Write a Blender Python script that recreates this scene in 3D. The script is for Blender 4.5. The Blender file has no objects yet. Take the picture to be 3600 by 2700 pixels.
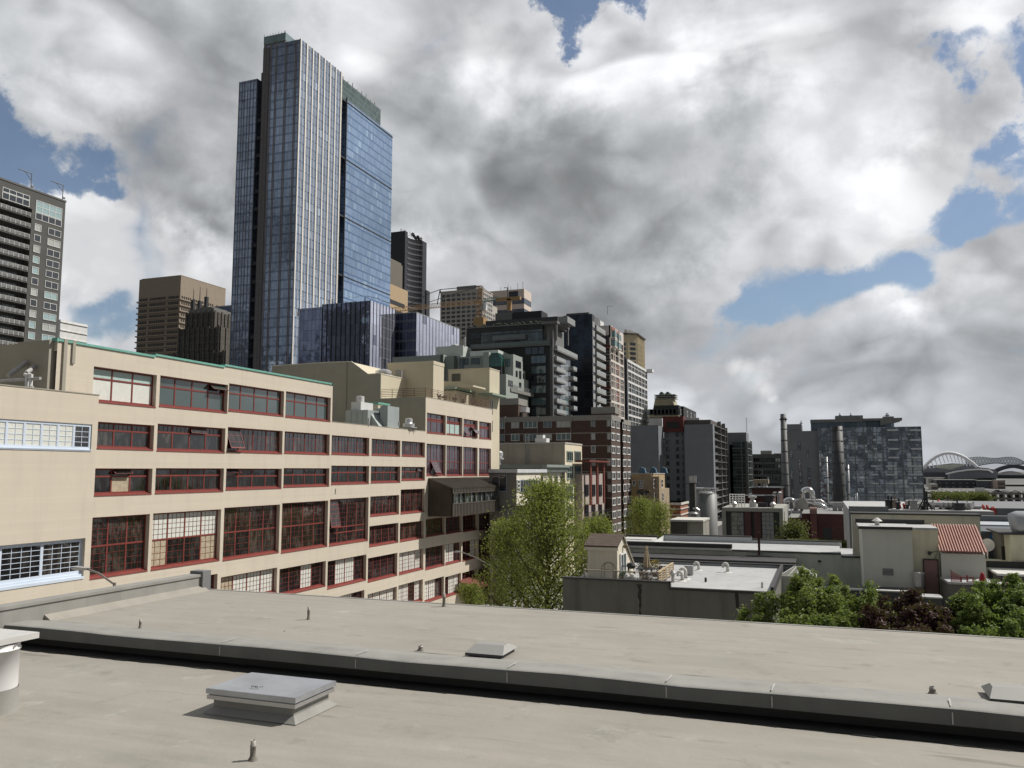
import bpy, math, random
from mathutils import Vector
random.seed(7)
SC = bpy.context.scene
COL = SC.collection
rad = math.radians
# ------------------------------------------------------------------ camera
CZ, GZ = 24.0, 4.0              # eye height, street level
YAW, PITCH, FPX = rad(20.4), rad(6.0), 1789.0
cam = bpy.data.cameras.new('camera'); camo = bpy.data.objects.new('camera', cam); COL.objects.link(camo)
camo.location = (0, 0, CZ); camo.rotation_euler = (rad(90) + PITCH, 0, YAW)
cam.sensor_width = 36; cam.lens = 36 * FPX / 2212; cam.clip_start = 0.2; cam.clip_end = 60000
SC.camera = camo
SC.render.resolution_x, SC.render.resolution_y = 1024, 768
SC.view_settings.view_transform = 'Standard'; SC.view_settings.look = 'None'
SC.view_settings.exposure = 0.0; SC.view_settings.gamma = 1.0
SC.cycles.max_bounces = 6; SC.cycles.diffuse_bounces = 2; SC.cycles.glossy_bounces = 3
SC.cycles.transparent_max_bounces = 6; SC.cycles.use_adaptive_sampling = True
SC.cycles.use_denoising = True
# ------------------------------------------------------------------ measuring helpers (2212 px wide survey of the view)
CT, ST, CP, SP = math.cos(YAW), math.sin(YAW), math.cos(PITCH), math.sin(PITCH)
def ray(p):
 a = (p[0] - 1106) / FPX; b = (829.5 - p[1]) / FPX
 f = CP - SP * b; u = SP + CP * b
 return (a * CT - f * ST, a * ST + f * CT, u)
def onX(p, X): r = ray(p); t = X / r[0]; return (t * r[1], CZ + t * r[2])
def onY(p, Y): r = ray(p); t = Y / r[1]; return (t * r[0], CZ + t * r[2])
def onZ(p, Z): r = ray(p); t = (Z - CZ) / r[2]; return (t * r[0], t * r[1])
def atD(p, D):
 r = ray(p); a = (p[0] - 1106) / FPX; b = (829.5 - p[1]) / FPX
 t = D / (CP - SP * b); return (t * r[0], t * r[1], CZ + t * r[2])
def reg(x0, y0, w, ow):
 k = w / ow / 1.62749
 return lambda x, y: (x0 / 1.62749 + x * k, y0 / 1.62749 + y * k)
r1 = reg(0, 550, 900, 1866); r2 = reg(0, 1150, 900, 1493); r3 = reg(700, 50, 900, 1149); r4 = reg(750, 1250, 1100, 2028)
r5 = reg(1350, 800, 1000, 2212); r6 = reg(1650, 1400, 800, 1659); r7 = reg(2200, 1350, 800, 2212); r8 = reg(2700, 1400, 900, 2212)
r9 = reg(1950, 1800, 850, 2212); r10 = reg(2700, 1750, 900, 2212); r6b = reg(1500, 1350, 600, 1991)
s1 = reg(1480, 1120, 500, 2074); s2 = reg(1950, 1080, 400, 1659); s3 = reg(1320, 820, 600, 2212)
s4 = reg(3150, 1550, 450, 2212); s5 = reg(2560, 1600, 440, 2212); s6 = reg(1150, 1250, 500, 2074)
g3 = reg(0, 1950, 1300, 2212); g4 = reg(1200, 2000, 1200, 2212); g5 = reg(2300, 2100, 1300, 2212); c0 = reg(0, 600, 300, 664)
def d_(x, y): return (x, y)
# ------------------------------------------------------------------ node helpers
class NT:
 def __init__(s, tree): s.t = tree; s.n = tree.nodes; s.l = tree.links
 def node(s, typ, **kw):
  n = s.n.new(typ)
  for k, v in kw.items(): setattr(n, k, v)
  return n
 def put(s, sock, v):
  if hasattr(v, 'is_output'): s.l.new(v, sock)
  elif v is not None:
   try: sock.default_value = v
   except Exception: sock.default_value = (v[0], v[1], v[2], 1.0)
 def m(s, op, a, b=None, c=None, clamp=False):
  n = s.node('ShaderNodeMath', operation=op); n.use_clamp = clamp
  s.put(n.inputs[0], a)
  if b is not None: s.put(n.inputs[1], b)
  if c is not None: s.put(n.inputs[2], c)
  return n.outputs[0]
 def v(s, op, a, b=None, sc=None):
  n = s.node('ShaderNodeVectorMath', operation=op)
  s.put(n.inputs[0], a)
  if b is not None: s.put(n.inputs[1], b)
  if sc is not None: s.put(n.inputs[3], sc)
  return n.outputs['Value'] if op in ('DISTANCE', 'DOT_PRODUCT', 'LENGTH') else n.outputs[0]
 def mix(s, f, a, b, bt='MIX'):
  n = s.node('ShaderNodeMix', data_type='RGBA', blend_type=bt)
  s.put(n.inputs[0], f); s.put(n.inputs[6], a); s.put(n.inputs[7], b); return n.outputs[2]
 def noise(s, vec, scale, detail=3, rough=.5, dist=0.0):
  n = s.node('ShaderNodeTexNoise'); s.put(n.inputs['Vector'], vec)
  n.inputs['Scale'].default_value = scale; n.inputs['Detail'].default_value = detail
  n.inputs['Roughness'].default_value = rough; n.inputs['Distortion'].default_value = dist; return n
 def mr(s, x, a, b, c=0.0, d=1.0, smooth=False):
  n = s.node('ShaderNodeMapRange'); n.clamp = True
  if smooth: n.interpolation_type = 'SMOOTHSTEP'
  for i, q in enumerate((x, a, b, c, d)): s.put(n.inputs[i], q)
  return n.outputs[0]
 def comb(s, x, y, z):
  n = s.node('ShaderNodeCombineXYZ'); s.put(n.inputs[0], x); s.put(n.inputs[1], y); s.put(n.inputs[2], z); return n.outputs[0]
 def sep(s, v):
  n = s.node('ShaderNodeSeparateXYZ'); s.put(n.inputs[0], v); return n.outputs
# ------------------------------------------------------------------ world: sky + broken cumulus
SUN_EL, SUN_AZ = rad(47.7), rad(36)            # azimuth from +X towards +Y
w = bpy.data.worlds.new('World'); SC.world = w; w.use_nodes = True
W = NT(w.node_tree); W.n.clear()
tc = W.node('ShaderNodeTexCoord'); DIR = tc.outputs['Generated']
sky = W.node('ShaderNodeTexSky', sky_type='NISHITA'); sky.sun_disc = False
sky.sun_elevation = SUN_EL; sky.sun_rotation = math.pi / 2 - SUN_AZ
sky.air_density = 1.0; sky.dust_density = 0.6; sky.ozone_density = 2.0
sx, sy, sz = W.sep(DIR)
zz = W.m('MAXIMUM', sz, 0.0)
inv = W.m('DIVIDE', 1.65, W.m('ADD', zz, 0.85))
q = W.comb(W.m('MULTIPLY', sx, inv), W.m('MULTIPLY', sy, inv), W.m('MULTIPLY', zz, 1.7))
wn = W.noise(q, 1.6, 3, .5)
qw = W.v('ADD', q, W.v('SCALE', W.v('SUBTRACT', wn.outputs['Color'], (.5, .5, .5)), sc=0.30))
def field(vec):
 n_ = W.noise(vec, 1.5, 8, .55).outputs[0]; bl = None
 for sc_, w_ in ((2.6, .42), (5.9, .17), (13.0, .07)):
  a_ = W.m('MULTIPLY', W.m('ABSOLUTE', W.m('SUBTRACT', W.noise(vec, sc_, 0).outputs[0], .5)), 2 * w_); bl = a_ if bl is None else W.m('ADD', bl, a_)
 return W.m('ADD', W.m('MULTIPLY', n_, .72), W.m('MULTIPLY', bl, 1.1))
n1 = field(qw)
sdir = Vector((math.cos(SUN_AZ) * .8, math.sin(SUN_AZ) * .8, .75)).normalized()
n1s = field(W.v('ADD', qw, tuple(sdir * .05)))
lit = W.m('SUBTRACT', n1, n1s)
n2 = W.noise(qw, .9, 3, .5).outputs[0]
wn2 = W.noise(DIR, 6.0, 9, .62)
DW = W.v('ADD', DIR, W.v('SCALE', W.v('SUBTRACT', wn2.outputs['Color'], (.5, .5, .5)), sc=0.26))
DWS = W.v('MULTIPLY', DW, (1, 1, 1.35))
def blob(lst):
 acc = None
 for (x, y, r, amt) in lst:
  v = Vector(ray((x, y))).normalized(); c = (v.x, v.y, v.z * 1.35)
  dd = W.v('DISTANCE', DWS, c)
  g = W.mr(dd, 0.0, r * 1.75 / FPX, amt, 0.0, smooth=True)
  acc = g if acc is None else W.m('ADD', acc, g)
 return acc
gaps = blob([(1240, -10, 60, .4), (1310, -20, 80, .5), (1390, 0, 60, .42), (0, 230, 110, .42), (110, 310, 90, .34), (180, 370, 50, .26), (215, 720, 80, .30), (2060, 150, 60, .4),
    (2190, 330, 75, .5), (2210, 170, 60, .4), (1730, 590, 95, .30), (1860, 560, 80, .24), (1960, 590, 60, .2), (2200, 250, 60, .4), (1600, 650, 60, .32), (2000, 640, 60, .24), (2120, 490, 60, .35),
    (1990, 480, 50, .25), (2100, 425, 50, .24)])
dark = blob([(400, 330, 150, .26), (340, 420, 120, .22), (450, 460, 90, .28), (110, 60, 200, .20), (520, 110, 120, .14), (960, 350, 150, .22),
    (1180, 420, 160, .30), (1420, 400, 150, .30), (1440, 520, 90, .2), (1180, 230, 90, .18), (1340, 650, 120, .26),
    (1230, 660, 100, .18), (1560, 230, 90, .18), (1840, 90, 90, .14), (1850, 220, 70, .10), (1830, 800, 110, .22), (2060, 800, 130, .20), (2190, 700, 100, .16),
    (1250, 740, 90, .16), (860, 260, 80, .12), (1900, 330, 80, .08), (2200, 900, 110, .12), (1650, 760, 60, .10), (1080, 560, 90, .08)])
brt = blob([(1700, 70, 130, .26), (1680, 210, 80, .18), (1760, 430, 130, .26), (1080, 110, 130, .30), (1330, 130, 100, .20), (700, 60, 120, .10), (250, 170, 80, .30),
   (2010, 400, 100, .32), (230, 520, 130, .28), (300, 620, 110, .24), (960, 560, 110, .14), (880, 490, 70, .18), (2100, 60, 100, .26), (1540, 60, 110, .16),
   (1620, 820, 40, .30), (1670, 850, 28, .25), (1960, 560, 110, .24), (120, 460, 80, .25), (1560, 950, 90, .18), (1520, 560, 90, .12), (2060, 660, 90, .18), (420, 640, 100, .14), (1980, 900, 80, .14)])
nd = W.m('ADD', W.m('MULTIPLY', W.m('SUBTRACT', n1, .54), 1.3), W.m('MULTIPLY', W.m('SUBTRACT', n2, .5), .5))
dens = W.m('SUBTRACT', W.m('ADD', nd, .27), gaps)
cover = W.m('MAXIMUM', W.mr(dens, -.12, .12, .08, 1, smooth=True), W.mr(sz, .05, .16, .9, 0, smooth=True))
edge = W.mr(dens, .0, .40, 1, 0)
b = W.m('ADD', W.m('MULTIPLY', lit, 1.6), .64)
b = W.m('ADD', b, W.m('MULTIPLY', edge, .16))
b = W.m('SUBTRACT', W.m('ADD', b, brt), W.m('MULTIPLY', dark, .95))
b = W.m('ADD', b, W.m('MULTIPLY', W.m('SUBTRACT', n1, .54), -.25))
b = W.m('ADD', b, W.m('MULTIPLY', W.m('SUBTRACT', wn2.outputs[0], .5), .45))
b = W.m('ADD', b, W.m('MULTIPLY', W.m('SUBTRACT', W.mr(W.noise(qw, 3.6, 6, .5).outputs[0], .45, .58, smooth=True), .5), .09))
bb = W.mr(b, .02, 1.0)
cr = W.node('ShaderNodeValToRGB'); W.put(cr.inputs[0], bb)
e = cr.color_ramp.elements
e[0].position = 0; e[0].color = (.18, .19, .20, 1); e[1].position = 1; e[1].color = (.84, .85, .87, 1)
for pp, cc in ((.25, (.28, .29, .30)), (.5, (.44, .455, .47)), (.75, (.62, .63, .655))):
 k = e.new(pp); k.color = (*cc, 1)
hz = W.mr(sz, 0.0, .20, .75, 0.0)                 # low cloud seen through more air
ccol = W.mix(hz, cr.outputs[0], (.46, .49, .53))
# clouds in the unseen sky behind the viewer darkened, added to cut fill light
back = W.v('DOT_PRODUCT', DIR, (-ST, CT, 0.0))
ccol = W.v('SCALE', ccol, sc=W.m('ADD', W.mr(back, -.35, .45, 0, .66, smooth=True), W.mr(n1, .45, .62, .14, .56)))
puff = None
for (x, y, r) in ((1588, 792, 20), (1612, 806, 26), (1636, 822, 27), (1655, 842, 20), (1668, 860, 11)):
 v = Vector(ray((x, y))).normalized(); g = W.mr(W.v('DISTANCE', W.v('ADD', DIR, W.v('SCALE', W.v('SUBTRACT', W.noise(DIR, 45, 4, .6).outputs['Color'], (.5, .5, .5)), sc=.014)), tuple(v)), 0.0, r * 1.5 / FPX, .8, 0.0, smooth=True); puff = g if puff is None else W.m('MAXIMUM', puff, g)
ccol = W.mix(puff, ccol, (.78, .79, .80))
bg1 = W.node('ShaderNodeBackground'); W.put(bg1.inputs[0], sky.outputs[0]); bg1.inputs[1].default_value = 0.085
bg2 = W.node('ShaderNodeBackground'); W.put(bg2.inputs[0], ccol); bg2.inputs[1].default_value = 1.0
ms = W.node('ShaderNodeMixShader'); W.put(ms.inputs[0], cover)
W.l.new(bg1.outputs[0], ms.inputs[1]); W.l.new(bg2.outputs[0], ms.inputs[2])
wo = W.node('ShaderNodeOutputWorld'); W.l.new(ms.outputs[0], wo.inputs[0])
# ------------------------------------------------------------------ sun
sl = bpy.data.lights.new('sun', 'SUN'); slo = bpy.data.objects.new('sun', sl); COL.objects.link(slo)
sl.energy = 4.6; sl.angle = rad(.53); sl.color = (1.0, .945, .87)
slo.rotation_euler = Vector((math.cos(SUN_AZ) * math.cos(SUN_EL), math.sin(SUN_AZ) * math.cos(SUN_EL), math.sin(SUN_EL))).to_track_quat('Z', 'Y').to_euler()
slo.location = (100, 100, 300)
# ------------------------------------------------------------------ materials
MATS = {}
def mat(name, col, rough=.8, metal=0.0, var=.12, vs=.6, bump=0.0, bs=6.0, dirt=0.0, stretch=(1, 1, 1), spec=.5, trans=0.0):
 if name in MATS: return MATS[name]
 m = bpy.data.materials.new(name); m.use_nodes = True; T = NT(m.node_tree)
 p = T.n['Principled BSDF']; g = T.node('ShaderNodeNewGeometry'); pos = g.outputs['Position']
 if stretch != (1, 1, 1): pos = T.v('MULTIPLY', pos, stretch)
 n = T.noise(pos, vs, 5, .6)
 f = T.mr(n.outputs[0], .25, .75, 1 - var, 1 + var)
 c = T.v('SCALE', tuple(col), sc=f)
 if dirt:
  n3 = T.noise(T.v('MULTIPLY', g.outputs['Position'], (1.2, 1.2, .12)), .9, 5, .65)
  c = T.mix(T.mr(n3.outputs[0], .5, .75, 0, dirt), c, tuple(x * .35 for x in col))
 T.put(p.inputs['Base Color'], c)
 p.inputs['Roughness'].default_value = rough; p.inputs['Metallic'].default_value = metal
 p.inputs['Specular IOR Level'].default_value = spec
 if trans: p.inputs['Transmission Weight'].default_value = trans
 if bump:
  nb = T.noise(pos, bs, 6, .6); bn = T.node('ShaderNodeBump'); bn.inputs['Strength'].default_value = bump
  bn.inputs['Distance'].default_value = .03
  T.put(bn.inputs['Height'], nb.outputs[0]); T.put(p.inputs['Normal'], bn.outputs[0])
 MATS[name] = m; return m
def cellcoords(T, pw, ph, off=0.0):
 g = T.node('ShaderNodeNewGeometry'); x, y, z = T.sep(g.outputs['Position'])
 u = T.m('DIVIDE', T.m('ADD', x, y), pw); v = T.m('DIVIDE', T.m('ADD', z, off), ph)
 fu = T.m('FRACT', T.m('ADD', u, 2000.0)); fv = T.m('FRACT', T.m('ADD', v, 100.0))
 cell = T.comb(T.m('FLOOR', T.m('ADD', u, 2000.0)), T.m('FLOOR', T.m('ADD', v, 100.0)), 0.0)
 wn = T.node('ShaderNodeTexWhiteNoise', noise_dimensions='3D'); T.put(wn.inputs[0], cell)
 return g, fu, fv, wn
def grid(name, pw, ph, ga, gb, line, lw=.06, lh=.06, metal=.7, rough=.04, wob=.02, span=0.0, spancol=None, lit=None, litp=0.0, wavy=0.0, lrough=.4, major=0, ior=1.5, off=0.0, ns=.55):
 """curtain wall: panes of pw x ph m with frame lines, per-pane tint and tilt"""
 if name in MATS: return MATS[name]
 m = bpy.data.materials.new(name); m.use_nodes = True; T = NT(m.node_tree); p = T.n['Principled BSDF']
 g, fu, fv, wn = cellcoords(T, pw, ph, off)
 lu = T.m('LESS_THAN', fu, lw / pw); lv = T.m('LESS_THAN', fv, lh / ph)
 ln = T.m('MAXIMUM', lu, lv)
 val = wn.outputs['Value']
 c = T.mix(val, ga, gb)
 if lit is not None: c = T.mix(T.m('LESS_THAN', T.sep(wn.outputs['Color'])[1], litp), c, lit)
 if span:
  c = T.mix(T.m('GREATER_THAN', fv, 1 - span), c, spancol)
 c = T.mix(ln, c, line); T.put(p.inputs['Base Color'], c)
 T.put(p.inputs['Metallic'], T.m('MULTIPLY', T.m('SUBTRACT', 1.0, ln), metal))
 T.put(p.inputs['Roughness'], T.m('ADD', T.m('MULTIPLY', ln, lrough), rough))
 p.inputs['IOR'].default_value = ior
 nrm = T.v('ADD', g.outputs['Normal'], T.v('SCALE', T.v('SUBTRACT', wn.outputs['Color'], (.5, .5, .5)), sc=wob))
 if wavy:
  nn = T.noise(g.outputs['Position'], ns, 2, .5)
  nrm = T.v('ADD', nrm, T.v('SCALE', T.v('SUBTRACT', nn.outputs['Color'], (.5, .5, .5)), sc=wavy))
 T.put(p.inputs['Normal'], T.v('NORMALIZE', nrm))
 MATS[name] = m; return m
def panel(name, col, pw, ph, line=.55, lw=.05, rough=.7, var=.06, metal=0.0, dirt=0.0):
 """cladding / brick / board: courses as thin darker joints"""
 if name in MATS: return MATS[name]
 m = bpy.data.materials.new(name); m.use_nodes = True; T = NT(m.node_tree); p = T.n['Principled BSDF']
 g, fu, fv, wn = cellcoords(T, pw, ph)
 ln = T.m('MAXIMUM', T.m('LESS_THAN', fu, lw / pw), T.m('LESS_THAN', fv, lw / ph))
 n = T.noise(g.outputs['Position'], .35, 5, .6)
 f = T.m('ADD', T.mr(n.outputs[0], .3, .7, 1 - var, 1 + var), T.m('MULTIPLY', T.m('SUBTRACT', wn.outputs['Value'], .5), var * 1.5))
 c = T.v('SCALE', tuple(col), sc=f)
 c = T.mix(ln, c, tuple(x * line for x in col))
 if dirt:
  n3 = T.noise(T.v('MULTIPLY', g.outputs['Position'], (1.2, 1.2, .12)), .9, 5, .65)
  c = T.mix(T.mr(n3.outputs[0], .5, .75, 0, dirt), c, tuple(x * .35 for x in col))
 T.put(p.inputs['Base Color'], c); p.inputs['Roughness'].default_value = rough; p.inputs['Metallic'].default_value = metal
 MATS[name] = m; return m
def glass(name, col, rough=.05, wavy=.05, spec=1.0, inner=None):
 """window glass: dark room behind a reflecting surface; inner = optional paler patches (curtains, goods) behind it"""
 if name in MATS: return MATS[name]
 m = bpy.data.materials.new(name); m.use_nodes = True; T = NT(m.node_tree); p = T.n['Principled BSDF']
 g = T.node('ShaderNodeNewGeometry'); c = tuple(col)
 if inner is not None:
  nz = T.noise(T.v('MULTIPLY', g.outputs['Position'], (1, 1.6, .7)), 1.1, 3, .6)
  c = T.mix(T.mr(nz.outputs[0], .5, .62, 0, .8), c, inner)
 T.put(p.inputs['Base Color'], c)
 p.inputs['Roughness'].default_value = rough; p.inputs['Specular IOR Level'].default_value = spec; p.inputs['IOR'].default_value = 1.6
 nn = T.noise(g.outputs['Position'], .9, 2, .5)
 T.put(p.inputs['Normal'], T.v('NORMALIZE', T.v('ADD', g.outputs['Normal'], T.v('SCALE', T.v('SUBTRACT', nn.outputs['Color'], (.5, .5, .5)), sc=wavy))))
 MATS[name] = m; return m
# ------------------------------------------------------------------ mesh builder
class MB:
 def __init__(s): s.v = []; s.f = []; s.m = []; s.sm = False
 def face(s, pts, m=0):
  k = len(s.v); s.v += [tuple(p) for p in pts]; s.f.append(tuple(range(k, k + len(pts)))); s.m.append(m); return s
 def box(s, x0, x1, y0, y1, z0, z1, m=0, top=None):
  if x0 > x1: x0, x1 = x1, x0
  if y0 > y1: y0, y1 = y1, y0
  if z0 > z1: z0, z1 = z1, z0
  k = len(s.v)
  s.v += [(x0, y0, z0), (x1, y0, z0), (x1, y1, z0), (x0, y1, z0), (x0, y0, z1), (x1, y0, z1), (x1, y1, z1), (x0, y1, z1)]
  for i, f in enumerate(((0, 3, 2, 1), (4, 5, 6, 7), (0, 1, 5, 4), (1, 2, 6, 5), (2, 3, 7, 6), (3, 0, 4, 7))):
   s.f.append(tuple(k + j for j in f)); s.m.append(top if (top is not None and i == 1) else m)
  return s
 def prism(s, poly, axis, a0, a1, m=0, cap=None):
  """poly in the plane perpendicular to axis ('x': (y,z); 'y': (x,z); 'z': (x,y))"""
  def P(q, a): return (a, q[0], q[1]) if axis == 'x' else (q[0], a, q[1]) if axis == 'y' else (q[0], q[1], a)
  ar = sum(poly[i][0] * poly[(i + 1) % len(poly)][1] - poly[(i + 1) % len(poly)][0] * poly[i][1] for i in range(len(poly)))
  if (ar < 0) != (axis == 'y'): poly = poly[::-1]
  if a0 > a1: a0, a1 = a1, a0
  k = len(s.v); n = len(poly)
  s.v += [P(q, a0) for q in poly] + [P(q, a1) for q in poly]
  s.f.append(tuple(k + i for i in range(n))[::-1]); s.m.append(m if cap is None else cap)
  s.f.append(tuple(k + n + i for i in range(n))); s.m.append(m if cap is None else cap)
  for i in range(n):
   j = (i + 1) % n; s.f.append((k + i, k + j, k + n + j, k + n + i)); s.m.append(m)
  return s
 def tube(s, pts, r, n=8, m=0, cap=True):
  pts = [Vector(p) for p in pts]; rs = r if isinstance(r, (list, tuple)) else [r] * len(pts)
  k = len(s.v)
  for i, p in enumerate(pts):
   d = (pts[min(i + 1, len(pts) - 1)] - pts[max(i - 1, 0)]).normalized()
   a = d.cross(Vector((0, 0, 1)))
   if a.length < .05: a = d.cross(Vector((1, 0, 0)))
   a.normalize(); b_ = d.cross(a).normalized()
   for j in range(n):
    t = 2 * math.pi * j / n; s.v.append(tuple(p + (a * math.cos(t) + b_ * math.sin(t)) * rs[i]))
  for i in range(len(pts) - 1):
   for j in range(n):
    jj = (j + 1) % n; a0 = k + i * n; b0 = a0 + n
    s.f.append((a0 + j, b0 + j, b0 + jj, a0 + jj)); s.m.append(m)
  if cap:
   s.f.append(tuple(k + j for j in range(n))); s.m.append(m)
   s.f.append(tuple(k + (len(pts) - 1) * n + j for j in range(n))[::-1]); s.m.append(m)
  return s
 def lathe(s, cx, cy, prof, n=24, m=0):
  k = len(s.v)
  for (r, z) in prof:
   for j in range(n): t = 2 * math.pi * j / n; s.v.append((cx + r * math.cos(t), cy + r * math.sin(t), z))
  for i in range(len(prof) - 1):
   for j in range(n):
    jj = (j + 1) % n; s.f.append((k + i * n + j, k + i * n + jj, k + (i + 1) * n + jj, k + (i + 1) * n + j)); s.m.append(m)
  return s
 def blobby(s, cx, cy, cz, r, n=8, m=0, sq=1.0, jit=.25):
  k = len(s.v); R = random.Random(int(cx * 91 + cy * 17 + cz * 7))
  for i in range(n // 2 + 1):
   ph = math.pi * i / (n // 2)
   for j in range(n):
    t = 2 * math.pi * j / n; rr = r * (1 + R.uniform(-jit, jit))
    s.v.append((cx + rr * math.sin(ph) * math.cos(t), cy + rr * math.sin(ph) * math.sin(t), cz + rr * sq * math.cos(ph)))
  for i in range(n // 2):
   for j in range(n):
    jj = (j + 1) % n; s.f.append((k + i * n + j, k + (i + 1) * n + j, k + (i + 1) * n + jj, k + i * n + jj)); s.m.append(m)
  return s
 def mesh(s, name, mats):
  me = bpy.data.meshes.new(name); me.from_pydata(s.v, [], s.f)
  for mm in (mats if isinstance(mats, (list, tuple)) else [mats]): me.materials.append(mm)
  me.polygons.foreach_set('material_index', s.m)
  if s.sm: me.polygons.foreach_set('use_smooth', [True] * len(s.f))
  me.update(); return me
 def build(s, name, mats, parent=None, smooth=False):
  s.sm = smooth or s.sm
  o = bpy.data.objects.new(name, s.mesh(name, mats)); COL.objects.link(o)
  if parent is not None: attach(o, parent)
  return o
def wloc(o):
 v = Vector((0, 0, 0))
 while o is not None: v = v + o.location; o = o.parent
 return v
def attach(o, parent, at=(0, 0, 0)):
 o.parent = parent; o.location = Vector(at) - wloc(parent)
def tag(o, label=None, cat=None, group=None, kind=None):
 if label: o['label'] = label
 if cat: o['category'] = cat
 if group: o['group'] = group
 if kind: o['kind'] = kind
 return o
def thing(name, label, cat, loc, group=None, kind=None):
 o = bpy.data.objects.new(name, None); COL.objects.link(o); o.location = loc; o.empty_display_size = .3
 return tag(o, label, cat, group, kind)
def solo(mb, name, mats, label, cat, group=None, smooth=False, kind=None):
 """a thing that is one mesh; its origin goes to the middle of its base"""
 zs = min(v[2] for v in mb.v); cx = sum(v[0] for v in mb.v) / len(mb.v); cy = sum(v[1] for v in mb.v) / len(mb.v)
 mb.v = [(v[0] - cx, v[1] - cy, v[2] - zs) for v in mb.v]
 o = mb.build(name, mats, smooth=smooth); o.location = (cx, cy, zs); return tag(o, label, cat, group, kind)
class Box:
 def __init__(s, x0, x1, y0, y1, z0, z1): s.x0, s.x1, s.y0, s.y1, s.z0, s.z1 = x0, x1, y0, y1, z0, z1
 def base(s): return ((s.x0 + s.x1) / 2, (s.y0 + s.y1) / 2, s.z0)
def boxc(pc, D, pl=None, pr=None, zb=GZ, w=None, dp=None):
 """box whose near corner (street face +X / near face -Y) tops out at survey point pc, D metres ahead; pl/pr end its two faces"""
 X, Y, Z = atD(pc, D)
 x0 = onY(pl, Y)[0] if pl else X - w
 y1 = onX(pr, X)[0] if pr else Y + dp
 return Box(x0, X, Y, y1, zb, Z)
# ---- windows
WM = {}
def winmesh(w, h, nx=1, ny=1, fr=.07, mats=(), key='', mun=(0, 0), d=.1, split=None):
 k = (round(w, 2), round(h, 2), nx, ny, fr, key, mun, d)
 if k in WM: return WM[k]
 m = MB(); g = .02
 m.box(-w / 2, w / 2, -g, .0, 0, h, 1)
 for (a, b_, c, e_) in ((-w / 2, w / 2, 0, fr), (-w / 2, w / 2, h - fr, h), (-w / 2, -w / 2 + fr, fr, h - fr), (w / 2 - fr, w / 2, fr, h - fr)):
  m.box(a, b_, -d, -g, c, e_, 0)
 for i in range(1, nx): x = -w / 2 + w * i / nx; m.box(x - fr / 2, x + fr / 2, -d * .9, -g, fr, h - fr, 0)
 for i in range(1, ny): z = h * i / ny; m.box(-w / 2 + fr, w / 2 - fr, -d * .85, -g, z - fr / 2, z + fr / 2, 0)
 me = m.mesh('window', mats); WM[k] = me; return me
def windows(parent, specs, name='window', cap=100):
 """specs: (face, plane, u, z, mesh); the nearest 100 are parts, what is past that is one mass"""
 def key(s_):
  u = s_[2]; x, y = (u, s_[1]) if s_[0] == 'S' else (s_[1], u)
  return math.hypot(x, y)
 specs = sorted(specs, key=key)
 for sp in specs[:cap]:
  o = bpy.data.objects.new(name, sp[4]); COL.objects.link(o)
  at = (sp[2], sp[1], sp[3]) if sp[0] == 'S' else (sp[1], sp[2], sp[3])
  if sp[0] == 'E': o.rotation_euler = (0, 0, math.pi / 2)
  attach(o, parent, at)
 rest = specs[cap:]
 if rest:
  m = MB(); mats = []
  for sp in rest:
   me = sp[4]; k = len(m.v); base = []
   for mt in me.materials:
    if mt not in mats: mats.append(mt)
    base.append(mats.index(mt))
   for v in me.vertices:
    x, y, z = v.co
    m.v.append((sp[2] + x, sp[1] + y, sp[3] + z) if sp[0] == 'S' else (sp[1] - y, sp[2] + x, sp[3] + z))
   for pl in me.polygons:
    m.f.append(tuple(k + i for i in pl.vertices)); m.m.append(base[pl.material_index])
  o = m.build(name, mats, parent); o['kind'] = 'stuff'
def face_grid(face, plane, us, zs, mesh):
 out = []
 for i, u in enumerate(us):
  for j, z in enumerate(zs):
   mm = mesh(i, j) if callable(mesh) else mesh
   if mm is not None: out.append((face, plane, u, z, mm))
 return out
def lin(a, b_, n): return [a + (b_ - a) * i / (n - 1) for i in range(n)] if n > 1 else [(a + b_) / 2]
def cells(a, b_, n): return [a + (b_ - a) * (i + .5) / n for i in range(n)]
# ================================================================== ground, streets
asph = mat('asphalt', (.055, .055, .057), .9, var=.25, vs=.3, bump=.2)
city = mat('city_ground', (.13, .13, .125), .95, var=.35, vs=.02)
pave = panel('pavement_concrete', (.32, .31, .29), 1.5, 1.5, .7, .03, .9)
m = MB(); m.face([(-30000, -30000, GZ - .15), (30000, -30000, GZ - .15), (30000, 30000, GZ - .15), (-30000, 30000, GZ - .15)]); tag(m.build('ground', city), kind='structure')
m = MB(); m.box(-36, -24, -60, 900, GZ - .12, GZ - .02); m.box(-23.9, 300, 24.5, 36, GZ - .12, GZ - .02); tag(m.build('road', asph), kind='structure')
m = MB(); m.box(-49.5, -36.05, -60, 900, GZ - .12, GZ + .1); m.box(-23.95, -20.2, -60, 24.4, GZ - .12, GZ + .1); m.box(-23.95, 300, 36.1, 58, GZ - .12, GZ + .1)
tag(m.build('pavement', pave), kind='structure')
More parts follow.
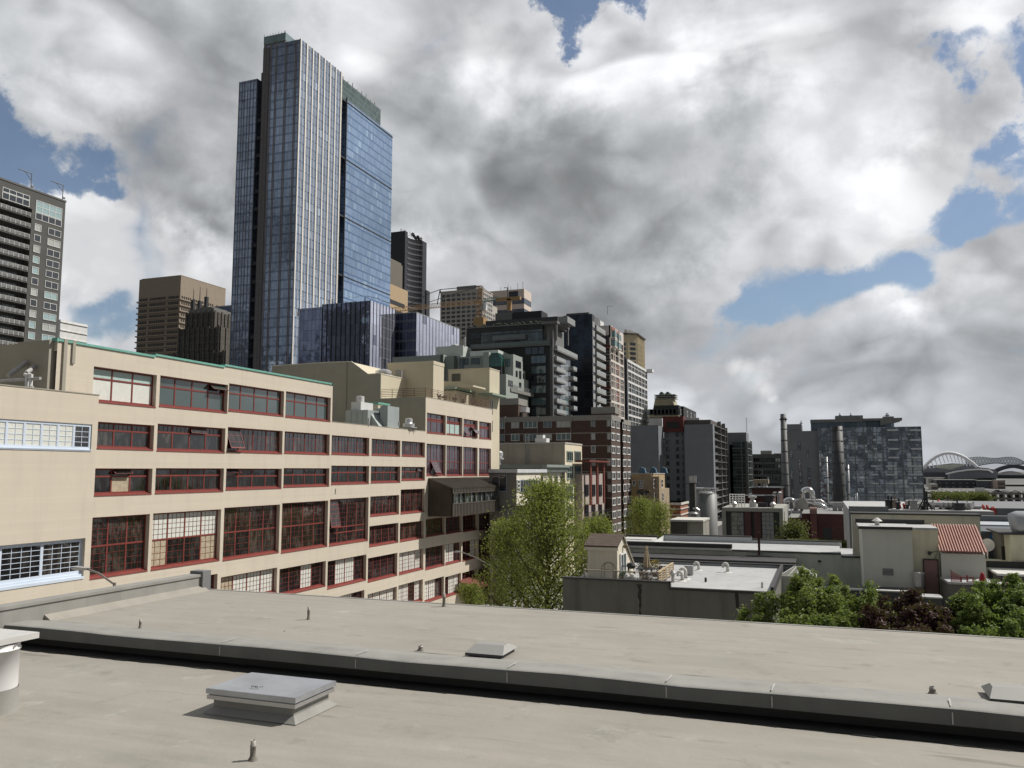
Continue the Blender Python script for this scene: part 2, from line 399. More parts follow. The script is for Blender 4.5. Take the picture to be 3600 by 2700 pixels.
# ================================================================== the roof we stand above
ZL, ZU, YC, YE, XW = 19.5, 19.92, 16.1, 23.75, -20.1
def roofmat():
 m = bpy.data.materials.new('roof_membrane'); m.use_nodes = True; T = NT(m.node_tree); p = T.n['Principled BSDF']
 pos = T.node('ShaderNodeNewGeometry').outputs['Position']
 a = T.noise(pos, .35, 6, .62); b_ = T.noise(T.v('MULTIPLY', pos, (.35, 2.2, 1)), .9, 6, .62)
 c = T.mix(T.mr(a.outputs[0], .3, .7), (.245, .237, .208), (.315, .303, .268))
 c = T.mix(T.mr(b_.outputs[0], .35, .7, 0, .7), c, (.35, .325, .285))
 pk = T.noise(pos, .12, 2, .5); c = T.mix(T.mr(pk.outputs[0], .45, .65, 0, .35), c, (.30, .275, .245))
 st = T.noise(T.v('MULTIPLY', pos, (.5, 3.6, 1)), .85, 5, .62); st2 = T.noise(pos, .5, 2, .5)
 f = T.m('MULTIPLY', T.mr(st.outputs[0], .60, .70, 0, .55), T.mr(st2.outputs[0], .44, .6))
 c = T.mix(f, c, (.12, .112, .098))
 bl = T.noise(pos, 1.1, 6, .7); c = T.mix(T.mr(bl.outputs[0], .58, .72, 0, .45), c, (.15, .143, .122))
 bl2 = T.noise(T.v('ADD', pos, (9, 4, 2)), .9, 5, .7); c = T.mix(T.mr(bl2.outputs[0], .60, .72, 0, .6), c, (.385, .38, .35))
 vo = T.node('ShaderNodeTexVoronoi'); T.put(vo.inputs['Vector'], pos); vo.inputs['Scale'].default_value = .9
 sz_ = T.m('MULTIPLY', T.sep(vo.outputs['Color'])[0], .028); c = T.mix(T.m('LESS_THAN', vo.outputs['Distance'], sz_), c, (.75, .75, .72))
 vo2 = T.node('ShaderNodeTexVoronoi'); T.put(vo2.inputs['Vector'], T.v('ADD', pos, (3, 8, 1))); vo2.inputs['Scale'].default_value = 1.4
 c = T.mix(T.m('LESS_THAN', vo2.outputs['Distance'], T.m('MULTIPLY', T.sep(vo2.outputs['Color'])[1], .03)), c, (.10, .10, .09))
 T.put(p.inputs['Base Color'], c); p.inputs['Roughness'].default_value = .82; p.inputs['Specular IOR Level'].default_value = .35
 nb = T.noise(pos, 22, 5, .65); n2_ = T.noise(pos, 1.6, 4, .6)
 bn = T.node('ShaderNodeBump'); bn.inputs['Strength'].default_value = .35; bn.inputs['Distance'].default_value = .05
 T.put(bn.inputs['Height'], T.m('ADD', T.m('MULTIPLY', nb.outputs[0], .22), n2_.outputs[0])); T.put(p.inputs['Normal'], bn.outputs[0])
 return m
rm = roofmat()
curbm = mat('curb_membrane', (.27, .268, .25), .75, var=.14, vs=.9, bump=.3, bs=3, dirt=.35)
galv = mat('galvanised', (.50, .50, .50), .38, .75, var=.14, vs=2.0, bump=.1, bs=10)
galvd = mat('galvanised_dull', (.42, .42, .42), .6, .35, var=.2, vs=2.0)
whmet = mat('white_metal', (.72, .72, .72), .45, .1, var=.08, vs=1.5, dirt=.15)
wallg = mat('grey_stucco', (.36, .35, .33), .9, var=.12, vs=.5, bump=.2, dirt=.2)
T0 = thing('roof_building', 'flat beige membrane roof with a long raised curb across it, seen from above', 'building', (20, 0, GZ))
m = MB(); m.box(XW, 120, -25, YE - .02, GZ, ZL - .3); m.build('wall', wallg, T0)
# lower roof deck, gently uneven
def deck(x0, x1, y0, y1, z, nx, ny, amp, z1=None):
 m = MB(); R = random.Random(3); k0 = 0
 for j in range(ny + 1):
  for i in range(nx + 1):
   x = x0 + (x1 - x0) * i / nx; y = y0 + (y1 - y0) * j / ny
   h = amp * (math.sin(x * .7 + y * .3) * .5 + math.sin(y * 1.3 - x * .21) * .3 + R.uniform(-.25, .25))
   if j in (0, ny) or i in (0, nx): h = 0
   m.v.append((x, y, z + h + ((z1 - z) * j / ny if z1 is not None else 0)))
 for j in range(ny):
  for i in range(nx):
   a = j * (nx + 1) + i; m.f.append((a, a + 1, a + nx + 2, a + nx + 1)); m.m.append(0)
 return m
deck(XW, 120, -25, YC + .5, ZL, 130, 40, .012).build('lower_deck', rm, T0, True)
deck(XW, 120, YC + 1.25, YE, ZU, 130, 14, .010).build('upper_deck', rm, T0, True)
m = MB(); m.box(XW, 120, YE, YE + .12, ZU - .5, ZU + .012); m.build('edge_flashing', curbm, T0)
# curb: undercut wall + capped lip with a rounded shoulder, running along X, slightly wavy
m = MB(); nseg = 120; X0c, X1c = XW, 120; R = random.Random(11)
prof = [(YC + .34, ZL - .02), (YC + .30, ZL + .20), (YC + .03, ZL + .235), (YC, ZL + .25), (YC, ZL + .475), (YC + .01, ZL + .50), (YC + .04, ZL + .515), (YC + .12, ZL + .525), (YC + .6, ZL + .52), (YC + 1.25, ZU + .012)]
for i in range(nseg + 1):
 x = X0c + (X1c - X0c) * i / nseg; wv = .012 * math.sin(x * .9) + R.uniform(-.008, .008)
 for (y, z) in prof: m.v.append((x, y + wv * .8, z + (wv if z > ZL + .3 else 0)))
n = len(prof)
for i in range(nseg):
 for j in range(n - 1): a = i * n + j; m.f.append((a, a + n, a + n + 1, a + 1)); m.m.append(0)
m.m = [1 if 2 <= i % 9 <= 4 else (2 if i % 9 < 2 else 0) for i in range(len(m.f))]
m.build('roof_curb', [curbm, mat('curb_fascia_shade', (.115, .12, .118), .6, var=.18, vs=.7, dirt=.3), mat('curb_under', (.06, .06, .058), .8)], T0)  # fascia and undercut darker than the top, shade put into their colours
m = MB(); pts = []; x = XW  # black strip paints the curb's shadow on the deck at its foot
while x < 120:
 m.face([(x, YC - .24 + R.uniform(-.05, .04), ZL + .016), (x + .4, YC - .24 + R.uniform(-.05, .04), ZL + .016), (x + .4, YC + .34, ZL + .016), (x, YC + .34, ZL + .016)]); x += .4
m.build('curb_shadow_strip', mat('curb_shadow_black', (.022, .022, .022), .8, var=.4, vs=2), T0)
m = MB(); R = random.Random(5)                                   # lap seams in the curb cap
for x in (-13.2, -9.6, -6.1, -2.9, -1.0, 1.9, 3.7, 6.2, 8.1, 10.4):
 m.box(x, x + .02, YC - .012, YC + .02, ZL + .27, ZL + .46); m.face([(x - .01, YC + .08, ZL + .553), (x + .015, YC + .08, ZL + .553), (x + .05, YC + .5, ZL + .573), (x + .02, YC + .5, ZL + .573)])
m.build('cap_seam', mat('seam_sealant', (.42, .415, .40), .6), T0)
# ---- side parapet
yA, yB = -25, YE
P0 = thing('parapet_wall', 'low grey coated parapet along the street side of the near roof, ending in a square post', 'parapet', (XW - .2, 0, ZU), None)
m = MB(); m.box(XW - .42, XW, YC + .3, YE - .35, ZU - .3, ZU + .48); m.box(XW - .42, XW, -25, YC + .3, ZL - .3, ZU + .48); m.build('wall', curbm, P0)
m = MB(); m.box(XW - .46, XW + .04, -25, YE - .35, ZU + .48, ZU + .56); m.build('coping', curbm, P0)
m = MB(); m.prism([(XW + .0, ZU), (XW + .28, ZU), (XW + .0, ZU + .17)], 'y', YC + 1.2, YE - .2); m.build('cant_strip', rm, P0)
m = MB(); m.box(XW - .45, XW + .1, YE - .35, YE + .05, ZU - .02, ZU + .66); m.build('post', mat('post_grey', (.17, .175, .18), .7, var=.1), P0)
# ---- roof hatch
h = thing('roof_hatch', 'square galvanised roof hatch with overhanging lid and small handle on the near roof', 'roof hatch', (-9.95, 13.68, ZL))
xa, xb, ya, yb = -10.84, -9.07, 13.11, 14.24
m = MB(); m.prism([(xa, ZL), (xb, ZL), (xb, ZL + .26), (xa, ZL + .26)], 'y', ya, yb)
m.face([(xa - .14, ya - .14, ZL + .01), (xb + .14, ya - .14, ZL + .01), (xb + .003, ya - .003, ZL + .12), (xa - .003, ya - .003, ZL + .12)])
m.face([(xb + .14, ya - .14, ZL + .01), (xb + .14, yb + .14, ZL + .01), (xb + .003, yb + .003, ZL + .12), (xb + .003, ya - .003, ZL + .12)])
m.face([(xa - .14, yb + .14, ZL + .01), (xa - .14, ya - .14, ZL + .01), (xa - .003, ya - .003, ZL + .12), (xa - .003, yb + .003, ZL + .12)])
m.build('base', curbm, h)
m = MB(); m.box(xa - .10, xb + .08, ya - .08, yb + .08, ZL + .262, ZL + .335); m.build('frame', galv, h)
m = MB(); m.box(xa - .11, xb + .10, ya - .10, yb + .10, ZL + .365, ZL + .455); m.box(xa - .06, xb + .05, ya - .05, yb + .05, ZL + .335, ZL + .365)
m.face([(xa - .1, ya - .09, ZL + .458), (xb + .09, ya - .09, ZL + .458), (xb + .09, yb + .09, ZL + .458), (xa - .1, yb + .09, ZL + .458)])
m.build('lid', mat('hatch_lid', (.47, .49, .52), .42, .6, var=.12, vs=1.6, bump=.25, bs=1.5, dirt=.3), h)
m = MB(); m.tube([(-10.15, ya + .2, ZL + .46), (-10.15, ya + .2, ZL + .50), (-10.0, ya + .2, ZL + .50), (-10.0, ya + .2, ZL + .46)], .012, 6); m.tube([(-10.12, ya + .25, ZL + .475), (-10.0, ya + .36, ZL + .475)], .01, 6)
m.build('handle', galvd, h)
# ---- big vent drum at the left edge
cx, cy = onZ((-27, 1536), ZL)
v = thing('vent_drum', 'large white vent drum with flat metal cap, partly out of frame at the roof edge', 'roof vent', (cx, cy, ZL))
m = MB(); m.lathe(cx, cy, [(.52, ZL - .02), (.50, ZL + .05), (.49, ZL + .42)], 40); m.build('base', curbm, v, True)
m = MB(); m.lathe(cx, cy, [(.475, ZL + .42), (.475, ZL + 1.12), (.495, ZL + 1.125), (.495, ZL + 1.15), (.475, ZL + 1.155), (.475, ZL + 1.24)], 40); m.build('drum', whmet, v, True)
m = MB(); m.box(cx - .55, cx + .50, cy - .55, cy + .60, ZL + 1.27, ZL + 1.38); m.box(cx - .3, cx + .3, cy - .3, cy + .3, ZL + 1.2, ZL + 1.27); m.build('cap', mat('vent_cap', (.62, .62, .60), .5, .3, var=.12, dirt=.4), v)
m = MB()
for t in (-.9, -.7, .2): m.tube([(cx + .47 * math.cos(t), cy + .47 * math.sin(t), ZL + 1.2), (cx + .51 * math.cos(t), cy + .51 * math.sin(t), ZL + 1.2)], .02, 8)
m.build('bolt', galvd, v)
# ---- plumbing vents
pvm = mat('pipe_wrap', (.20, .185, .16), .75, var=.3, vs=9, bump=.5, bs=12, dirt=.5); pvt = mat('pipe_lead', (.36, .34, .31), .6, var=.2, vs=12)
def vent(p, z, hgt, r, label, lean=0.0):
 x, y = onZ(p, z); m = MB()
 m.lathe(x, y, [(r * 1.9, z - .01), (r * 1.5, z + .02), (r * 1.12, z + .05), (r, z + .07), (r * 1.03, z + hgt * .68), (r * 1.14, z + hgt * .70), (r * 1.12, z + hgt * .74), (r * .9, z + hgt * .78), (r * .92, z + hgt), (r * .75, z + hgt), (r * .72, z + hgt * .9)], 14)
 m.v = [(a + (c - z) * lean, b_, c) for a, b_, c in m.v]; m.m = [1 if i > 14 * 5 else 0 for i in range(len(m.f))]
 return solo(m, 'vent_pipe', [pvm, pvt], label, 'vent pipe', 'plumbing vents on the near roof', True)
vent(g3(1512, 1228), ZL, .30, .045, 'short brown vent pipe standing in front of the hatch')
vent(g3(838, 442), ZU, .24, .032, 'thin vent pipe on the upper roof near the left parapet')
vent(g3(1845, 388), ZU, .35, .035, 'tall thin vent pipe on the upper roof below the red windows')
vent(g4(514, 530), ZU, .12, .05, 'low wide vent stub just behind the curb, left of the flat cap')
vent(g4(665, 244), ZU, .40, .045, 'vent pipe at the far edge of the near roof')
vent(g5(1666, 582), ZU, .15, .055, 'dark vent stub behind the curb near the right side')
# ---- low sheet metal relief caps
capm = mat('cap_sheet', (.32, .32, .30), .5, .2, var=.08, dirt=.15)
def hipcap(pl, pr, dy, z, label, hh=.24):
 x0, y0 = onZ(pl, z); x1, _ = onZ(pr, z); m = MB(); zt = z + hh; x1 = max(x1, x0 + .3)
 v = [(x0, y0, z + .10), (x1, y0, z + .10), (x1, y0 + dy, z + .10), (x0, y0 + dy, z + .10), (x0 + .1, y0 + dy * .35, zt), (x1 - .1, y0 + dy * .35, zt), (x1 - .1, y0 + dy * .65, zt), (x0 + .1, y0 + dy * .65, zt)]
 for f in ((0, 1, 5, 4), (1, 2, 6, 5), (2, 3, 7, 6), (3, 0, 4, 7), (4, 5, 6, 7)): m.face([v[i] for i in f])
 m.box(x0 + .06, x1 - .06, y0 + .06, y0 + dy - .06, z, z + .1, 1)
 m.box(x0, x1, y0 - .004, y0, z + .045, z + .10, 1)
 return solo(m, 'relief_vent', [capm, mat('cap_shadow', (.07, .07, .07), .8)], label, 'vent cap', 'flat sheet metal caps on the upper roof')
hipcap(g4(802, 572), g4(1052, 590), .95, ZU, 'flat grey hip-shaped metal cap behind the middle of the curb')
hipcap(g5(2010, 640), g5(2420, 660), .9, ZU, 'flat metal cap behind the curb cut off by the right edge')
# ---- bird/paper litter
wht = mat('paper_white', (.8, .8, .78), .8)
for p, z, s_, lb in ((g3(712, 272), ZU, .10, 'small curled white scrap lying by the parapet'), (g3(1688, 460), ZU, .09, 'white scrap lying flat on the upper roof')):
 x, y = onZ(p, z); m = MB(); m.prism([(x, z), (x + s_ * .6, z + .01), (x + s_, z + .035), (x + s_ * .6, z + .02)], 'y', y, y + .05); solo(m, 'paper_scrap', wht, lb, 'litter')
# ================================================================== cream school building across the street (street face X = FX)
FX = -50.0
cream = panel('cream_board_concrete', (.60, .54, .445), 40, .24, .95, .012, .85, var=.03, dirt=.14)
creamd = mat('cream_shaded', (.35, .33, .275), .9, var=.08, vs=.4, bump=.1, dirt=.15)  # cream darkened for walls turned from the sun, shade put in the colour
creamw = mat('cream_penthouse', (.56, .51, .39), .9, var=.05, vs=.4, dirt=.08)
teal = mat('verdigris_coping', (.16, .40, .33), .6, .1, var=.15, vs=2)
red = mat('red_frame', (.20, .042, .034), .5, var=.18, vs=1.5)
redd = mat('red_sill', (.25, .058, .048), .6, var=.15, vs=1.5)
blue = mat('pale_blue_frame', (.60, .68, .79), .5, var=.06)
gteal = glass('glass_teal', (.055, .085, .08), .06, .03); gdark = glass('glass_dark', (.012, .012, .014), .04, .06, .9, inner=(.045, .043, .042)); gbrn = glass('glass_brown', (.020, .018, .017), .05, .05, .9, inner=(.085, .075, .064))
gblk = glass('glass_black', (.006, .006, .007), .03, .03, .7, inner=(.03, .035, .035)); bwhite = mat('window_blind', (.66, .68, .63), .6, var=.08, vs=3); gpur = glass('glass_violet', (.05, .04, .055), .05, .06, .9)
bpale = mat('window_blind_teal', (.42, .55, .52), .5, var=.1, vs=2); btan = mat('window_curtain', (.42, .36, .26), .7, var=.3, vs=4); bpap = mat('blue_paper', (.15, .35, .6), .7)
CG = [gteal, gdark, gbrn, gblk, bwhite, gpur, bpale, btan, bpap, red]
TEAL, DARK, BRN, BLK, WHT, PUR, PTEAL, TAN, PAPER = range(9)
def opening_window(parent, y0, y1, z0, z1, rows, nx, cell, fr=.10, fmat=None, smat=None, X=None, opens=(), depth=.42, mun=.02, label=None, sillh=.16):
 """rows from the bottom: (fraction, muntins across, muntins up); cell(i,j) -> pane material; opens = panes swung out"""
 X = FX if X is None else X
 fmat = fmat or red; smat = smat or redd
 w_, h_ = y1 - y0, z1 - z0; m = MB(); gl = MB(); W_ = w_; s_ = sillh
 xf = -depth                                  # local: x outward, y along, z up
 m.box(xf - .08, xf + .05, 0, fr, s_, h_); m.box(xf - .08, xf + .05, w_ - fr, w_, s_, h_); m.box(xf - .08, xf + .05, fr, w_ - fr, h_ - fr * 1.1, h_)
 m.box(xf - .08, xf + .05, fr, w_ - fr, s_, s_ + fr)
 zz_ = s_ + fr; H = h_ - s_ - fr * 2.1; iw = w_ - 2 * fr; sash = MB()
 for j, (fq, mx, my) in enumerate(rows):
  zt = zz_ + H * fq
  if j < len(rows) - 1: m.box(xf - .08, xf + .045, fr, w_ - fr, zt - fr * .45, zt + fr * .45)
  for i in range(nx):
   a, b_ = fr + iw * i / nx, fr + iw * (i + 1) / nx
   if i: m.box(xf - .08, xf + .04, a - fr * .42, a + fr * .42, zz_, zt)
   za, zb = zz_ + (fr * .45 if j else 0), zt - (fr * .45 if j < len(rows) - 1 else 0)
   c = cell(i, j)
   a2, b2 = a + (fr * .42 if i else 0), b_ - (fr * .42 if i < nx - 1 else 0)
   if (i, j) in opens:
    gl.face([(xf - .06, a2, za), (xf - .06, b2, za), (xf - .06, b2, zb), (xf - .06, a2, zb)], BLK)
    t = opens[(i, j)]; hh = zb - za      # top-hung, swung outward by t
    def Q(y, q, o=0.0): return (xf + .05 + math.sin(t) * q * hh + o * math.cos(t), y, zb - math.cos(t) * q * hh + o * math.sin(t))
    sash.face([Q(a2, 0), Q(a2, 1), Q(b2, 1), Q(b2, 0)], c); sash.face([Q(a2, 0, -.02), Q(b2, 0, -.02), Q(b2, 1, -.02), Q(a2, 1, -.02)], 9)
    for (ya_, yb_, qa, qb) in ((a2, b2, 0, .06), (a2, b2, .94, 1), (a2, a2 + .06, 0, 1), (b2 - .06, b2, 0, 1)):
     sash.face([Q(ya_, qa, .03), Q(ya_, qb, .03), Q(yb_, qb, .03), Q(yb_, qa, .03)], 9)
    for k in range(1, mx): y = a2 + (b2 - a2) * k / mx; sash.face([Q(y, 0, .02), Q(y, 1, .02), Q(y + .02, 1, .02), Q(y + .02, 0, .02)], 9)
    for k in range(1, my): sash.face([Q(a2, k / my, .02), Q(a2, k / my + .02, .02), Q(b2, k / my + .02, .02), Q(b2, k / my, .02)], 9)
    continue
   gl.face([(xf, a2, za), (xf, b2, za), (xf, b2, zb), (xf, a2, zb)], c)
   e_ = .03
   for (ya_, yb_, zc, zd) in ((a2, b2, za, za + e_), (a2, b2, zb - e_, zb), (a2, a2 + e_, za + e_, zb - e_), (b2 - e_, b2, za + e_, zb - e_)): m.box(xf + .004, xf + .032, ya_, yb_, zc, zd)
   for k in range(1, mx): y = a2 + (b2 - a2) * k / mx; m.box(xf + .003, xf + .025, y - mun / 2, y + mun / 2, za + e_, zb - e_)
   for k in range(1, my): z = za + (zb - za) * k / my; m.box(xf + .002, xf + .023, a2 + e_, b2 - e_, z - mun / 2, z + mun / 2)
  zz_ = zt
 o = m.build('window', fmat); attach(o, parent, (X, y0, z0))
 g_ = gl.build('pane', CG); g_.parent = o
 sl_ = MB(); sl_.box(-depth - .06, .05, -.0, w_, 0, s_ * .55); sl_.box(-depth - .06, -depth + .2, -.0, w_, s_ * .55, s_); q_ = sl_.build('sill', smat); q_.parent = o
 if sash.f: q_ = sash.build('casement', CG); q_.parent = o
 return o
def holed_wall(m, X, y0, y1, z0, top, holes, depth=.5, mi=0):
 """front face at X with reveals; top(y) gives the wall head"""
 ys = sorted(set([y0, y1] + [h[0] for h in holes] + [h[1] for h in holes] + [t[0] for t in top if y0 < t[0] < y1]))
 def T_(y):
  for (a, b_, z) in top:
   if a <= y < b_: return z
  return top[-1][2]
 for a, b_ in zip(ys, ys[1:]):
  if b_ - a < 1e-5: continue
  mid = (a + b_) / 2; zs = z0; zt = T_(mid)
  for h in sorted([h for h in holes if h[0] < mid < h[1]], key=lambda q: q[2]):
   if h[2] > zs: m.face([(X, a, zs), (X, b_, zs), (X, b_, h[2]), (X, a, h[2])], mi)
   zs = h[3]
  if zt > zs: m.face([(X, a, zs), (X, b_, zs), (X, b_, zt), (X, a, zt)], mi)
 for (a, b_, c, d) in holes:
  for f in (((X, a, c), (X - depth, a, c), (X - depth, a, d), (X, a, d)), ((X, b_, c), (X, b_, d), (X - depth, b_, d), (X - depth, b_, c)),
     ((X, a, d), (X - depth, a, d), (X - depth, b_, d), (X, b_, d)), ((X, a, c), (X, b_, c), (X - depth, b_, c), (X - depth, a, c))): m.face(f, mi)
def op(xl, xr, tl, tr, bl, br_, X=FX):
 y0, za = onX((xl, tl), X); y1, zb = onX((xr, tr), X); _, zc = onX((xl, bl), X); _, zd = onX((xr, br_), X)
 return [y0, y1, (zc + zd) / 2, (za + zb) / 2]
# ---- openings, bay by bay (survey x-left, x-right, head-left, head-right, sill-left, sill-right)
O = {}
O['a1'] = op(203, 339, 789, 812, 868, 882); O['a2'] = op(346.4, 492.8, 811.5, 830.7, 879, 893); O['a3'] = op(495, 614, 828, 845.3, 888.7, 900.3); O['a4'] = op(617.8, 714.8, 844.7, 859.7, 902, 911.3)
O['b1'] = op(212, 333.5, 909.8, 919.6, 968, 975.2); O['b2'] = op(340.9, 487.2, 915.2, 925.2, 974, 979.7); O['b3'] = op(492.5, 610.8, 922, 931.3, 977.3, 980.7); O['b4'] = op(615, 712.5, 930.3, 939.7, 978.7, 984)
O['b5'] = op(716.8, 798, 938.7, 947, 980.3, 986.3); O['b6'] = op(803, 864.8, 947, 952, 983, 987); O['b7'] = op(868, 918, 951.3, 957, 984.7, 988.7)
O['c1'] = op(206, 329.7, 1011.2, 1012.6, 1072, 1067.9); O['c2'] = op(337, 484, 1010.4, 1012.6, 1066, 1063); O['c3'] = op(489, 609, 1012, 1012.3, 1059, 1055.7); O['c4'] = op(613, 711.8, 1011, 1011.7, 1053, 1050.7)
O['c5'] = op(715.8, 797.4, 1005.7, 1006.7, 1047.3, 1045.3); O['c6'] = op(801.4, 865, 1007, 1008, 1044, 1042.3); O['c7'] = op(867.4, 918, 1008, 1009, 1038.7, 1037.3)
O['d1'] = op(198, 324, 1118, 1110.5, 1252, 1232.7); O['d2'] = op(331, 478, 1108.6, 1100.5, 1232, 1210.5); O['d3'] = op(484.8, 605, 1097, 1089.7, 1211.3, 1193.7); O['d4'] = op(609.8, 709, 1087, 1081.3, 1194, 1181.3); O['d5'] = op(713, 796.4, 1078, 1074.7, 1179.7, 1168)
O['e6'] = op(800, 862.4, 1072, 1069.7, 1116.3, 1110.3); O['f6'] = op(798, 860.8, 1136.3, 1129.7, 1181.3, 1172); O['e7'] = op(865.8, 917.4, 1057.3, 1055.7, 1110.3, 1106.3); O['f7'] = op(864, 915.7, 1130.3, 1124.7, 1171.3, 1162.3)
O['g3'] = op(477.5, 599, 1243, 1229.7, 1303, 1285); O['g4'] = op(604, 704, 1228, 1213, 1284.7, 1269.7); O['g5'] = op(708, 791.5, 1212.3, 1198, 1272, 1254); O['g6'] = op(795, 858.5, 1204.7, 1195.3, 1258, 1243); O['g7'] = op(862.4, 914.8, 1193.7, 1186, 1241.3, 1230.3)
O['g2'] = op(324, 470, 1260, 1243, 1325, 1303); O['h4'] = op(600, 700, 1306, 1290, 1362, 1343)
O['h5'] = op(703, 787, 1290, 1279.7, 1347, 1334); O['h6'] = op(794, 857.5, 1281.3, 1269.7, 1331, 1318); O['h7'] = op(860.8, 913.5, 1263, 1253, 1312, 1300)
O['t8'] = op(922.4, 963, 891.3, 897.3, 934.7, 940.3); O['t9'] = op(965, 999, 898, 903, 938.7, 943); O['t10'] = op(1001.4, 1032, 904.7, 908.7, 943, 947); O['t11'] = op(1035, 1061.4, 909.7, 913.7, 947.3, 950.7)
O['u8'] = op(921.7, 963, 958, 961.3, 1028, 1027.6); O['u9'] = op(964.7, 999, 962, 964.5, 1028.5, 1028); O['u10'] = op(1000.7, 1031.7, 964.7, 967.3, 1028.3, 1028); O['u11'] = op(1034.7, 1060.7, 967.3, 969.7, 1027.6, 1027.3)
O['v8'] = op(920, 960.7, 1121, 1117.7, 1160.7, 1154.7); O['v9'] = op(963, 997.4, 1118, 1114.4, 1154, 1149.7); O['v10'] = op(999.7, 1031.7, 1114, 1111, 1149, 1146); O['v11'] = op(1034.7, 1060.7, 1111, 1109, 1145.5, 1142.7)
O['w8'] = op(919, 960.7, 1184.7, 1176, 1232, 1221); O['w9'] = op(962.4, 996.4, 1177, 1169.7, 1220.7, 1213); O['w10'] = op(999, 1030.8, 1170, 1164.7, 1213, 1205); O['w11'] = op(1034, 1060, 1164.7, 1159.7, 1205.3, 1198)
O['x8'] = op(917.5, 959, 1254.7, 1246.3, 1301, 1292); O['x9'] = op(961.4, 995.8, 1246.3, 1238, 1289.7, 1281); O['x10'] = op(998.4, 1030, 1237, 1229.7, 1281, 1271); O['x11'] = op(1033, 1060, 1229.7, 1223, 1269.7, 1263)
YS0 = onX((125, 733), FX)[0]; YS1 = onX((718.5, 850), FX)[0]; YS2 = onX((919, 930), FX)[0]; YS3 = onX((1063, 930), FX)[0]
st1 = onX((334.5, 770), FX); st2 = onX((484.5, 793), FX); z_a = (onX((145.6, 738), FX)[1] + onX((333.4, 774), FX)[1]) / 2; z_b = (onX((335, 767), FX)[1] + onX((483.5, 795.5), FX)[1]) / 2; z_c = (onX((485, 791), FX)[1] + onX((718, 831), FX)[1]) / 2
z2 = (onX((718, 911.5), FX)[1] + onX((919, 931.5), FX)[1]) / 2; z3 = (onX((917, 856), FX)[1] + onX((1063, 885), FX)[1]) / 2
print('cream Y', YS0, YS1, YS2, YS3, 'Z', z_a, z_b, z_c, z2, z3)
S = thing('school_building', 'long cream concrete building with rows of red framed windows facing the street', 'building', (FX - 12, (YS0 + YS3) / 2, GZ))
m = MB(); A_ = list('abcdefgh')
h1 = [O[k] for k in O if k[0] in 'abcdefgh']; h3 = [O[k] for k in O if k[0] in 'tuvwx']
holed_wall(m, FX, YS0, YS2, GZ, [(YS0, st1[0], z_a), (st1[0], st2[0], z_b), (st2[0], YS1, z_c), (YS1, YS2 + 1, z2)], h1)
# insert step lines so the parapet can change height there
def body(m, x0, x1, y0, y1, z0, z1, mi=1): m.box(x0, x1, y0, y1, z0, z1, mi)
body(m, FX - 26, FX - .52, YS0 + .3, YS1 - .3, GZ, z_a - .6); body(m, FX - 26, FX - .52, YS1, YS2, GZ, z2 - .45)
for (a, b_, z) in ((YS0, st1[0], z_a), (st1[0], st2[0], z_b), (st2[0], YS1, z_c)): m.box(FX - .3, FX - .004, a, b_, z_a - .7, z - .002, 0)
m.box(FX - .3, FX - .004, YS1, YS2, z2 - .5, z2 - .002, 0)
m.box(FX - 26, FX - .01, YS1 - .25, YS1, z2 - .6, z_c - .002, 1)
m.box(FX - 26, FX - .3, YS0, YS0 + .25, GZ, z_a - .002, 1)
m.build('wall', [cream, creamd], S)
m = MB(); holed_wall(m, FX, YS2, YS3, GZ, [(YS2, YS3 + 1, z3)], h3); holed = [O[k] for k in O if k[0] in 'tuvwx']
m.box(FX - 22, FX - .52, YS2 + .01, YS3, GZ, z3 - .3, 1); m.box(FX - .3, FX - .004, YS2 + .3, YS3, z3 - .4, z3 - .002, 0)
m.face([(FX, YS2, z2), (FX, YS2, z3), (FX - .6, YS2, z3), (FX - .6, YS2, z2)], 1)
m.build('corner_wall', [cream, creamd], S)
m = MB(); m.box(FX - .05, FX + .06, YS2 + 1.0, YS2 + 1.25, GZ, z3); m.build('pilaster', creamd, S) if False else None
m = MB(); cw = .10                                     # coping
for (a, b_, z) in ((YS0, st1[0], z_a), (st1[0], st2[0], z_b), (st2[0], YS1, z_c)): m.box(FX - .42, FX + cw, a, b_, z, z + .16)
m.box(FX - .42, FX + cw, YS0 - .12, YS0, z_a - .05, z_a + .22); m.box(FX - 26, FX + cw, YS1 - .3, YS1 + .05, z_c + .002, z_c + .17)
m.build('coping', teal, S)
m = MB(); m.box(FX - .35, FX + .03, YS1 + .05, YS2, z2, z2 + .05); m.box(FX - .35, FX + .04, YS2, YS3, z3, z3 + .06); m.build('parapet_cap', creamd, S)
R = random.Random(4)
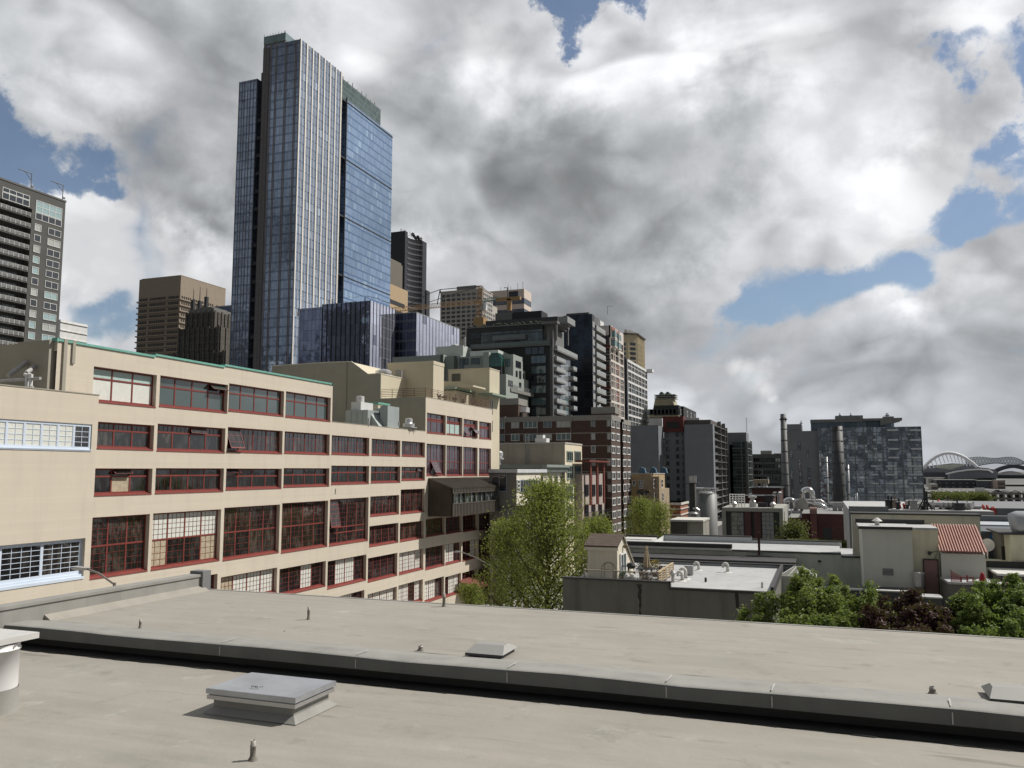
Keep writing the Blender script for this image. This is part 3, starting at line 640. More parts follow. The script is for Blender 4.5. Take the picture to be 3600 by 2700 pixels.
def sty(k, o):
 c, n = k[0], int(k[1:])
 if c == 'a':
  if n == 1: return dict(rows=[(.68, 1, 1), (.32, 1, 1)], nx=3, cell=lambda i, j: WHT if j == 0 else PTEAL)
  return dict(rows=[(.66, 1, 1), (.34, 1, 1)], nx=4, cell=lambda i, j: TEAL, opens={(3, 1): .9} if n == 2 else {})
 if c == 'b':
  if n <= 2: return dict(rows=[(.70, 1, 1), (.30, 4, 1)], nx=3 if n == 1 else 4, cell=lambda i, j: DARK if (i * 3 + j) % 4 else BRN, opens={(2, 1): .35} if n == 2 else {})
  return dict(rows=[(1, 3, 3)], nx=4, cell=lambda i, j: BRN if i % 2 else DARK, opens={(0, 0): .38} if n == 3 else {})
 if c == 'c':
  if n <= 2: return dict(rows=[(.70, 3 if n == 2 else 1, 1), (.30, 1, 1)], nx=3 if n == 1 else 4, cell=lambda i, j: (TAN if (n == 1 and i == 1 and j == 0) else BLK if (i + j + n) % 3 else DARK), opens={(1, 1): .8} if n == 1 else {})
  return dict(rows=[(.62, 1, 1), (.38, 1, 1)], nx=4, cell=lambda i, j: BLK, opens={(0, 1): .95} if n == 3 else ({(3, 1): .3} if n == 7 else {}))
 if c == 'd':
  if n == 2: return dict(rows=[(.5, 3, 4), (.5, 4, 5)], nx=4, cell=lambda i, j: (WHT if j == 1 else (TAN if i in (0, 3) else DARK)))
  if n == 5: return dict(rows=[(.22, 3, 2), (.13, 3, 1), (.65, 4, 6)], nx=4, cell=lambda i, j: BRN if (i + j) % 3 else DARK, opens={(0, 2): .18})
  return dict(rows=[(.5, 3, 4), (.5, 4, 5)], nx=3 if n == 1 else 4, cell=lambda i, j: BRN if (i * 7 + j * 3 + n) % 5 else DARK)
 if c in 'ef': return dict(rows=[(1, 3, 4)], nx=4, cell=lambda i, j: BRN)
 if c in 'gh':
  pat = {'g3': (TAN, WHT, WHT, WHT), 'g4': (DARK, DARK, WHT, DARK), 'g5': (DARK, WHT, WHT, DARK), 'g6': (DARK, DARK, DARK, DARK), 'g7': (WHT, WHT, WHT, WHT), 'h5': (WHT, TAN, WHT, DARK), 'h6': (WHT, WHT, WHT, WHT), 'h7': (WHT, WHT, DARK, WHT)}.get(k, (DARK, WHT, DARK, DARK))
  return dict(rows=[(1, 4, 5)], nx=4, cell=lambda i, j: pat[i])
 if c == 't': return dict(rows=[(.62, 1, 1), (.12, 1, 1), (.26, 1, 1)], nx=3, cell=lambda i, j: (9 if j == 1 else (PTEAL if (n == 9 and j == 0) else PUR)), opens={(0, 0): .55, (2, 0): .75} if n == 10 else {})
 if c == 'u': return dict(rows=[(.44, 2, 4), (.56, 2, 4)], nx=3, cell=lambda i, j: PUR, opens={(1, 0): .45} if n == 8 else {})
 if c == 'v': return dict(rows=[(1, 3, 4)], nx=3, cell=lambda i, j: DARK)
 pat = {'w8': (DARK, DARK, DARK), 'w9': (WHT, WHT, DARK), 'w10': (DARK, BRN, WHT), 'w11': (BRN, BRN, BRN), 'x8': (WHT, WHT, DARK), 'x9': (DARK, WHT, WHT), 'x10': (DARK, BRN, DARK), 'x11': (DARK, DARK, WHT)}[k]
 return dict(rows=[(1, 3, 5)], nx=3, cell=lambda i, j: pat[i])
for k, o in O.items():
 s_ = sty(k, o); big = o[1] - o[0]
 opening_window(S, o[0], o[1], o[2], o[3], fr=.09 if big > 4 else .08, **s_)
# ---- drain pipe pair slot at the left end
m = MB(); ya = onX((135, 760), FX)[0]
m.box(FX, FX + .14, ya, ya + .28, onX((135, 860), FX)[1], z_a + .18); m.box(FX, FX + .12, ya + .75, ya + 1.0, onX((140, 783), FX)[1], z_a + .18); m.build('downpipe', creamd, S)
# ---- canopy: brown metal glazed gallery projecting over the street
brm = mat('brown_metal', (.065, .055, .045), .55, .3, var=.2, vs=.8); brmd = mat('brown_metal_rib', (.12, .105, .088), .5, .3, var=.15)
G = thing('glazed_gallery', 'dark brown ribbed metal gallery with a strip of glass jutting from the cream building', 'gallery', (-48, 113, 18))
gx = onY(r4(1547, 1045), YS2 + 1.0)[0]; gy0 = YS2 + 1.0; gy1 = onX(r4(1942, 860), gx)[0]
zt_ = onX(r4(1547, 862), gx); zr = onX(r4(1385, 797), FX)[1]; zg1 = onX(r4(1547, 893), gx)[1]; zg0 = onX(r4(1547, 960), gx)[1]; zb_ = onX(r4(1547, 1045), gx)[1]; zt = zt_[1]
m = MB(); m.face([(FX + .01, gy0, zb_), (gx, gy0, zb_), (gx, gy0, zt), (FX + .01, gy0, zr)]); m.face([(FX + .01, gy1, zb_), (FX + .01, gy1, zr), (gx, gy1, zt), (gx, gy1, zb_)]); m.face([(FX + .01, gy0, zb_), (FX + .01, gy1, zb_), (gx, gy1, zb_), (gx, gy0, zb_)])
m.box(gx - .1, gx, gy0, gy1, zb_, zg0); m.box(gx - .1, gx, gy0, gy1, zg1, zt); m.build('shell', brm, G)
m = MB(); nn_ = 46
for i in range(nn_):
 y = gy0 + (gy1 - gy0) * (i + .15) / nn_; w_ = (gy1 - gy0) / nn_ * .55
 m.box(gx + .003, gx + .09, y, y + w_, zb_, zg0 - .1); m.box(gx + .003, gx + .09, y, y + w_, zg1 + .05, zt)
 m.prism([(FX + .05, zr + .01), (gx + .12, zt + .02), (gx + .12, zt + .10), (FX + .05, zr + .10)], 'y', y, y + w_ * .5)
m.box(gx, gx + .14, gy0, gy1, zg0 - .12, zg0); m.box(gx, gx + .12, gy0, gy1, zg1 - .04, zg1 + .05); m.build('rib', brmd, G)
m = MB(); m.face([(FX + .01, gy0 - .1, zr), (gx + .15, gy0 - .1, zt), (gx + .15, gy1, zt), (FX + .01, gy1, zr)]); m.build('roof', brm, G)
for i in range(6):
 y0_, y1_ = gy0 + .5 + (gy1 - gy0 - .8) * i / 6, gy0 + .5 + (gy1 - gy0 - .8) * (i + 1) / 6; m = MB()
 m.box(gx - .25, gx - .22, y0_, y1_, zg0, zg1 - .04, 1); m.box(gx - .25, gx + .02, y0_, y0_ + .15, zg0, zg1 - .04, 0); m.box(gx - .2, gx - .1, y0_ + .6 * (y1_ - y0_), y0_ + .6 * (y1_ - y0_) + .07, zg0, zg1 - .04, 0)
 m.build('window', [mat('bronze_frame', (.10, .095, .085), .5, .2), gblk_ if False else glass('gallery_glass', (.03, .04, .04), .05, .12, 1.0, inner=(.25, .27, .26))], G)
# ---- projecting left wing with pale blue windows
WX = -49.05
wy1, wz = onX(r2(577, 402), WX); wz = (wz + onX(r2(60, 340), WX)[1]) / 2
B_ = thing('annex_building', 'plain cream annex with pale blue framed windows at the left edge of the view', 'building', (WX - 9, wy1 - 14, GZ))
bo = [op(-60, 537 * .3705, 900, 706.6 + 568 * .3705, 950, 706.6 + 722 * .3705, X=WX), op(-60, 495 * .3705, 1190, 706.6 + 1230 * .3705, 1300, 706.6 + 1480 * .3705, X=WX)]
bo[0][2:] = [onX(r2(530, 725), WX)[1], onX(r2(537, 568), WX)[1]]; bo[1][2:] = [onX(r2(468, 1470), WX)[1], onX(r2(495, 1230), WX)[1]]
bo[0][1] = onX(r2(537, 600), WX)[0]; bo[1][1] = onX(r2(495, 1300), WX)[0]
wy0 = 8.0; bo[0][0] = bo[0][1] - 13.2; bo[1][0] = bo[1][1] - 15.6
for q_ in bo: q_[0] = max(q_[0], wy0 + 1)
m = MB(); holed_wall(m, WX, wy0, wy1, GZ, [(wy0, wy1 + 1, wz)], bo); m.box(WX - 24, WX - .52, wy0, wy1 - .01, GZ, wz - .4, 1)
m.box(WX - .3, WX - .003, wy0, wy1, wz - .5, wz - .003, 0); m.box(WX - 1.2, WX - .004, wy1 - .3, wy1, GZ, wz - .004, 1); m.build('wall', [cream, creamd], B_)
m = MB(); m.box(WX - .35, WX + .04, wy0, wy1 + .03, wz, wz + .07); m.build('coping', creamd, B_)
opening_window(B_, *bo[0], rows=[(1, 2, 4)], nx=10, cell=lambda i, j: (DARK if i == 9 else PAPER if i == 99 else (BLK if i in (2, 5) and False else WHT)), X=WX, fmat=blue, smat=blue, depth=.12, mun=.035, fr=.16, sillh=.12)
opening_window(B_, *bo[1], rows=[(1, 4, 6)], nx=5, cell=lambda i, j: DARK if i % 2 else BRN, X=WX, fmat=blue, smat=blue, depth=.32, mun=.035, fr=.2, sillh=.35)
# ---- penthouse volumes on the school
def px(p, Y): return onY(p, Y)
YP = YS2
prof = [s6(-340, 112), s6(0, 105), s6(290, 95), s6(355, 95), s6(600, 278), s6(785, 268)]
pts = [onY(p, YP) for p in prof]
pts = [(onY(d_(650, 790), YP)[0] - 5, pts[1][1] - .1)] + pts[1:]
PH = thing('rooftop_block', 'large cream penthouse with sloping shoulder rising behind the school roof', 'rooftop block', (-65, YP + 5, z2))
xe = pts[-1][0]; yb = onX(s6(1170, 350), xe)[0]
m = MB(); poly = [(pts[0][0], z2 - .3)] + [(a, b_) for a, b_ in pts] + [(xe, z2 - .3)]
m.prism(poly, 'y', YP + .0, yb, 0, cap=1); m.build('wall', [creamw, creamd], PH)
m = MB()
for (a, b_), (c, e_) in zip(pts, pts[1:]): m.prism([(a, b_), (c, e_), (c, e_ + .12), (a, b_ + .12)], 'y', YP - .05, YP + .2)
m.box(xe - .2, xe + .05, YP + .21, yb, pts[-1][1], pts[-1][1] + .12); m.build('coping', mat('pale_coping', (.62, .59, .50), .6), PH)
m = MB(); xj = onY(s6(290, 100), YP)[0]; m.tube([(xj, YP - .08, z2), (xj, YP - .08, pts[2][1])], .07, 6); m.build('downpipe', creamd, PH)
# side wall of corner block above the lower roof
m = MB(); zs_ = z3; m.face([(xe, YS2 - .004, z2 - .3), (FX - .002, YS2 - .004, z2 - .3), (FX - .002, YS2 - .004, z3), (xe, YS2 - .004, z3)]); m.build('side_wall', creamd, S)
fan = mat('fan_metal', (.62, .63, .64), .35, .5, var=.1, vs=2)
x_, z_ = onY(s6(820, 268), YP + 3); m = MB(); m.box(x_ - 1.0, x_ + 1.0, YP + 2.2, YP + 4, z_ - .4, z_ - .1, 1); m.lathe(x_, YP + 3, [(.9, z_ - .1), (1.15, z_ + .05), (1.15, z_ + .4), (.8, z_ + .55), (0, z_ + .6)], 24)
solo(m, 'exhaust_fan', [fan, galvd], 'round low metal exhaust fan beside the sloping shoulder of the penthouse', 'roof fan', None, False)
# second block (square tower)
yq = YP + 7.5
bx = onY(s6(1550, 75), yq); b0 = onY(s6(885, 110), yq)[0]; b1y = onX(s6(1705, 112), bx[0])[0]
Q = thing('rooftop_block', 'square cream rooftop block standing behind the railing of the corner roof', 'rooftop block', (bx[0] - 4, yq + 2, z3))
m = MB(); m.box(b0, bx[0], yq, b1y, z3 - .3, bx[1] - .5); m.build('wall', creamw, Q); m = MB(); m.box(b0 - .05, bx[0] + .05, yq - .05, b1y + .05, bx[1] - .5, bx[1]); m.build('coping', creamw, Q)
m = MB(); a_, c_ = onY(s6(1000, 210), yq), onY(s6(1080, 290), yq); m.box(a_[0], c_[0], yq - .06, yq - .003, c_[1], a_[1]); m.build('access_panel', mat('panel_grey', (.33, .34, .32), .6), Q)
m = MB(); a_, c_ = onY(s6(1095, 210), yq - .4), onY(s6(1095, 330), yq - .4); m.tube([(a_[0], yq - .4, c_[1] - 1), (a_[0], yq - .4, a_[1])], .12, 8); solo(m, 'flue_pipe', whmet, 'white flue pipe against the square rooftop block', 'flue')
# railing
rl = mat('railing_brown', (.14, .065, .045), .6, .2, var=.1)
RR = thing('roof_railing', 'brown metal pipe railing round the corner roof terrace of the school', 'railing', (FX - 3, (YS2 + YS3) / 2, z3))
zr0 = z3 + .06
xw = onY(s6(790, 560), YS2 + .3)[0]
for k in range(5):
 m = MB(); z = zr0 + .25 + k * .24; m.tube([(xw, YS2 + .3, z), (FX - .2, YS2 + .3, z), (FX - .2, YS3 - .3, z)], .03, 6, cap=True); m.build('rail', rl, RR)
for y in lin(YS2 + .3, YS3 - .3, 13): m = MB(); m.tube([(FX - .2, y, zr0), (FX - .2, y, zr0 + 1.25)], .035, 6); m.build('post', rl, RR)
for x in lin(xw, FX - .2, 5)[:-1]: m = MB(); m.tube([(x, YS2 + .3, zr0), (x, YS2 + .3, zr0 + 1.25)], .035, 6); m.build('post', rl, RR)
leafm = mat('pot_leaf', (.06, .08, .03), .7, var=.4, vs=6); clay = mat('planter', (.30, .20, .12), .8, var=.2)
for i, y in enumerate((YS2 + 6.2, YS2 + 8.0, YS2 + 11.5, YS2 + 14.5)):
 m = MB(); m.lathe(FX - .9, y, [(.2, z3), (.3, z3 + .35), (.27, z3 + .36)], 10, 1)
 for k in range(14): a = R.uniform(0, 6.28); m.blobby(FX - .9 + R.uniform(-.3, .3), y + R.uniform(-.3, .3), z3 + .5 + R.uniform(0, .4), .13, 5, 0)
 solo(m, 'potted_plant', [leafm, clay], 'potted plant on the roof terrace, %s from the near corner of the railing' % ('first', 'second', 'third', 'fourth')[i], 'potted plant', 'potted plants on the school roof terrace')
# third block with green eaves behind the far end
y3 = YS3 + 2.5; c3 = onY(s1(1000, 728), y3); d3y = onX(s1(1145, 765), c3[0])[0]; l3 = onY(s1(400, 770), y3)[0]
E = thing('eaved_building', 'cream block with pale green projecting eaves and a slatted vent behind the school', 'building', (c3[0] - 5, y3 + 2, GZ))
m = MB(); m.box(c3[0] - 3.6, c3[0], y3, d3y, GZ, c3[1]); m.box(l3, c3[0] - 3.6, y3 + .02, d3y + 2, z3, c3[1] - .02); m.build('wall', creamw, E)
m = MB(); m.box(l3 - .1, c3[0] + .06, y3 - .06, d3y + .06, c3[1], c3[1] + .15); m.build('coping', creamw, E)
a_, c_ = onY(s1(450, 808), y3 - .05), onY(s1(573, 910), y3 - .05); m = MB()
m.box(a_[0], c_[0], y3 - .05, y3 + .01, c_[1], a_[1])
for k in range(9): z = c_[1] + (a_[1] - c_[1]) * (k + .3) / 9; m.box(a_[0], c_[0], y3 - .12, y3 - .05, z, z + .09)
m.build('louvre_vent', mat('louvre_grey', (.13, .13, .115), .6), E)
ge = mat('green_eave', (.27, .34, .28), .6, var=.08, dirt=.1)
ezt = onX(s1(1050, 1078), c3[0] + 1.6); xe_ = c3[0] + 1.5
m = MB(); zt_e = ezt[1]; m.box(onY(s1(830, 1090), ezt[0])[0], xe_, ezt[0], onX(s1(1262, 1140), xe_)[0], zt_e - .3, zt_e)
q0 = onX(s1(478, 995), c3[0] - 2.8); m.box(onY(s1(330, 1010), q0[0])[0], c3[0] - 2.8 + .3, q0[0], onX(s1(826, 1095), c3[0] - 2.8)[0], q0[1] - .3, q0[1]); m.build('eave', ge, E)
m = MB(); m.box(l3 + 1, c3[0] - 2.9, q0[0] + 1.2, q0[0] + 8, z3 - 3, q0[1] - .45)
wv = onY(s1(430, 955), q0[0] + .8); wv2 = onY(s1(760, 1050), q0[0] + .8)
m.prism([(l3 + 1, q0[1]), (wv2[0], q0[1]), (wv2[0], q0[1] + .25), (wv[0], q0[1] + 1.0), (l3 + 1, q0[1] + 1.2)], 'y', q0[0] + .8, q0[0] + 6); m.build('stair_head', creamw, E)
m = MB()
for (p, q_) in ((s1(1058, 1215), s1(1060, 1410)), (s1(1052, 1490), s1(1058, 1659))):
 ya, za = onX(p, c3[0]); yb_, zb__ = onX(q_, c3[0]); w0 = winmesh(.9, za - zb__, 1, 3, .06, (creamd, gdark), 'eav'); windows(E, [('E', c3[0] + .02, y3 + .8, zb__, w0)])
# ---- equipment on the lower roof of the school
zr_ = z2 - .3
def eq(p, q_, Y, dep, name, mats, label, cat, group=None, z0=None):
 a, c = onY(p, Y), onY(q_, Y); m = MB(); m.box(a[0], c[0], Y, Y + dep, z0 if z0 is not None else min(a[1], c[1]), max(a[1], c[1]))
 return m, a, c
gb = mat('unit_grey', (.36, .40, .40), .5, .2, var=.08, dirt=.15); gw = mat('unit_white', (.62, .63, .62), .5, .1, var=.06, dirt=.12)
Yq = YS1 + 11
m, a, c = eq(s6(270, 800), s6(590, 1010), Yq, 5.5, '', gb, '', '');
for k in range(1, 4): x = a[0] + (c[0] - a[0]) * k / 4; m.box(x - .04, x + .04, Yq - .05, Yq, zr_, a[1])
m.prism([(c[0] + .0, a[1] - .5), (c[0] + 1.3, a[1] - 2.2), (c[0] + 1.3, a[1] - 2.4), (c[0], a[1] - 2.4)], 'y', Yq + .8, Yq + 3.2); m.v = [(x, y, max(z, zr_) if z < a[1] - 1 and z < zr_ + .5 else z) for x, y, z in m.v]
solo(m, 'air_handler', [gb], 'long grey-green air handling unit with sloped intake hood on the school roof', 'rooftop unit')
m, a, c = eq(s6(352, 678), s6(490, 800), Yq + 1, 3, '', gw, '', ''); m.lathe((a[0] + c[0]) / 2, Yq + 2, [(.5, a[1]), (.5, a[1] + .75), (.35, a[1] + .8), (0, a[1] + .8)], 16)
for x in (a[0] + .2, c[0] - .2):
 for y in (Yq + 1.2, Yq + 3.7): m.box(x - .06, x + .06, y - .06, y + .06, zr_, c[1])
solo(m, 'air_unit', [gw], 'boxy white rooftop unit with round fan raised on legs', 'rooftop unit')
m, a, c = eq(s6(775, 735), s6(880, 1010), Yq + 2, 3, '', gb, '', '', z0=zr_); m.box(a[0] - 1.2, a[0], Yq + 3, Yq + 4.5, zr_, a[1] - .2)
solo(m, 'air_duct', [gb], 'tall upright grey duct box against the shaded wall', 'duct')
m, a, c = eq(s6(505, 715), s6(740, 830), Yq + 6, 3, '', creamw, '', '', z0=zr_); m.box(a[0] - .1, c[0] + .1, Yq + 5.9, Yq + 9.1, a[1], a[1] + .25, 1)
solo(m, 'rooftop_cabin', [creamw, teal], 'small cream roof box with green edge behind the rooftop units', 'roof box')
x, z = onY(s6(1190, 1050), YS2 - 4); m = MB(); y = YS2 - 4; m.box(x - .8, x + .8, y - .8, y + .8, z - .05, z + .05, 1)
for (u, v_) in ((-.6, -.6), (.6, -.6), (.6, .6), (-.6, .6)): m.box(x + u - .04, x + u + .04, y + v_ - .04, y + v_ + .04, zr_, z, 1)
m.lathe(x, y, [(.75, z + .05), (.78, z + .5), (.55, z + .55), (.5, z + .62), (.48, z + 1.15), (.3, z + 1.22), (0, z + 1.24)], 20)
solo(m, 'exhaust_fan', [fan, galvd], 'domed white exhaust fan on a small stand near the parapet', 'roof fan')
for i, (p, hh) in enumerate(((s6(605, 910), 0), (s6(1045, 968), 0))):
 x, z = onY(p, YS1 + 5); m = MB(); m.tube([(x, YS1 + 5, zr_), (x, YS1 + 5, z)], .09, 8); solo(m, 'vent_pipe', galvd, ('short grey vent pipe beside the hooded unit', 'short grey vent pipe left of the domed fan')[i], 'vent pipe')
# equipment behind annex (left): pipes against shaded end wall
xa_ = FX - .6
m = MB(); x0_, z0_ = onY(c0(112, 1330), YS0); m.box(x0_, FX - .7, YS0 + .26, YS0 + 2, wz - 1, z0_); m.box(FX - 1.7, FX - .3, YS0 - .4, YS0, wz - 1, z_a + .05)
m.build('end_wall', creamd, S)
for i, (p, q_, o_) in enumerate(((r1(185, 1500), r1(70, 1600), 0), (r1(260, 1520), r1(200, 1580), 1))):
 a, b_ = onY(p, YS0 - .2), onY(q_, YS0 - 1.5); m = MB(); m.tube([(a[0], YS0 - .1, a[1]), (b_[0], YS0 - 1.6, b_[1])], .16, 10); solo(m, 'steel_brace', galvd, ('diagonal galvanised duct leaning on the end wall, left one', 'diagonal galvanised duct leaning on the end wall, right one')[i], 'duct', 'slanting ducts behind the annex')
PF = thing('pipe_frame', 'white pipework frame standing on the annex roof', 'pipework', (FX - 3, YS0 - 2, wz - .4))
x, z = onY(r1(200, 1590), YS0 - 2.2); x2, _ = onY(r1(90, 1640), YS0 - 2.2)
for dx in (0, .35): m = MB(); m.tube([(x + dx, YS0 - 2.2, wz - .4), (x + dx, YS0 - 2.2, z), (x - .25 + dx, YS0 - 2.2, z)], .12, 8); m.build('pipe', whmet, PF)
m = MB(); m.tube([(x2, YS0 - 2.2, wz - .4), (x2, YS0 - 2.2, z - .9), (x + .6, YS0 - 2.2, z - .9)], .09, 8); m.tube([(x2 - 1.5, YS0 - 2.2, z - .35), (x + 1.2, YS0 - 2.2, z - .3)], .1, 8); m.build('pipe', galvd, PF)
# ---- awning at street level
m = MB(); ya = YS3 - 13; m.prism([(FX + .02, GZ + 4.2), (FX + 2.4, GZ + 3.1), (FX + 2.4, GZ + 2.9), (FX + .02, GZ + 4.0)], 'y', ya, YS3 - 1); solo(m, 'awning', mat('red_canvas', (.16, .03, .028), .7), 'red canvas awning over the pavement at the foot of the cream building', 'awning')
# ================================================================== city behind
conc = mat('concrete', (.33, .33, .31), .85, var=.12, vs=.2, dirt=.1); dkmet = mat('dark_metal', (.05, .052, .056), .5, .4); drk = mat('near_black', (.018, .019, .022), .6, var=.2)
wfr = mat('white_frame', (.70, .71, .70), .5); gfr = mat('grey_frame', (.30, .31, .31), .5)
gcity = glass('glass_city', (.022, .028, .036), .05, .05, 1.0); gcityb = glass('glass_pale', (.10, .15, .16), .06, .05, 1.0); gblind = mat('city_blind', (.40, .42, .40), .5, var=.15, vs=.4); gsky = glass('glass_aqua', (.32, .45, .46), .1, .04, 1.0)
def wmix(w, h, nx, mats_list, **kw):
 ms_ = [winmesh(w, h, nx, kw.get('ny', 1), kw.get('fr', .12), mm, 'k%d_%s' % (i, mm[0].name + mm[1].name), d=kw.get('d', .12)) for i, mm in enumerate(mats_list)]
 return lambda i, j: ms_[(i * 7 + j * 5 + (i * j) % 3) % len(ms_)]
# ---- dark grey apartment tower at the left edge
R = random.Random(21)
def condo_left():
 X = atD((142, 437), 238)[0]; yR, zT = onX((142, 437), X)
 y_ = lambda p: onX(p, X)[0]
 yL = onX((-75, 380), X)[0]; X2 = X - 22
 t = thing('apartment_tower', 'dark grey apartment tower with stacks of white railed balconies at the left edge', 'building', (X - 10, yR - 20, GZ))
 dg = panel('dark_grey_panel', (.085, .085, .08), 60, 3.0, .6, .05, .8, var=.08)
 yb = onX(c0(225, 700), X)[0]                       # balcony stack ends here
 m = MB(); m.box(X2, X, yb, yR, GZ, zT); m.box(X2, X - 2.2, yL, yb, GZ, zT); m.box(X - 2.2, X, yL, yb, onX(c0(225, 290), X)[1], zT)
 m.build('wall', dg, t)
 m = MB(); m.box(X2, X + .15, yL, yR + .15, zT, zT + .5); m.build('parapet', mat('parapet_grey', (.12, .12, .115), .8), t)
 m = MB(); m.box(X2 + 2, X - 6, yL - 8, y_((20, 400)), zT, zT + 5); m.build('roof_block', dg, t)
 zA, zB = onX(c0(300, 475), X)[1], onX(c0(235, 1310), X)[1]; fl = (onX(c0(290, 440), X)[1] - onX(c0(245, 1195), X)[1]) / 9.0
 z0 = onX(c0(290, 470), X)[1]
 y1, y1b, y2, y2b = y_(c0(268, 440)), y_(c0(320, 440)), y_(c0(372, 480)), y_(c0(473, 490))
 ms1 = wmix(y1b - y1, 2.0, 1, [(wfr, gcity), (wfr, gcity), (wfr, gsky), (wfr, gblind), (wfr, gsky), (wfr, gblind)], fr=.13)
 ms2 = wmix(y2b - y2, 2.0, 2, [(wfr, gcity), (wfr, gcity), (wfr, gsky), (wfr, gblind), (wfr, gblind)], fr=.13)
 sp = []
 for k in range(18):
  z = z0 - k * fl; sp.append(('E', X + .02, (y1 + y1b) / 2, z, ms1(k, 1))); sp.append(('E', X + .02, (y2 + y2b) / 2, z - .0, ms2(k, 2)))
 za, zb = onX(c0(275, 225), X)[1], onX(c0(272, 375), X)[1]
 w1 = winmesh(y_(c0(483, 300)) - y_(c0(277, 300)), (za - zb) * .62, 4, 2, .14, (wfr, gsky), 'pent'); w2 = winmesh(y_(c0(483, 300)) - y_(c0(277, 300)), (za - zb) * .36, 4, 1, .14, (wfr, gcity), 'pentb')
 yc = (y_(c0(483, 300)) + y_(c0(277, 300))) / 2; sp += [('E', X + .02, yc, zb + (za - zb) * .38, w1), ('E', X + .02, yc, zb, w2)]
 za, zb = onX(c0(20, 125), X)[1], onX(c0(15, 215), X)[1]; ya, yb2 = y_(c0(15, 200)), y_(c0(228, 250))
 sp += [('E', X + .02, (ya + yb2) / 2, zb + (za - zb) * .6, winmesh(yb2 - ya, (za - zb) * .4, 4, 1, .14, (wfr, gcity), 'pc')), ('E', X + .02, (ya + yb2) / 2, zb, winmesh(yb2 - ya, (za - zb) * .58, 4, 1, .14, (wfr, gcity), 'pd'))]
 windows(t, sp)
 # balconies
 zb0 = onX(c0(20, 290), X)[1]; sl = MB()
 for k in range(18):
  z = zb0 - k * fl
  b_ = MB(); b_.box(X - 2.2, X + .1, yL, yb - .1, z - .3, z); o = b_.build('balcony', dg, t)
  r_ = MB()
  for q in (.25, .55, .85, 1.1): r_.box(X + .02, X + .10, yL, yb - .3, z + q, z + q + .07)
  y = yb - .3
  while y > yL: r_.box(X + .02, X + .12, y - .08, y, z, z + 1.15); y -= 1.5
  q_ = r_.build('railing', wfr, t if False else None); q_.parent = o
  if k < 14: g_ = MB(); g_.box(X - 2.19, X - 2.15, yL, yb - .5, z + .05, z + 2.3); g_.build('patio_glass', grid('patio_glass', 1.5, 3, (.03, .035, .04), (.12, .14, .14), (.25, .25, .25), .12, .1, .3), t)
 for i, p in enumerate((c0(240, 155), c0(485, 240))):
  y, z = onX(p, X - 1); m = MB(); zt = z + 5.0
  m.tube([(X - 1, y, zT), (X - 1, y, zt)], .12, 6); m.tube([(X - 1, y - 4.2, zt - .1), (X - 1, y + .2, zt)], .13, 6); m.tube([(X - 1, y - 2.4, zt), (X - 1, y, zt - 2)], .08, 6); m.box(X - 1.2, X - .8, y, y + .8, zT + 1.2, zT + 1.7)
  solo(m, 'davit_arm', mat('davit_grey', (.16, .17, .18), .6), ('window washing davit on the left tower roof, nearer the frame edge', 'window washing davit on the left tower roof, at its right corner')[i], 'davit', 'roof davits on the dark apartment tower')
condo_left()
# sliver of white building
b_ = boxc((131, 690), 300, pl=(125, 690), dp=12, zb=GZ); m = MB(); m.box(b_.x0, b_.x1, b_.y0, b_.y1, b_.z0, b_.z1)
for k in range(8): m.box(b_.x1, b_.x1 + .3, b_.y0, b_.y1, b_.z1 - 3 * k - 1, b_.z1 - 3 * k - .7)
solo(m, 'white_building', wfr, 'thin sliver of white building showing past the dark apartment tower', 'building')
# ---- brown office tower
def brown():
 b = boxc(r1(1320, 868), 560, pl=r1(1017, 900), pr=r1(1645, 970)); t = thing('office_tower', 'brown stone office tower with blank top and bands of narrow windows', 'building', b.base())
 c = panel('brown_stone', (.29, .24, .185), 1.6, 1.6, .85, .08, .85, var=.05)
 m = MB(); m.box(b.x0, b.x1, b.y0, b.y1, GZ, b.z1)
 fl = 4.05; zt = onY(r1(1015, 1038), b.y0)[1]; sp = []; lx = b.x1 - b.x0; ly = b.y1 - b.y0
 for k in range(18):
  z = zt - k * fl
  if z - 3 < GZ: break
  m.box(b.x0 - .9, b.x1 + .9, b.y0 - .9, b.y1, z - fl + .9, z - fl + 1.75)
 m.build('wall', c, t)
 dk = mat('slot_dark', (.03, .028, .026), .3); w1 = winmesh(1.35, 2.4, 1, 1, .1, (c, dk), 'brn')
 for k in range(14):
  z = zt - k * fl - 2.5
  for (a, e, n) in ((.02, .22, 5), (.27, .66, 9), (.72, .97, 6)):
   for u in cells(b.x0 + lx * a, b.x0 + lx * e, n): sp.append(('S', b.y0 - .02, u, z, w1))
  for (a, e, n) in ((.02, .24, 5), (.28, .73, 10), (.78, .98, 5)):
   for u in cells(b.y0 + ly * a, b.y0 + ly * e, n): sp.append(('E', b.x1 + .02, u, z, w1))
 windows(t, sp)
 m = MB(); m.box(b.x0 + 2, b.x1 - .5, b.y0 - .06, b.y0 + .1, b.z1, b.z1 + .4); m.box(b.x1 - .3, b.x1 + .1, b.y0, b.y1, b.z1, b.z1 + .4); m.build('parapet', c, t)
brown()
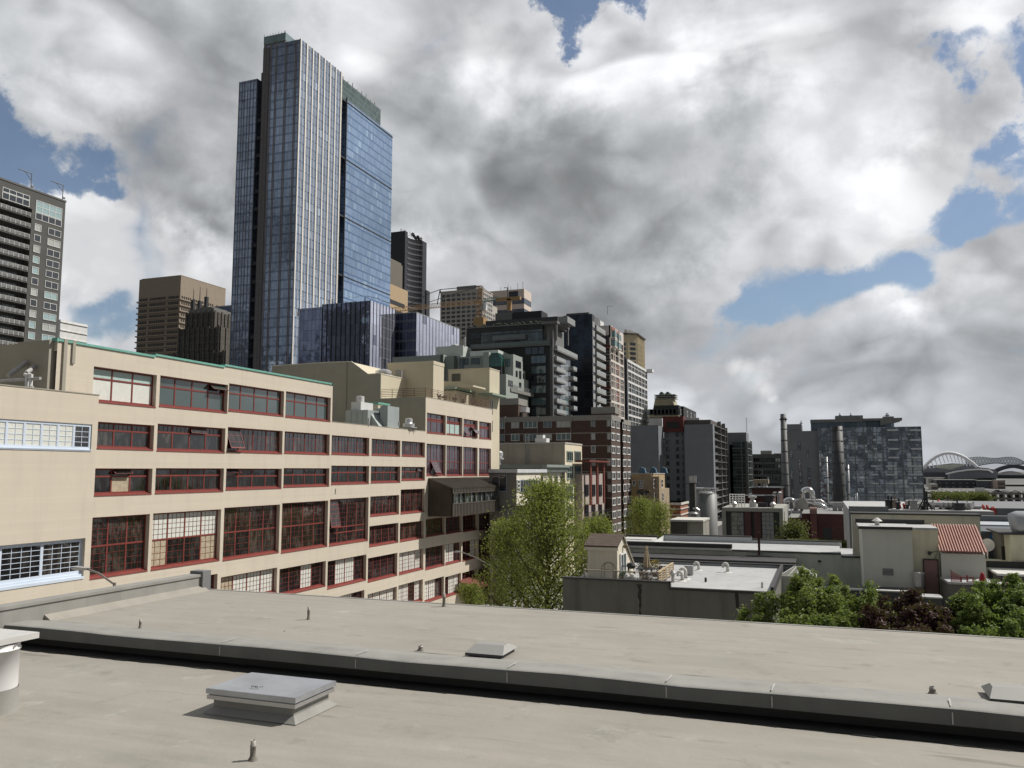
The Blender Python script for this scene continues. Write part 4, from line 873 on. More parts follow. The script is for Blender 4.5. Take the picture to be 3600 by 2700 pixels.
# ---- art deco dark tower
def deco():
 D = 430; c = panel('deco_stone', (.10, .092, .078), 2.2, 3.6, .6, .25, .85, var=.15); t = None
 A = boxc(r1(1560, 1130), D, pl=r1(1355, 1140), dp=18); Bx = boxc(r1(1605, 1240), D - 3, pl=r1(1300, 1240), dp=26); Cx = boxc(r1(1640, 1420), D - 6, pl=r1(1262, 1420), dp=34)
 t = thing('deco_tower', 'dark stepped art deco tower in shade with masts on its roof', 'building', Cx.base()); m = MB()
 for q in (A, Bx, Cx): m.box(q.x0, q.x1, q.y0, q.y1, GZ, q.z1)
 for q, n in ((Bx, 9), (Cx, 11), (A, 6)):
  for i, u in enumerate(lin(q.x0 + .8, q.x1 - .8, n)): m.box(u - .6, u + .6, q.y0 - .45, q.y0, GZ, q.z1 + (.7 if i % 2 == 0 else .2))
  for i, u in enumerate(lin(q.y0 + .8, q.y1 - .8, 7)): m.box(q.x1, q.x1 + .45, u - .6, u + .6, GZ, q.z1 + (.7 if i % 2 == 0 else .2))
 m.build('wall', c, t)
 m = MB(); a = (A.x0 + A.x1) / 2; m.box(A.x0 + 1, A.x1 - 1, A.y0 + 1, A.y1, A.z1, A.z1 + 2.2); m.box(A.x0 + 4, A.x1 - 4, A.y0 + 3, A.y1 - 3, A.z1 + 2.2, A.z1 + 3.4); m.build('roof', mat('deco_roof', (.16, .16, .15), .7), t)
 sp = []; w1 = winmesh(1.0, 2.0, 1, 1, .12, (drk, gcity), 'deco')
 for q, n in ((Bx, 9), (Cx, 11), (A, 6)):
  us = lin(q.x0 + .8, q.x1 - .8, n); us = [(x + y) / 2 for x, y in zip(us, us[1:])]
  zz_ = q.z1 - 3.2
  while zz_ > q.z1 - (9 if q is A else 22): sp += [('S', q.y0 - .02, u, zz_, w1) for u in us]; zz_ -= 3.6
 windows(t, sp)
 for i, (p, top) in enumerate(((r1(1410, 1130), r1(1412, 965)), (r1(1455, 1120), r1(1460, 950)), (r1(1505, 1120), r1(1508, 960)))):
  y = A.y0 + 4; x, z = onY(top, y); zb = A.z1 + 2.2; m = MB(); m.tube([(x, y, zb), (x, y, z)], [.35, .12], 6); m.box(x - .8, x + .8, y - .8, y + .8, zb, zb + (6, 5, 7)[i])
  m.build('mast', dkmet, t)
deco()
b = boxc((498, 662), 480, pl=(484, 664), dp=20); t_ = thing('glass_building', 'slim blue glass building squeezed beside the tallest tower', 'building', b.base())
m = MB(); m.box(b.x0 - 8, b.x1 + 8, b.y0, b.y1, GZ, b.z1); m.build('curtain_wall', grid('glass_slim', 1.6, 3.8, (.07, .10, .18), (.10, .14, .24), (.10, .12, .18), .3, .5, .6, .08), t_)
m = MB(); m.box(b.x0 - 8, b.x1 + 8, b.y0 - .05, b.y1, b.z1, b.z1 + .8); m.build('parapet', gfr, t_)
# ---- the tallest tower: blue glass, pale vertical fins
def tower():
 D = 345; cr = boxc(d_(650, 84), D, pl=d_(570, 98), pr=d_(737, 149)); X1, Y0, Z = cr.x1, cr.y0, cr.z1
 t = thing('skyscraper', 'tallest blue glass skyscraper with pale vertical fins on its sunlit side', 'skyscraper', ((cr.x0 + X1) / 2, Y0 + 20, GZ))
 FHT = 4.05
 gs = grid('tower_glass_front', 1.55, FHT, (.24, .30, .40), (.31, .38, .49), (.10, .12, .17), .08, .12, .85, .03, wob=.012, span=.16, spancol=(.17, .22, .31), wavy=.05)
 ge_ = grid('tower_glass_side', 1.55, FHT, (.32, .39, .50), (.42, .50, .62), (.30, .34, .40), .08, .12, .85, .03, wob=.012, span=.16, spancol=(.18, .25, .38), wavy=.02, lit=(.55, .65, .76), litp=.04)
 stone = mat('fin_stone', (.86, .83, .77), .5, var=.04); stoned = mat('fin_shade', (.22, .20, .20), .6, var=.1)
 yE = onX((737, 149), X1)[0]
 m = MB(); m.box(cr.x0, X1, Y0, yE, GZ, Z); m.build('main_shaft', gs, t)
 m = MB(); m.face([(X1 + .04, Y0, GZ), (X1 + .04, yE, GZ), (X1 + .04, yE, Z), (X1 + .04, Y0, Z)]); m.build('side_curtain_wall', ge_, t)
 # fins on the sunlit side: pairs
 m = MB(); n = 14
 for i in range(n + 1):
  y = Y0 + (yE - Y0) * i / n
  if i % 2 == 0:
   m.box(X1 + .04, X1 + .36, y - .3, y + .3, GZ, Z + .3)
  else: m.box(X1 + .04, X1 + .22, y - .07, y + .07, GZ, Z)
  if i % 4 == 2: m.box(X1 + .04, X1 + .25, y + .75, y + .87, GZ, Z)
 m.build('side_fins', stone, t)
 m = MB(); lx = X1 - cr.x0
 for f in (.02, .055, .19, .225, .34, .375, .60, .635, .86, .895, .99): x = cr.x0 + lx * f; m.box(x - .14, x + .14, Y0 - .18, Y0, GZ, Z)
 m.build('front_fins', stoned, t)
 # rooftop crown of glass
 gc = grid('crown_glass', 2.2, 2.6, (.22, .30, .31), (.30, .40, .40), (.16, .18, .19), .12, .2, .45, .08)
 cx0 = onY(r3(292, 118), Y0 + 3)[0]; cx1 = onY(r3(388, 90), Y0 + 3)[0]; zc = onY(r3(388, 82), Y0 + 3)[1]; yy = onX(r3(435, 100), cx1)[0]
 m = MB(); m.box(cx0, cx1, Y0 + 3, min(yy + 4, yE), Z - 2, zc - 2.2); m.build('crown', mat('crown_stone', (.13, .125, .12), .6), t)
 m = MB(); m.box(cx0 - .1, cx1 + .1, Y0 + 2.9, min(yy + 4, yE), zc - 3.6, zc); m.build('glass_screen', gc, t)
 # left wing
 wx1 = onY(r3(262, 300), Y0 + 2)[0]; wx0 = onY(r3(181, 305), Y0 + 2)[0]; zw = onY(r3(181, 305), Y0 + 2)[1]
 m = MB(); m.box(wx0, wx1, Y0 + 2, Y0 + 34, GZ, zw); m.build('left_wing', gs, t)
 m = MB()
 for f in (.01, .18, .30, .48, .62, .80, .97): x = wx0 + (wx1 - wx0) * f; m.box(x - .13, x + .13, Y0 + 1.84, Y0 + 2, GZ, zw)
 m.build('wing_fins', stoned, t)
 # dark slot between with small openings
 sx0, sx1 = wx1, cr.x0; m = MB(); m.box(sx0, sx1 + .1, Y0 + 4.5, Y0 + 20, GZ, onY(r3(270, 265), Y0 + 4.5)[1]); m.build('slot_wall', panel('slot_panel', (.05, .05, .06), 1.2, FHT, .5, .2, .6), t)
 m = MB(); z = GZ + 20
 while z < Z - 30: m.box(sx1 - 2.6, sx1 - .2, Y0 + .6, Y0 + 4.4, z, z + 1.5); z += FHT * 2
 m.build('slot_ledge', drk, t)
 # stair-stepped mechanical strip of the main shaft
 m = MB(); m.box(cr.x0 + .1, cr.x0 + lx * .17, Y0 - .35, Y0, GZ, Z - 1); m.build('louvre_strip', panel('louvre_strip', (.15, .14, .14), 6, 1.0, .6, .3, .7), t)
 # right part
 y3 = yE + 2.5; X3 = X1 - .2
 pS = onX(r3(660, 382), X3); yF = pS[0]; zF = onX(r3(665, 385), X3)[1]; yEnd = onX(r3(868, 543), X3)[0]
 g2 = grid('tower_glass_right', 1.5, FHT, (.27, .38, .54), (.36, .48, .66), (.16, .22, .32), .08, .14, .85, .03, wob=.012, span=.18, spancol=(.15, .25, .42), wavy=.02, lit=(.45, .58, .72), litp=.05)
 m = MB(); m.box(cr.x0 - 8, X3, yF, yEnd, GZ, zF); m.build('right_shaft', g2, t)
 m = MB(); m.box(cr.x0 - 8, X3 - 4.0, yE, yF, GZ, zF - 1); m.build('notch_wall', grid('notch_glass', 2, FHT, (.03, .04, .05), (.06, .08, .10), (.015, .017, .02), .3, .8, .5), t)
 m = MB(); z = zF - .9; k = 0
 while z > GZ + 20:
  m.box(X3 - 4, X3 + .2, yE + .1, yF + .4, z - .7, z); m.box(X3, X3 + .28, yF, yEnd, z - .5, z - .1); z -= FHT * 7; m.build('belt_ledge', dkmet, t); m = MB()
 m = MB()
 for y in (yF + .3,): m.box(X3, X3 + .5, y - .3, y + .3, GZ, zF + 1)
 m.build('edge_fin', dkmet, t)
 zc2 = onX(r3(640, 285), X3 - 1.5); yC1 = onX(r3(815, 430), X3 - 1.5)[0]
 m = MB(); m.box(cr.x0, X3 - 1.5, yE + .2, yC1, zF - 3, zc2[1]); m.build('upper_crown', grid('crown_glass_dark', 1.8, 2.6, (.08, .13, .13), (.14, .20, .19), (.10, .12, .12), .12, .5, .6, .08), t)
 # roof-edge antennas
 m = MB(); R = random.Random(9)
 for k in range(9): y = yE + .5 + k * (yC1 - yE) / 9.5; m.box(X3 - 1.9, X3 - 1.6, y, y + .3, zc2[1], zc2[1] + R.uniform(.8, 2.2))
 for k in range(8): x = cx0 + (cx1 - cx0) * k / 7.5; m.box(x, x + .2, Y0 + 3, Y0 + 3.2, zc, zc + R.uniform(.5, 1.4))
 m.tube([(cx1 - 1, Y0 + 4, zc), (cx1 - 1, Y0 + 4, zc + 1.6)], .2, 6); m.build('antenna', gfr, t)
 # podium blocks
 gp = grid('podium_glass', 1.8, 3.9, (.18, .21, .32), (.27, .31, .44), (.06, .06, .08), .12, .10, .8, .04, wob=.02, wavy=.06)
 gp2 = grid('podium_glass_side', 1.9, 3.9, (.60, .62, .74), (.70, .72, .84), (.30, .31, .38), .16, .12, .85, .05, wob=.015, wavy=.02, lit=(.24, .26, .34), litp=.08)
 p1 = boxc(r3(768, 1285), 300, pl=r3(555, 1302), pr=r3(880, 1345)); p1b = onY(r3(452, 1322), p1.y0 + 6)
 p2 = thing('glass_podium', 'lower dark glass block with lilac sunlit side in front of the skyscraper', 'building', p1.base())
 m = MB(); m.box(p1.x0, p1.x1, p1.y0, p1.y1, GZ, p1.z1); m.box(p1b[0], p1.x0, p1.y0 + 6, p1.y1, GZ, p1b[1]); m.build('curtain_wall', gp, p2)
 yP3 = onX(r3(975, 1345), p1.x1 + 0)[0]
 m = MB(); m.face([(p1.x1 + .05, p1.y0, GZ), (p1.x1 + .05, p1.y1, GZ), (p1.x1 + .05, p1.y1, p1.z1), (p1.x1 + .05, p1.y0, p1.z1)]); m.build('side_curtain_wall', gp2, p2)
 m = MB(); ly = p1.y1 - p1.y0
 for i in range(9): y = p1.y0 + ly * i / 8; m.box(p1.x1 + .05, p1.x1 + .2, y - .08, y + .08, GZ, p1.z1 + .3)
 for i in range(11): x = p1.x0 + (p1.x1 - p1.x0) * i / 10; m.box(x - .1, x + .1, p1.y0 - .3, p1.y0, GZ, p1.z1)
 m.build('mullion_fin', dkmet, p2)
 q1 = boxc(r3(975, 1340), 318, pl=r3(905, 1350), pr=s1(560, 178)); q1.y0 += .0
 q2 = thing('glass_block', 'long low glass block with pale reflective side stepping down to the right', 'building', q1.base())
 m = MB(); m.box(q1.x0 - 12, q1.x1, q1.y0, q1.y1, GZ, q1.z1); m.build('curtain_wall', grid('block_front', 3.0, 3.9, (.05, .06, .10), (.09, .10, .16), (.10, .11, .15), .25, .9, .6, .05), q2)
 m = MB(); m.face([(q1.x1 + .05, q1.y0, GZ), (q1.x1 + .05, q1.y1, GZ), (q1.x1 + .05, q1.y1, q1.z1), (q1.x1 + .05, q1.y0, q1.z1)]); m.build('side_curtain_wall', gp2, q2)
 m = MB(); ly = q1.y1 - q1.y0
 for i in range(15): y = q1.y0 + ly * i / 14; m.box(q1.x1 + .05, q1.x1 + .18, y - .08, y + .08, GZ, q1.z1 + .3)
 m.box(q1.x0 - 12, q1.x1 + .1, q1.y0 - .1, q1.y1, q1.z1, q1.z1 + .35); m.build('mullion_fin', gfr, q2)
tower()
# ---- black tower with concave banded face
def black():
 D = 860; c = panel('black_granite', (.020, .021, .026), 3, 3.9, .6, .3, .35, var=.1); bandm = mat('band_grey', (.12, .125, .14), .4); gl = mat('band_dark', (.012, .013, .018), .15)
 a = boxc(s3(385, 50), D, pl=s3(200, 62), dp=40); t = thing('black_tower', 'distant black tower with a concave face ruled by curved grey bands', 'skyscraper', a.base())
 X1, Y0 = a.x1, a.y0; yA = Y0; yB = onX(s3(613, 100), X1)[0]; yC = onX(s3(664, 135), X1)[0]; zR = onX(s3(625, 105), X1)[1]; zL = onX(s3(664, 135), X1)[1]
 L = yB - yA; n = 12; dep = 9
 poly = [(a.x0, yA), (X1, yA), (X1, yA + L * .14)] + [(X1 - dep * math.sin(math.pi * i / n) ** .8, yA + L * .14 + L * .86 * i / n) for i in range(1, n)] + [(X1, yB), (X1, yC), (a.x0, yC)]
 m = MB(); m.prism(poly, 'z', GZ, zR); m.box(a.x0, X1, yB, yC, zR, zR - 0 + (zL - zR)); m.box(a.x0, X1 + 1, yC - 1, onX(s3(695, 755), X1)[0], GZ, onX(s3(695, 757), X1)[1]); m.build('wall', c, t)
 m = MB(); z = zR - 6; k = 0
 while z > GZ + 80:
  for i in range(n):
   p = [(X1 - dep * max(0, math.sin(math.pi * j / n)) ** .8 + .25, yA + L * .14 + L * .86 * j / n) for j in (i, i + 1)]
   m.face([(p[0][0], p[0][1], z), (p[1][0], p[1][1], z), (p[1][0], p[1][1], z + 1.8), (p[0][0], p[0][1], z + 1.8)])
  z -= 6.0; k += 1; m.build('curved_band', bandm, t); m = MB()
 m = MB(); R = random.Random(3)
 for k in range(16): y = yA + (yC - yA) * k / 16; h = R.uniform(1, 7); m.tube([(X1 - 6, y, zR), (X1 - 6, y, zR + h)], .3, 4)
 for k in range(6): x = a.x0 + (X1 - a.x0) * k / 6; m.tube([(x, Y0 + 5, a.z1 - 3), (x, Y0 + 5, a.z1 + R.uniform(1, 6))], .3, 4)
 for k in range(7): m.blobby(X1 - 7, yA + L * .72 + k * 3.4, zR + 3 + R.uniform(-1, 3), 2.0, 6)
 m.build('roof_antenna', dkmet, t)
black()
# ---- slatted grey slab + tan banded building right of the skyscraper
b = boxc(s3(340, 380), 700, pl=s3(100, 330), dp=30); b = Box(b.x0, b.x1, b.y0, b.y1, GZ, b.z1)
Xs = b.x1
def faceE(p0, pr, D, **k):
 X, Y, Z = atD(p0, D); return Box(X - 30, X, Y, onX(pr, X)[0], GZ, Z)
b = faceE(s3(190, 320), s3(335, 378), 690); t_ = thing('slab_tower', 'grey brown slab with narrow vertical slots between the skyscraper and black tower', 'building', b.base())
m = MB(); m.box(b.x0, b.x1, b.y0, b.y1, GZ, b.z1)
for u in lin(b.y0, b.y1, 16): m.box(b.x1, b.x1 + .9, u - .7, u + .7, GZ, b.z1 - 2)
m.build('wall', mat('slab_stone', (.15, .135, .11), .8), t_); m = MB(); m.box(b.x1 - .1, b.x1 + .05, b.y0, b.y1, GZ, b.z1 - 4); m.build('slot_glass', drk, t_)
b = faceE(s3(185, 650), s3(420, 745), 470); t_ = thing('tan_building', 'tan building with dark horizontal window strips behind the crane jib', 'building', b.base())
tan = mat('tan_stone', (.42, .31, .19), .8, var=.05); m = MB(); m.box(b.x0, b.x1, b.y0, b.y1, GZ, b.z1); m.build('wall', tan, t_); z = b.z1 - 9
for k in range(6):
 m = MB(); m.box(b.x1 + .02, b.x1 + .2, b.y0, b.y1 - 4, z - 2.3, z); m.build('strip_window', drk, t_); z -= 5.2
# ---- gridded office (white concrete frame)
def gridoffice():
 D = 640; b = boxc(s3(1385, 730), D, pl=s3(842, 770), pr=s3(1520, 795)); t = thing('gridded_office', 'office block with square windows in a pale concrete grid behind the crane', 'building', b.base())
 c = mat('grid_concrete', (.42, .40, .36), .8, var=.05); m = MB(); m.box(b.x0, b.x1, b.y0, b.y1, GZ, b.z1); yq = onX(s3(1578, 965), b.x1)[0]; m.box(b.x0 + 4, b.x1, b.y1, yq, GZ, onX(s3(1578, 965), b.x1)[1]); m.build('wall', c, t)
 n = 8; us = cells(b.x0 + .5, b.x1 - .5, n); pw = (b.x1 - b.x0) / n; fl = pw * .76
 zs = [b.z1 - 1.5 - fl * (k + 1) + .9 for k in range(11)]
 w1 = winmesh(pw * .76, fl * .68, 1, 1, .15, (c, gcity), 'goff'); w2 = winmesh(pw * .80, fl * .68, 1, 1, .15, (c, gcity), 'goff2')
 ne = 5; us2 = cells(b.y0 + .5, b.y1 - .5, ne); w2 = winmesh((b.y1 - b.y0) / ne * .74, fl * .68, 1, 1, .15, (c, gcity), 'goff2')
 sp = face_grid('S', b.y0 - .02, us, zs, w1) + face_grid('E', b.x1 + .02, us2, zs, w2)
 us3 = cells(b.y1, yq, 2); sp += face_grid('E', b.x1 + .02, us3, zs[4:], winmesh((yq - b.y1) / 2 * .74, fl * .68, 1, 1, .15, (c, gcity), 'goff3'))
 windows(t, sp)
 a_, e_ = onY(s3(1053, 690), b.y0 + 8), onY(s3(1303, 672), b.y0 + 8); m = MB(); m.box(a_[0], e_[0], b.y0 + 8, b.y0 + 22, b.z1, e_[1]); m.build('plant_room', mat('plant_grey', (.15, .15, .15), .7), t)
 m = MB(); m.box(b.x0 - .3, b.x1 + .3, b.y0 - .3, b.y1, b.z1, b.z1 + 1); m.build('parapet', c, t)
gridoffice()
# ---- pale pink banded building
def pink():
 b = boxc(s3(1926, 732), 800, pl=s3(1385, 690), pr=s3(2020, 790)); zt = b.z1; t = thing('banded_office', 'pale pink stone office with dark blue window bands at the top right of the crane', 'building', b.base())
 c = mat('pink_stone', (.62, .53, .46), .8, var=.04); gl_ = glass('band_glass', (.03, .04, .07), .05, .04, 1.0); m = MB(); m.box(b.x0, b.x1, b.y0, b.y1, GZ, zt + 1); m.build('wall', c, t)
 z = onY(s3(1900, 840), b.y0)[1]
 for k in range(6):
  m = MB(); m.box(b.x0, b.x1 + .2, b.y0 - .2, b.y1 - 1, z - 5.5, z); m.build('window_band', gl_, t); z -= 10.6
 m = MB(); R = random.Random(2)
 for k in range(7): x = b.x0 + (b.x1 - b.x0) * R.random(); m.tube([(x, b.y0 + 2, zt + 1), (x, b.y0 + 2, zt + 1 + R.uniform(2, 8))], .25, 4)
 m.build('roof_antenna', gfr, t)
pink()
# ---- tower crane
def crane():
 D = 420; ym = onY(s3(1365, 900), 1)[0]; X, Y, Z = atD(s3(1362, 880), D); yel = mat('crane_yellow', (.36, .22, .09), .55, .1, var=.1); t = thing('tower_crane', 'yellow tower crane with lattice jib crossing in front of the office blocks', 'crane', (X, Y, GZ))
 zj = Z; zt = onY(s3(1362, 682), Y)[1]
 def lattice(p, q, w_, h_, n, up=(0, 0, 1), name='jib', mt=None, r=.10):
  p, q = Vector(p), Vector(q); d = (q - p); L = d.length; dn = d.normalized(); side = dn.cross(Vector(up)).normalized(); upv = side.cross(dn).normalized(); m = MB()
  c4 = [side * w_ / 2, -side * w_ / 2, upv * h_] if name != 'mast' else [side * w_ / 2 + upv * w_ / 2, -side * w_ / 2 + upv * w_ / 2, -side * w_ / 2 - upv * w_ / 2, side * w_ / 2 - upv * w_ / 2]
  for c_ in c4: m.tube([p + c_, q + c_], r, 4)
  for i in range(n):
   a, b_ = p + d * i / n, p + d * (i + .5) / n; e_ = p + d * (i + 1) / n
   for j in range(len(c4)): m.tube([a + c4[j], b_ + c4[(j + 1) % len(c4)], e_ + c4[j]], r * .7, 4, cap=False)
  m.build(name, mt or yel, t); return m
 lattice((X, Y, GZ), (X, Y, zj + 1), 3.2, 3.2, 34, up=(1, 0, 0), name='mast', r=.16)
 lattice((X, Y, zj + 2), (X, Y, zt), 2.0, 2, 6, up=(1, 0, 0), name='mast', r=.14)
 jl = onY(s3(60, 915), Y); jr = onY(s3(1880, 880), Y)
 lattice((X + 1, Y, zj - 1), (jl[0] - 10, Y, zj - 2.5), 1.8, 2.2, 46, r=.11)
 lattice((X + 1, Y, zj - .5), (jr[0] - 12, Y, zj), 2.0, 1.6, 12, mt=mat('crane_green', (.06, .15, .13), .5), r=.12)
 m = MB(); xr = jr[0]; m.box(xr - 13, xr, Y - 1, Y + 1, zj - .8, zj + .8); m.box(xr - 7, xr - 5, Y - 1, Y + 1, zj - 6, zj); m.build('counterweight', yel, t)
 m = MB(); m.box(xr - 6, xr - 1, Y - .9, Y + .9, zj + .8, zj + 3.6); m.tube([(xr - 7, Y, zj + .8), (xr - 7, Y, zj + 6), (xr - 9, Y, zj + 6)], .2, 4); m.build('winch_house', dkmet, t)
 m = MB(); m.tube([(X, Y, zt), (xr - 13, Y, zj + .8)], .12, 4); a_ = onY(s3(838, 730), Y); b_ = onY(s3(800, 900), Y); m.tube([(X, Y, zt), (X - 30, Y, zj + 1.5)], .16, 4)
 m.tube([(X, Y, zt), (a_[0], Y, a_[1]), (onY(s3(700, 780), Y)[0], Y, onY(s3(700, 780), Y)[1]), (onY(s3(420, 880), Y)[0], Y, zj + 1)], .2, 4); m.tube([(a_[0], Y, a_[1]), (b_[0], Y, zj)], .28, 4); m.tube([(a_[0], Y, a_[1]), (b_[0] + 4, Y, zj)], .2, 4); m.build('pendant_line', dkmet, t)
 m = MB(); m.box(X + 1.2, X + 3.4, Y - 1.2, Y + 1, zj - 5, zj - 1.2); m.build('cab', wfr, t)
 m = MB(); m.box(X - 2.8, X + 2.8, Y - 2.8, Y + 2.8, zj - 14, zj - 9); m.build('climbing_collar', yel, t)
crane()
# ================================================================== middle distance apartment blocks
def balcony(t, x0, x1, y0, y1, z, rm_, sm_, h=1.1, th=.25, face='E', posts=1.2):
 s_ = MB(); s_.box(x0, x1, y0, y1, z - th, z); o = s_.build('balcony', sm_, t); r_ = MB(); e_ = .05
 r_.box(x1 - e_, x1, y0, y1, z + .08, z + h); r_.box(x0, x1 - e_, y0, y0 + e_, z + .08, z + h); r_.box(x0, x1 - e_, y1 - e_, y1, z + .08, z + h)
 q_ = r_.build('railing', rm_); q_.parent = o
# ---- dark glass apartment block (big one, centre)
def darkcondo():
 conc = mat('condo_concrete', (.17, .172, .168), .85, var=.12, vs=.2)
 D = 236; c = panel('charcoal_panel', (.022, .023, .025), 3.0, 3.0, .5, .06, .6, var=.15); dg = grid('charcoal_glass', 1.35, 3.05, (.05, .06, .065), (.10, .125, .13), (.025, .026, .028), .09, .5, .45, .06, wob=.02, wavy=.06)
 a = boxc(s1(1890, 370), D, pl=s1(560, 400), pr=s1(2300, 700)); X1, Y0 = a.x1, a.y0; yE = onX(s2(230, 1250), X1)[0]
 zt = onY(s1(1770, 75), Y0)[1]; zm = a.z1; xl = onY(s1(665, 160), Y0)[0]
 t = thing('apartment_block', 'charcoal and dark glass apartment block with long corner balconies in mid view', 'building', (X1 - 15, Y0 + 8, GZ))
 m = MB(); xs = onY(s1(1470, 420), Y0)[0]; m.box(xl - 4, X1, Y0, yE, GZ, zm); m.build('wall', c, t)
 # top two glazed storeys
 xg = onY(s1(1770, 150), Y0)[0]; m = MB(); m.box(xl, xg, Y0, yE - 2, zm, zt); m.build('top_storey', c, t)
 m = MB(); gx0 = onY(s1(880, 200), Y0)[0]; m.box(gx0, xg + .05, Y0 - .12, Y0 + 3, zm + .3, zt - 1.6); m.build('glazing', grid('penthouse_glass', 1.15, 3.2, (.10, .125, .13), (.16, .19, .19), (.04, .042, .045), .10, .28, .4, .06, wob=.02, wavy=.06), t)
 zt2, zb2 = onY(s1(800, 200), Y0)[1], onY(s1(800, 295), Y0)[1]
 windows(t, [('S', Y0 - .02, onY(s1(785, 250), Y0)[0], zb2, winmesh(3.6, zt2 - zb2, 2, 1, .12, (dkmet, gcity), 'dc1'))])
 bx0, bx1 = onY(s1(1045, 300), Y0 - 1.4)[0], onY(s1(1520, 290), Y0 - 1.4)[0]; zbal = onY(s1(1300, 295), Y0 - 1.4)[1]; glr = mat('glass_rail', (.14, .16, .155), .2, .2)
 balcony(t, bx0, bx1, Y0 - 1.5, Y0 - .13, zbal, glr, conc, 1.2); bx0 = onY(s1(725, 420), Y0 - 1.2)[0]; bx1 = onY(s1(1880, 370), Y0 - 1.2)[0]
 balcony(t, bx0, bx1, Y0 - 1.3, Y0 - .13, onY(s1(1300, 405), Y0 - 1.3)[1], glr, conc, 1.2)
 # front wall windows of the lower body
 sp = []; w_ = wmix(4.6, 2.3, 3, [(dkmet, gcityb), (dkmet, gcityb), (dkmet, gcity)], fr=.08); w2 = wmix(1.5, 2.3, 1, [(dkmet, gcity), (dkmet, gcityb)], fr=.08)
 for k, (p, q_) in enumerate(((555, 655), (695, 805), (850, 945), (1000, 1090), (1175, 1270), (1310, 1405), (1450, 1540))):
  z0 = onY(s1(1700, q_), Y0)[1]; u = (onY(s1(1615, q_), Y0)[0] + onY(s1(1815, q_), Y0)[0]) / 2; sp.append(('S', Y0 - .02, u, z0, w_(k, 0))); sp.append(('S', Y0 - .02, u - 5.4, z0, w2(k, 1)))
  if k > 1: sp.append(('S', Y0 - .02, u - 9.2, z0, w_(k, 1)))
 for k in range(3): sp.append(('S', Y0 - .02, onY(s1(1660, 480), Y0)[0] - 2 + k * 2.0, onY(s1(1660, 520), Y0)[1], winmesh(1.9, 2.6, 1, 1, .08, (dkmet, gcity), 'dcx')))
 # +X face
 for k in range(4):
  for j, y in enumerate(cells(Y0 + 1, yE - 1, 3)): sp.append(('E', X1 + .02, y, onX(s2(100, 1450), X1)[1] - k * 3.05 + 1.0, winmesh((yE - Y0) / 3 * .55, 2.3, 1, 1, .1, (gfr, gcityb), 'dce')))
 windows(t, sp)
 m = MB(); m.face([(X1 + .03, Y0 + 2, onX(s2(60, 1320), X1)[1]), (X1 + .03, yE, onX(s2(60, 1320), X1)[1]), (X1 + .03, yE, zm), (X1 + .03, Y0 + 2, zm)]); m.build('side_glazing', grid('side_glass', 1.1, 3.05, (.30, .33, .35), (.42, .45, .47), (.2, .21, .22), .08, .3, .5, .08, wob=.03), t)
 m = MB(); m.box(X1 + .0, X1 + .7, Y0 - .3, Y0 + .9, GZ, zt - 1); m.box(X1 - .2, X1 + 0, Y0 - .3, Y0, GZ, zt - 1); m.build('corner_column', mat('column_grey', (.10, .10, .10), .7), t)
 glw = grid('pale_rail', .5, 1.1, (.34, .36, .35), (.42, .44, .43), (.12, .12, .12), .05, .04, .2, .15)
 z = onX(s2(0, 610), X1 + 1.6)[1]; fl = 3.05
 balcony(t, X1 + .05, X1 + 1.7, Y0 + 1.2, yE + 2.4, z + .2, glw, conc, 1.25, .4)
 for k in range(1, 7):
  zz_ = z - k * fl + .2; balcony(t, X1 + .05, X1 + 1.5, Y0 + 1.2, Y0 + (yE - Y0) * .52, zz_, glw, conc, 1.15)
  balcony(t, X1 + .05, X1 + 1.5, yE - 1.5, yE + 2.3, zz_ - .9, glw, conc, 1.15)
 # roof: overhanging slab, posts, set-back penthouse
 xo = onY(s1(1780, 110), Y0 - .5)[0]
 m = MB(); m.box(xo - .5, X1 + 2.2, Y0 - .6, Y0 + (yE - Y0) * .6, zt - .2, zt + .5); m.box(xl, xo - .5, Y0 - .2, yE, zt, zt + .3); m.build('roof_slab', conc, t)
 for (x, y) in ((X1 + 1.7, Y0 + .2), (X1 + 1.9, Y0 + (yE - Y0) * .55)):
  m = MB(); m.box(x - .25, x + .25, y - .25, y + .25, zm + 1, zt - .2); m.build('post', conc, t)
 m = MB(); m.box(xg + .06, X1 - 1.5, Y0 + 1.5, yE - 2, zm, zt - .2); m.build('corner_room', conc, t)
 y5 = Y0 + 7; u0 = onY(r5(790, 720), y5)[0]; u1 = onY(r5(1350, 690), y5)[0]; zu = onY(r5(1350, 690), y5)[1]; m = MB(); m.box(u0, u1, y5, y5 + 10, zt, zu); m.build('penthouse', panel('pent_dark', (.045, .047, .05), 2.2, 4, .6, .1, .5), t)
 y6 = y5 + 4; v0 = onY(r5(995, 660), y6)[0]; v1 = onY(r5(1225, 645), y6)[0]; zv = onY(r5(1225, 645), y6)[1]; m = MB(); m.box(v0, v1, y6, y6 + 6, zu - .4, zv); m.build('lift_room', drk, t)
 m = MB(); m.box(onY(r5(865, 670), y6)[0], v0, y6, y6 + 6, zu - .4, onY(r5(865, 668), y6)[1]); m.build('plant_room', conc, t)
 y7 = Y0 + 3; m = MB(); w0 = onY(r5(1370, 690), y7)[0]; w1_ = onY(r5(1440, 720), y7)[0]; m.box(w0 - .5, w1_ - .5, y7, y7 + 8, zt + .5, onY(r5(1400, 690), y7)[1]); m.build('roof_box', panel('box_grey', (.26, .27, .27), 1.0, 3.5, .7, .06, .5), t)
 R = random.Random(8); m = MB()
 for k in range(60): x = xl + R.random() * (X1 - xl - 3); m.blobby(x, Y0 + .8 + R.random() * 1.5, zt + .5 + R.random() * .5, R.uniform(.3, .6), 5, 0)
 m.build('roof_planting', mat('hedge_dark', (.035, .045, .03), .9, var=.5, vs=3), t)
darkcondo()
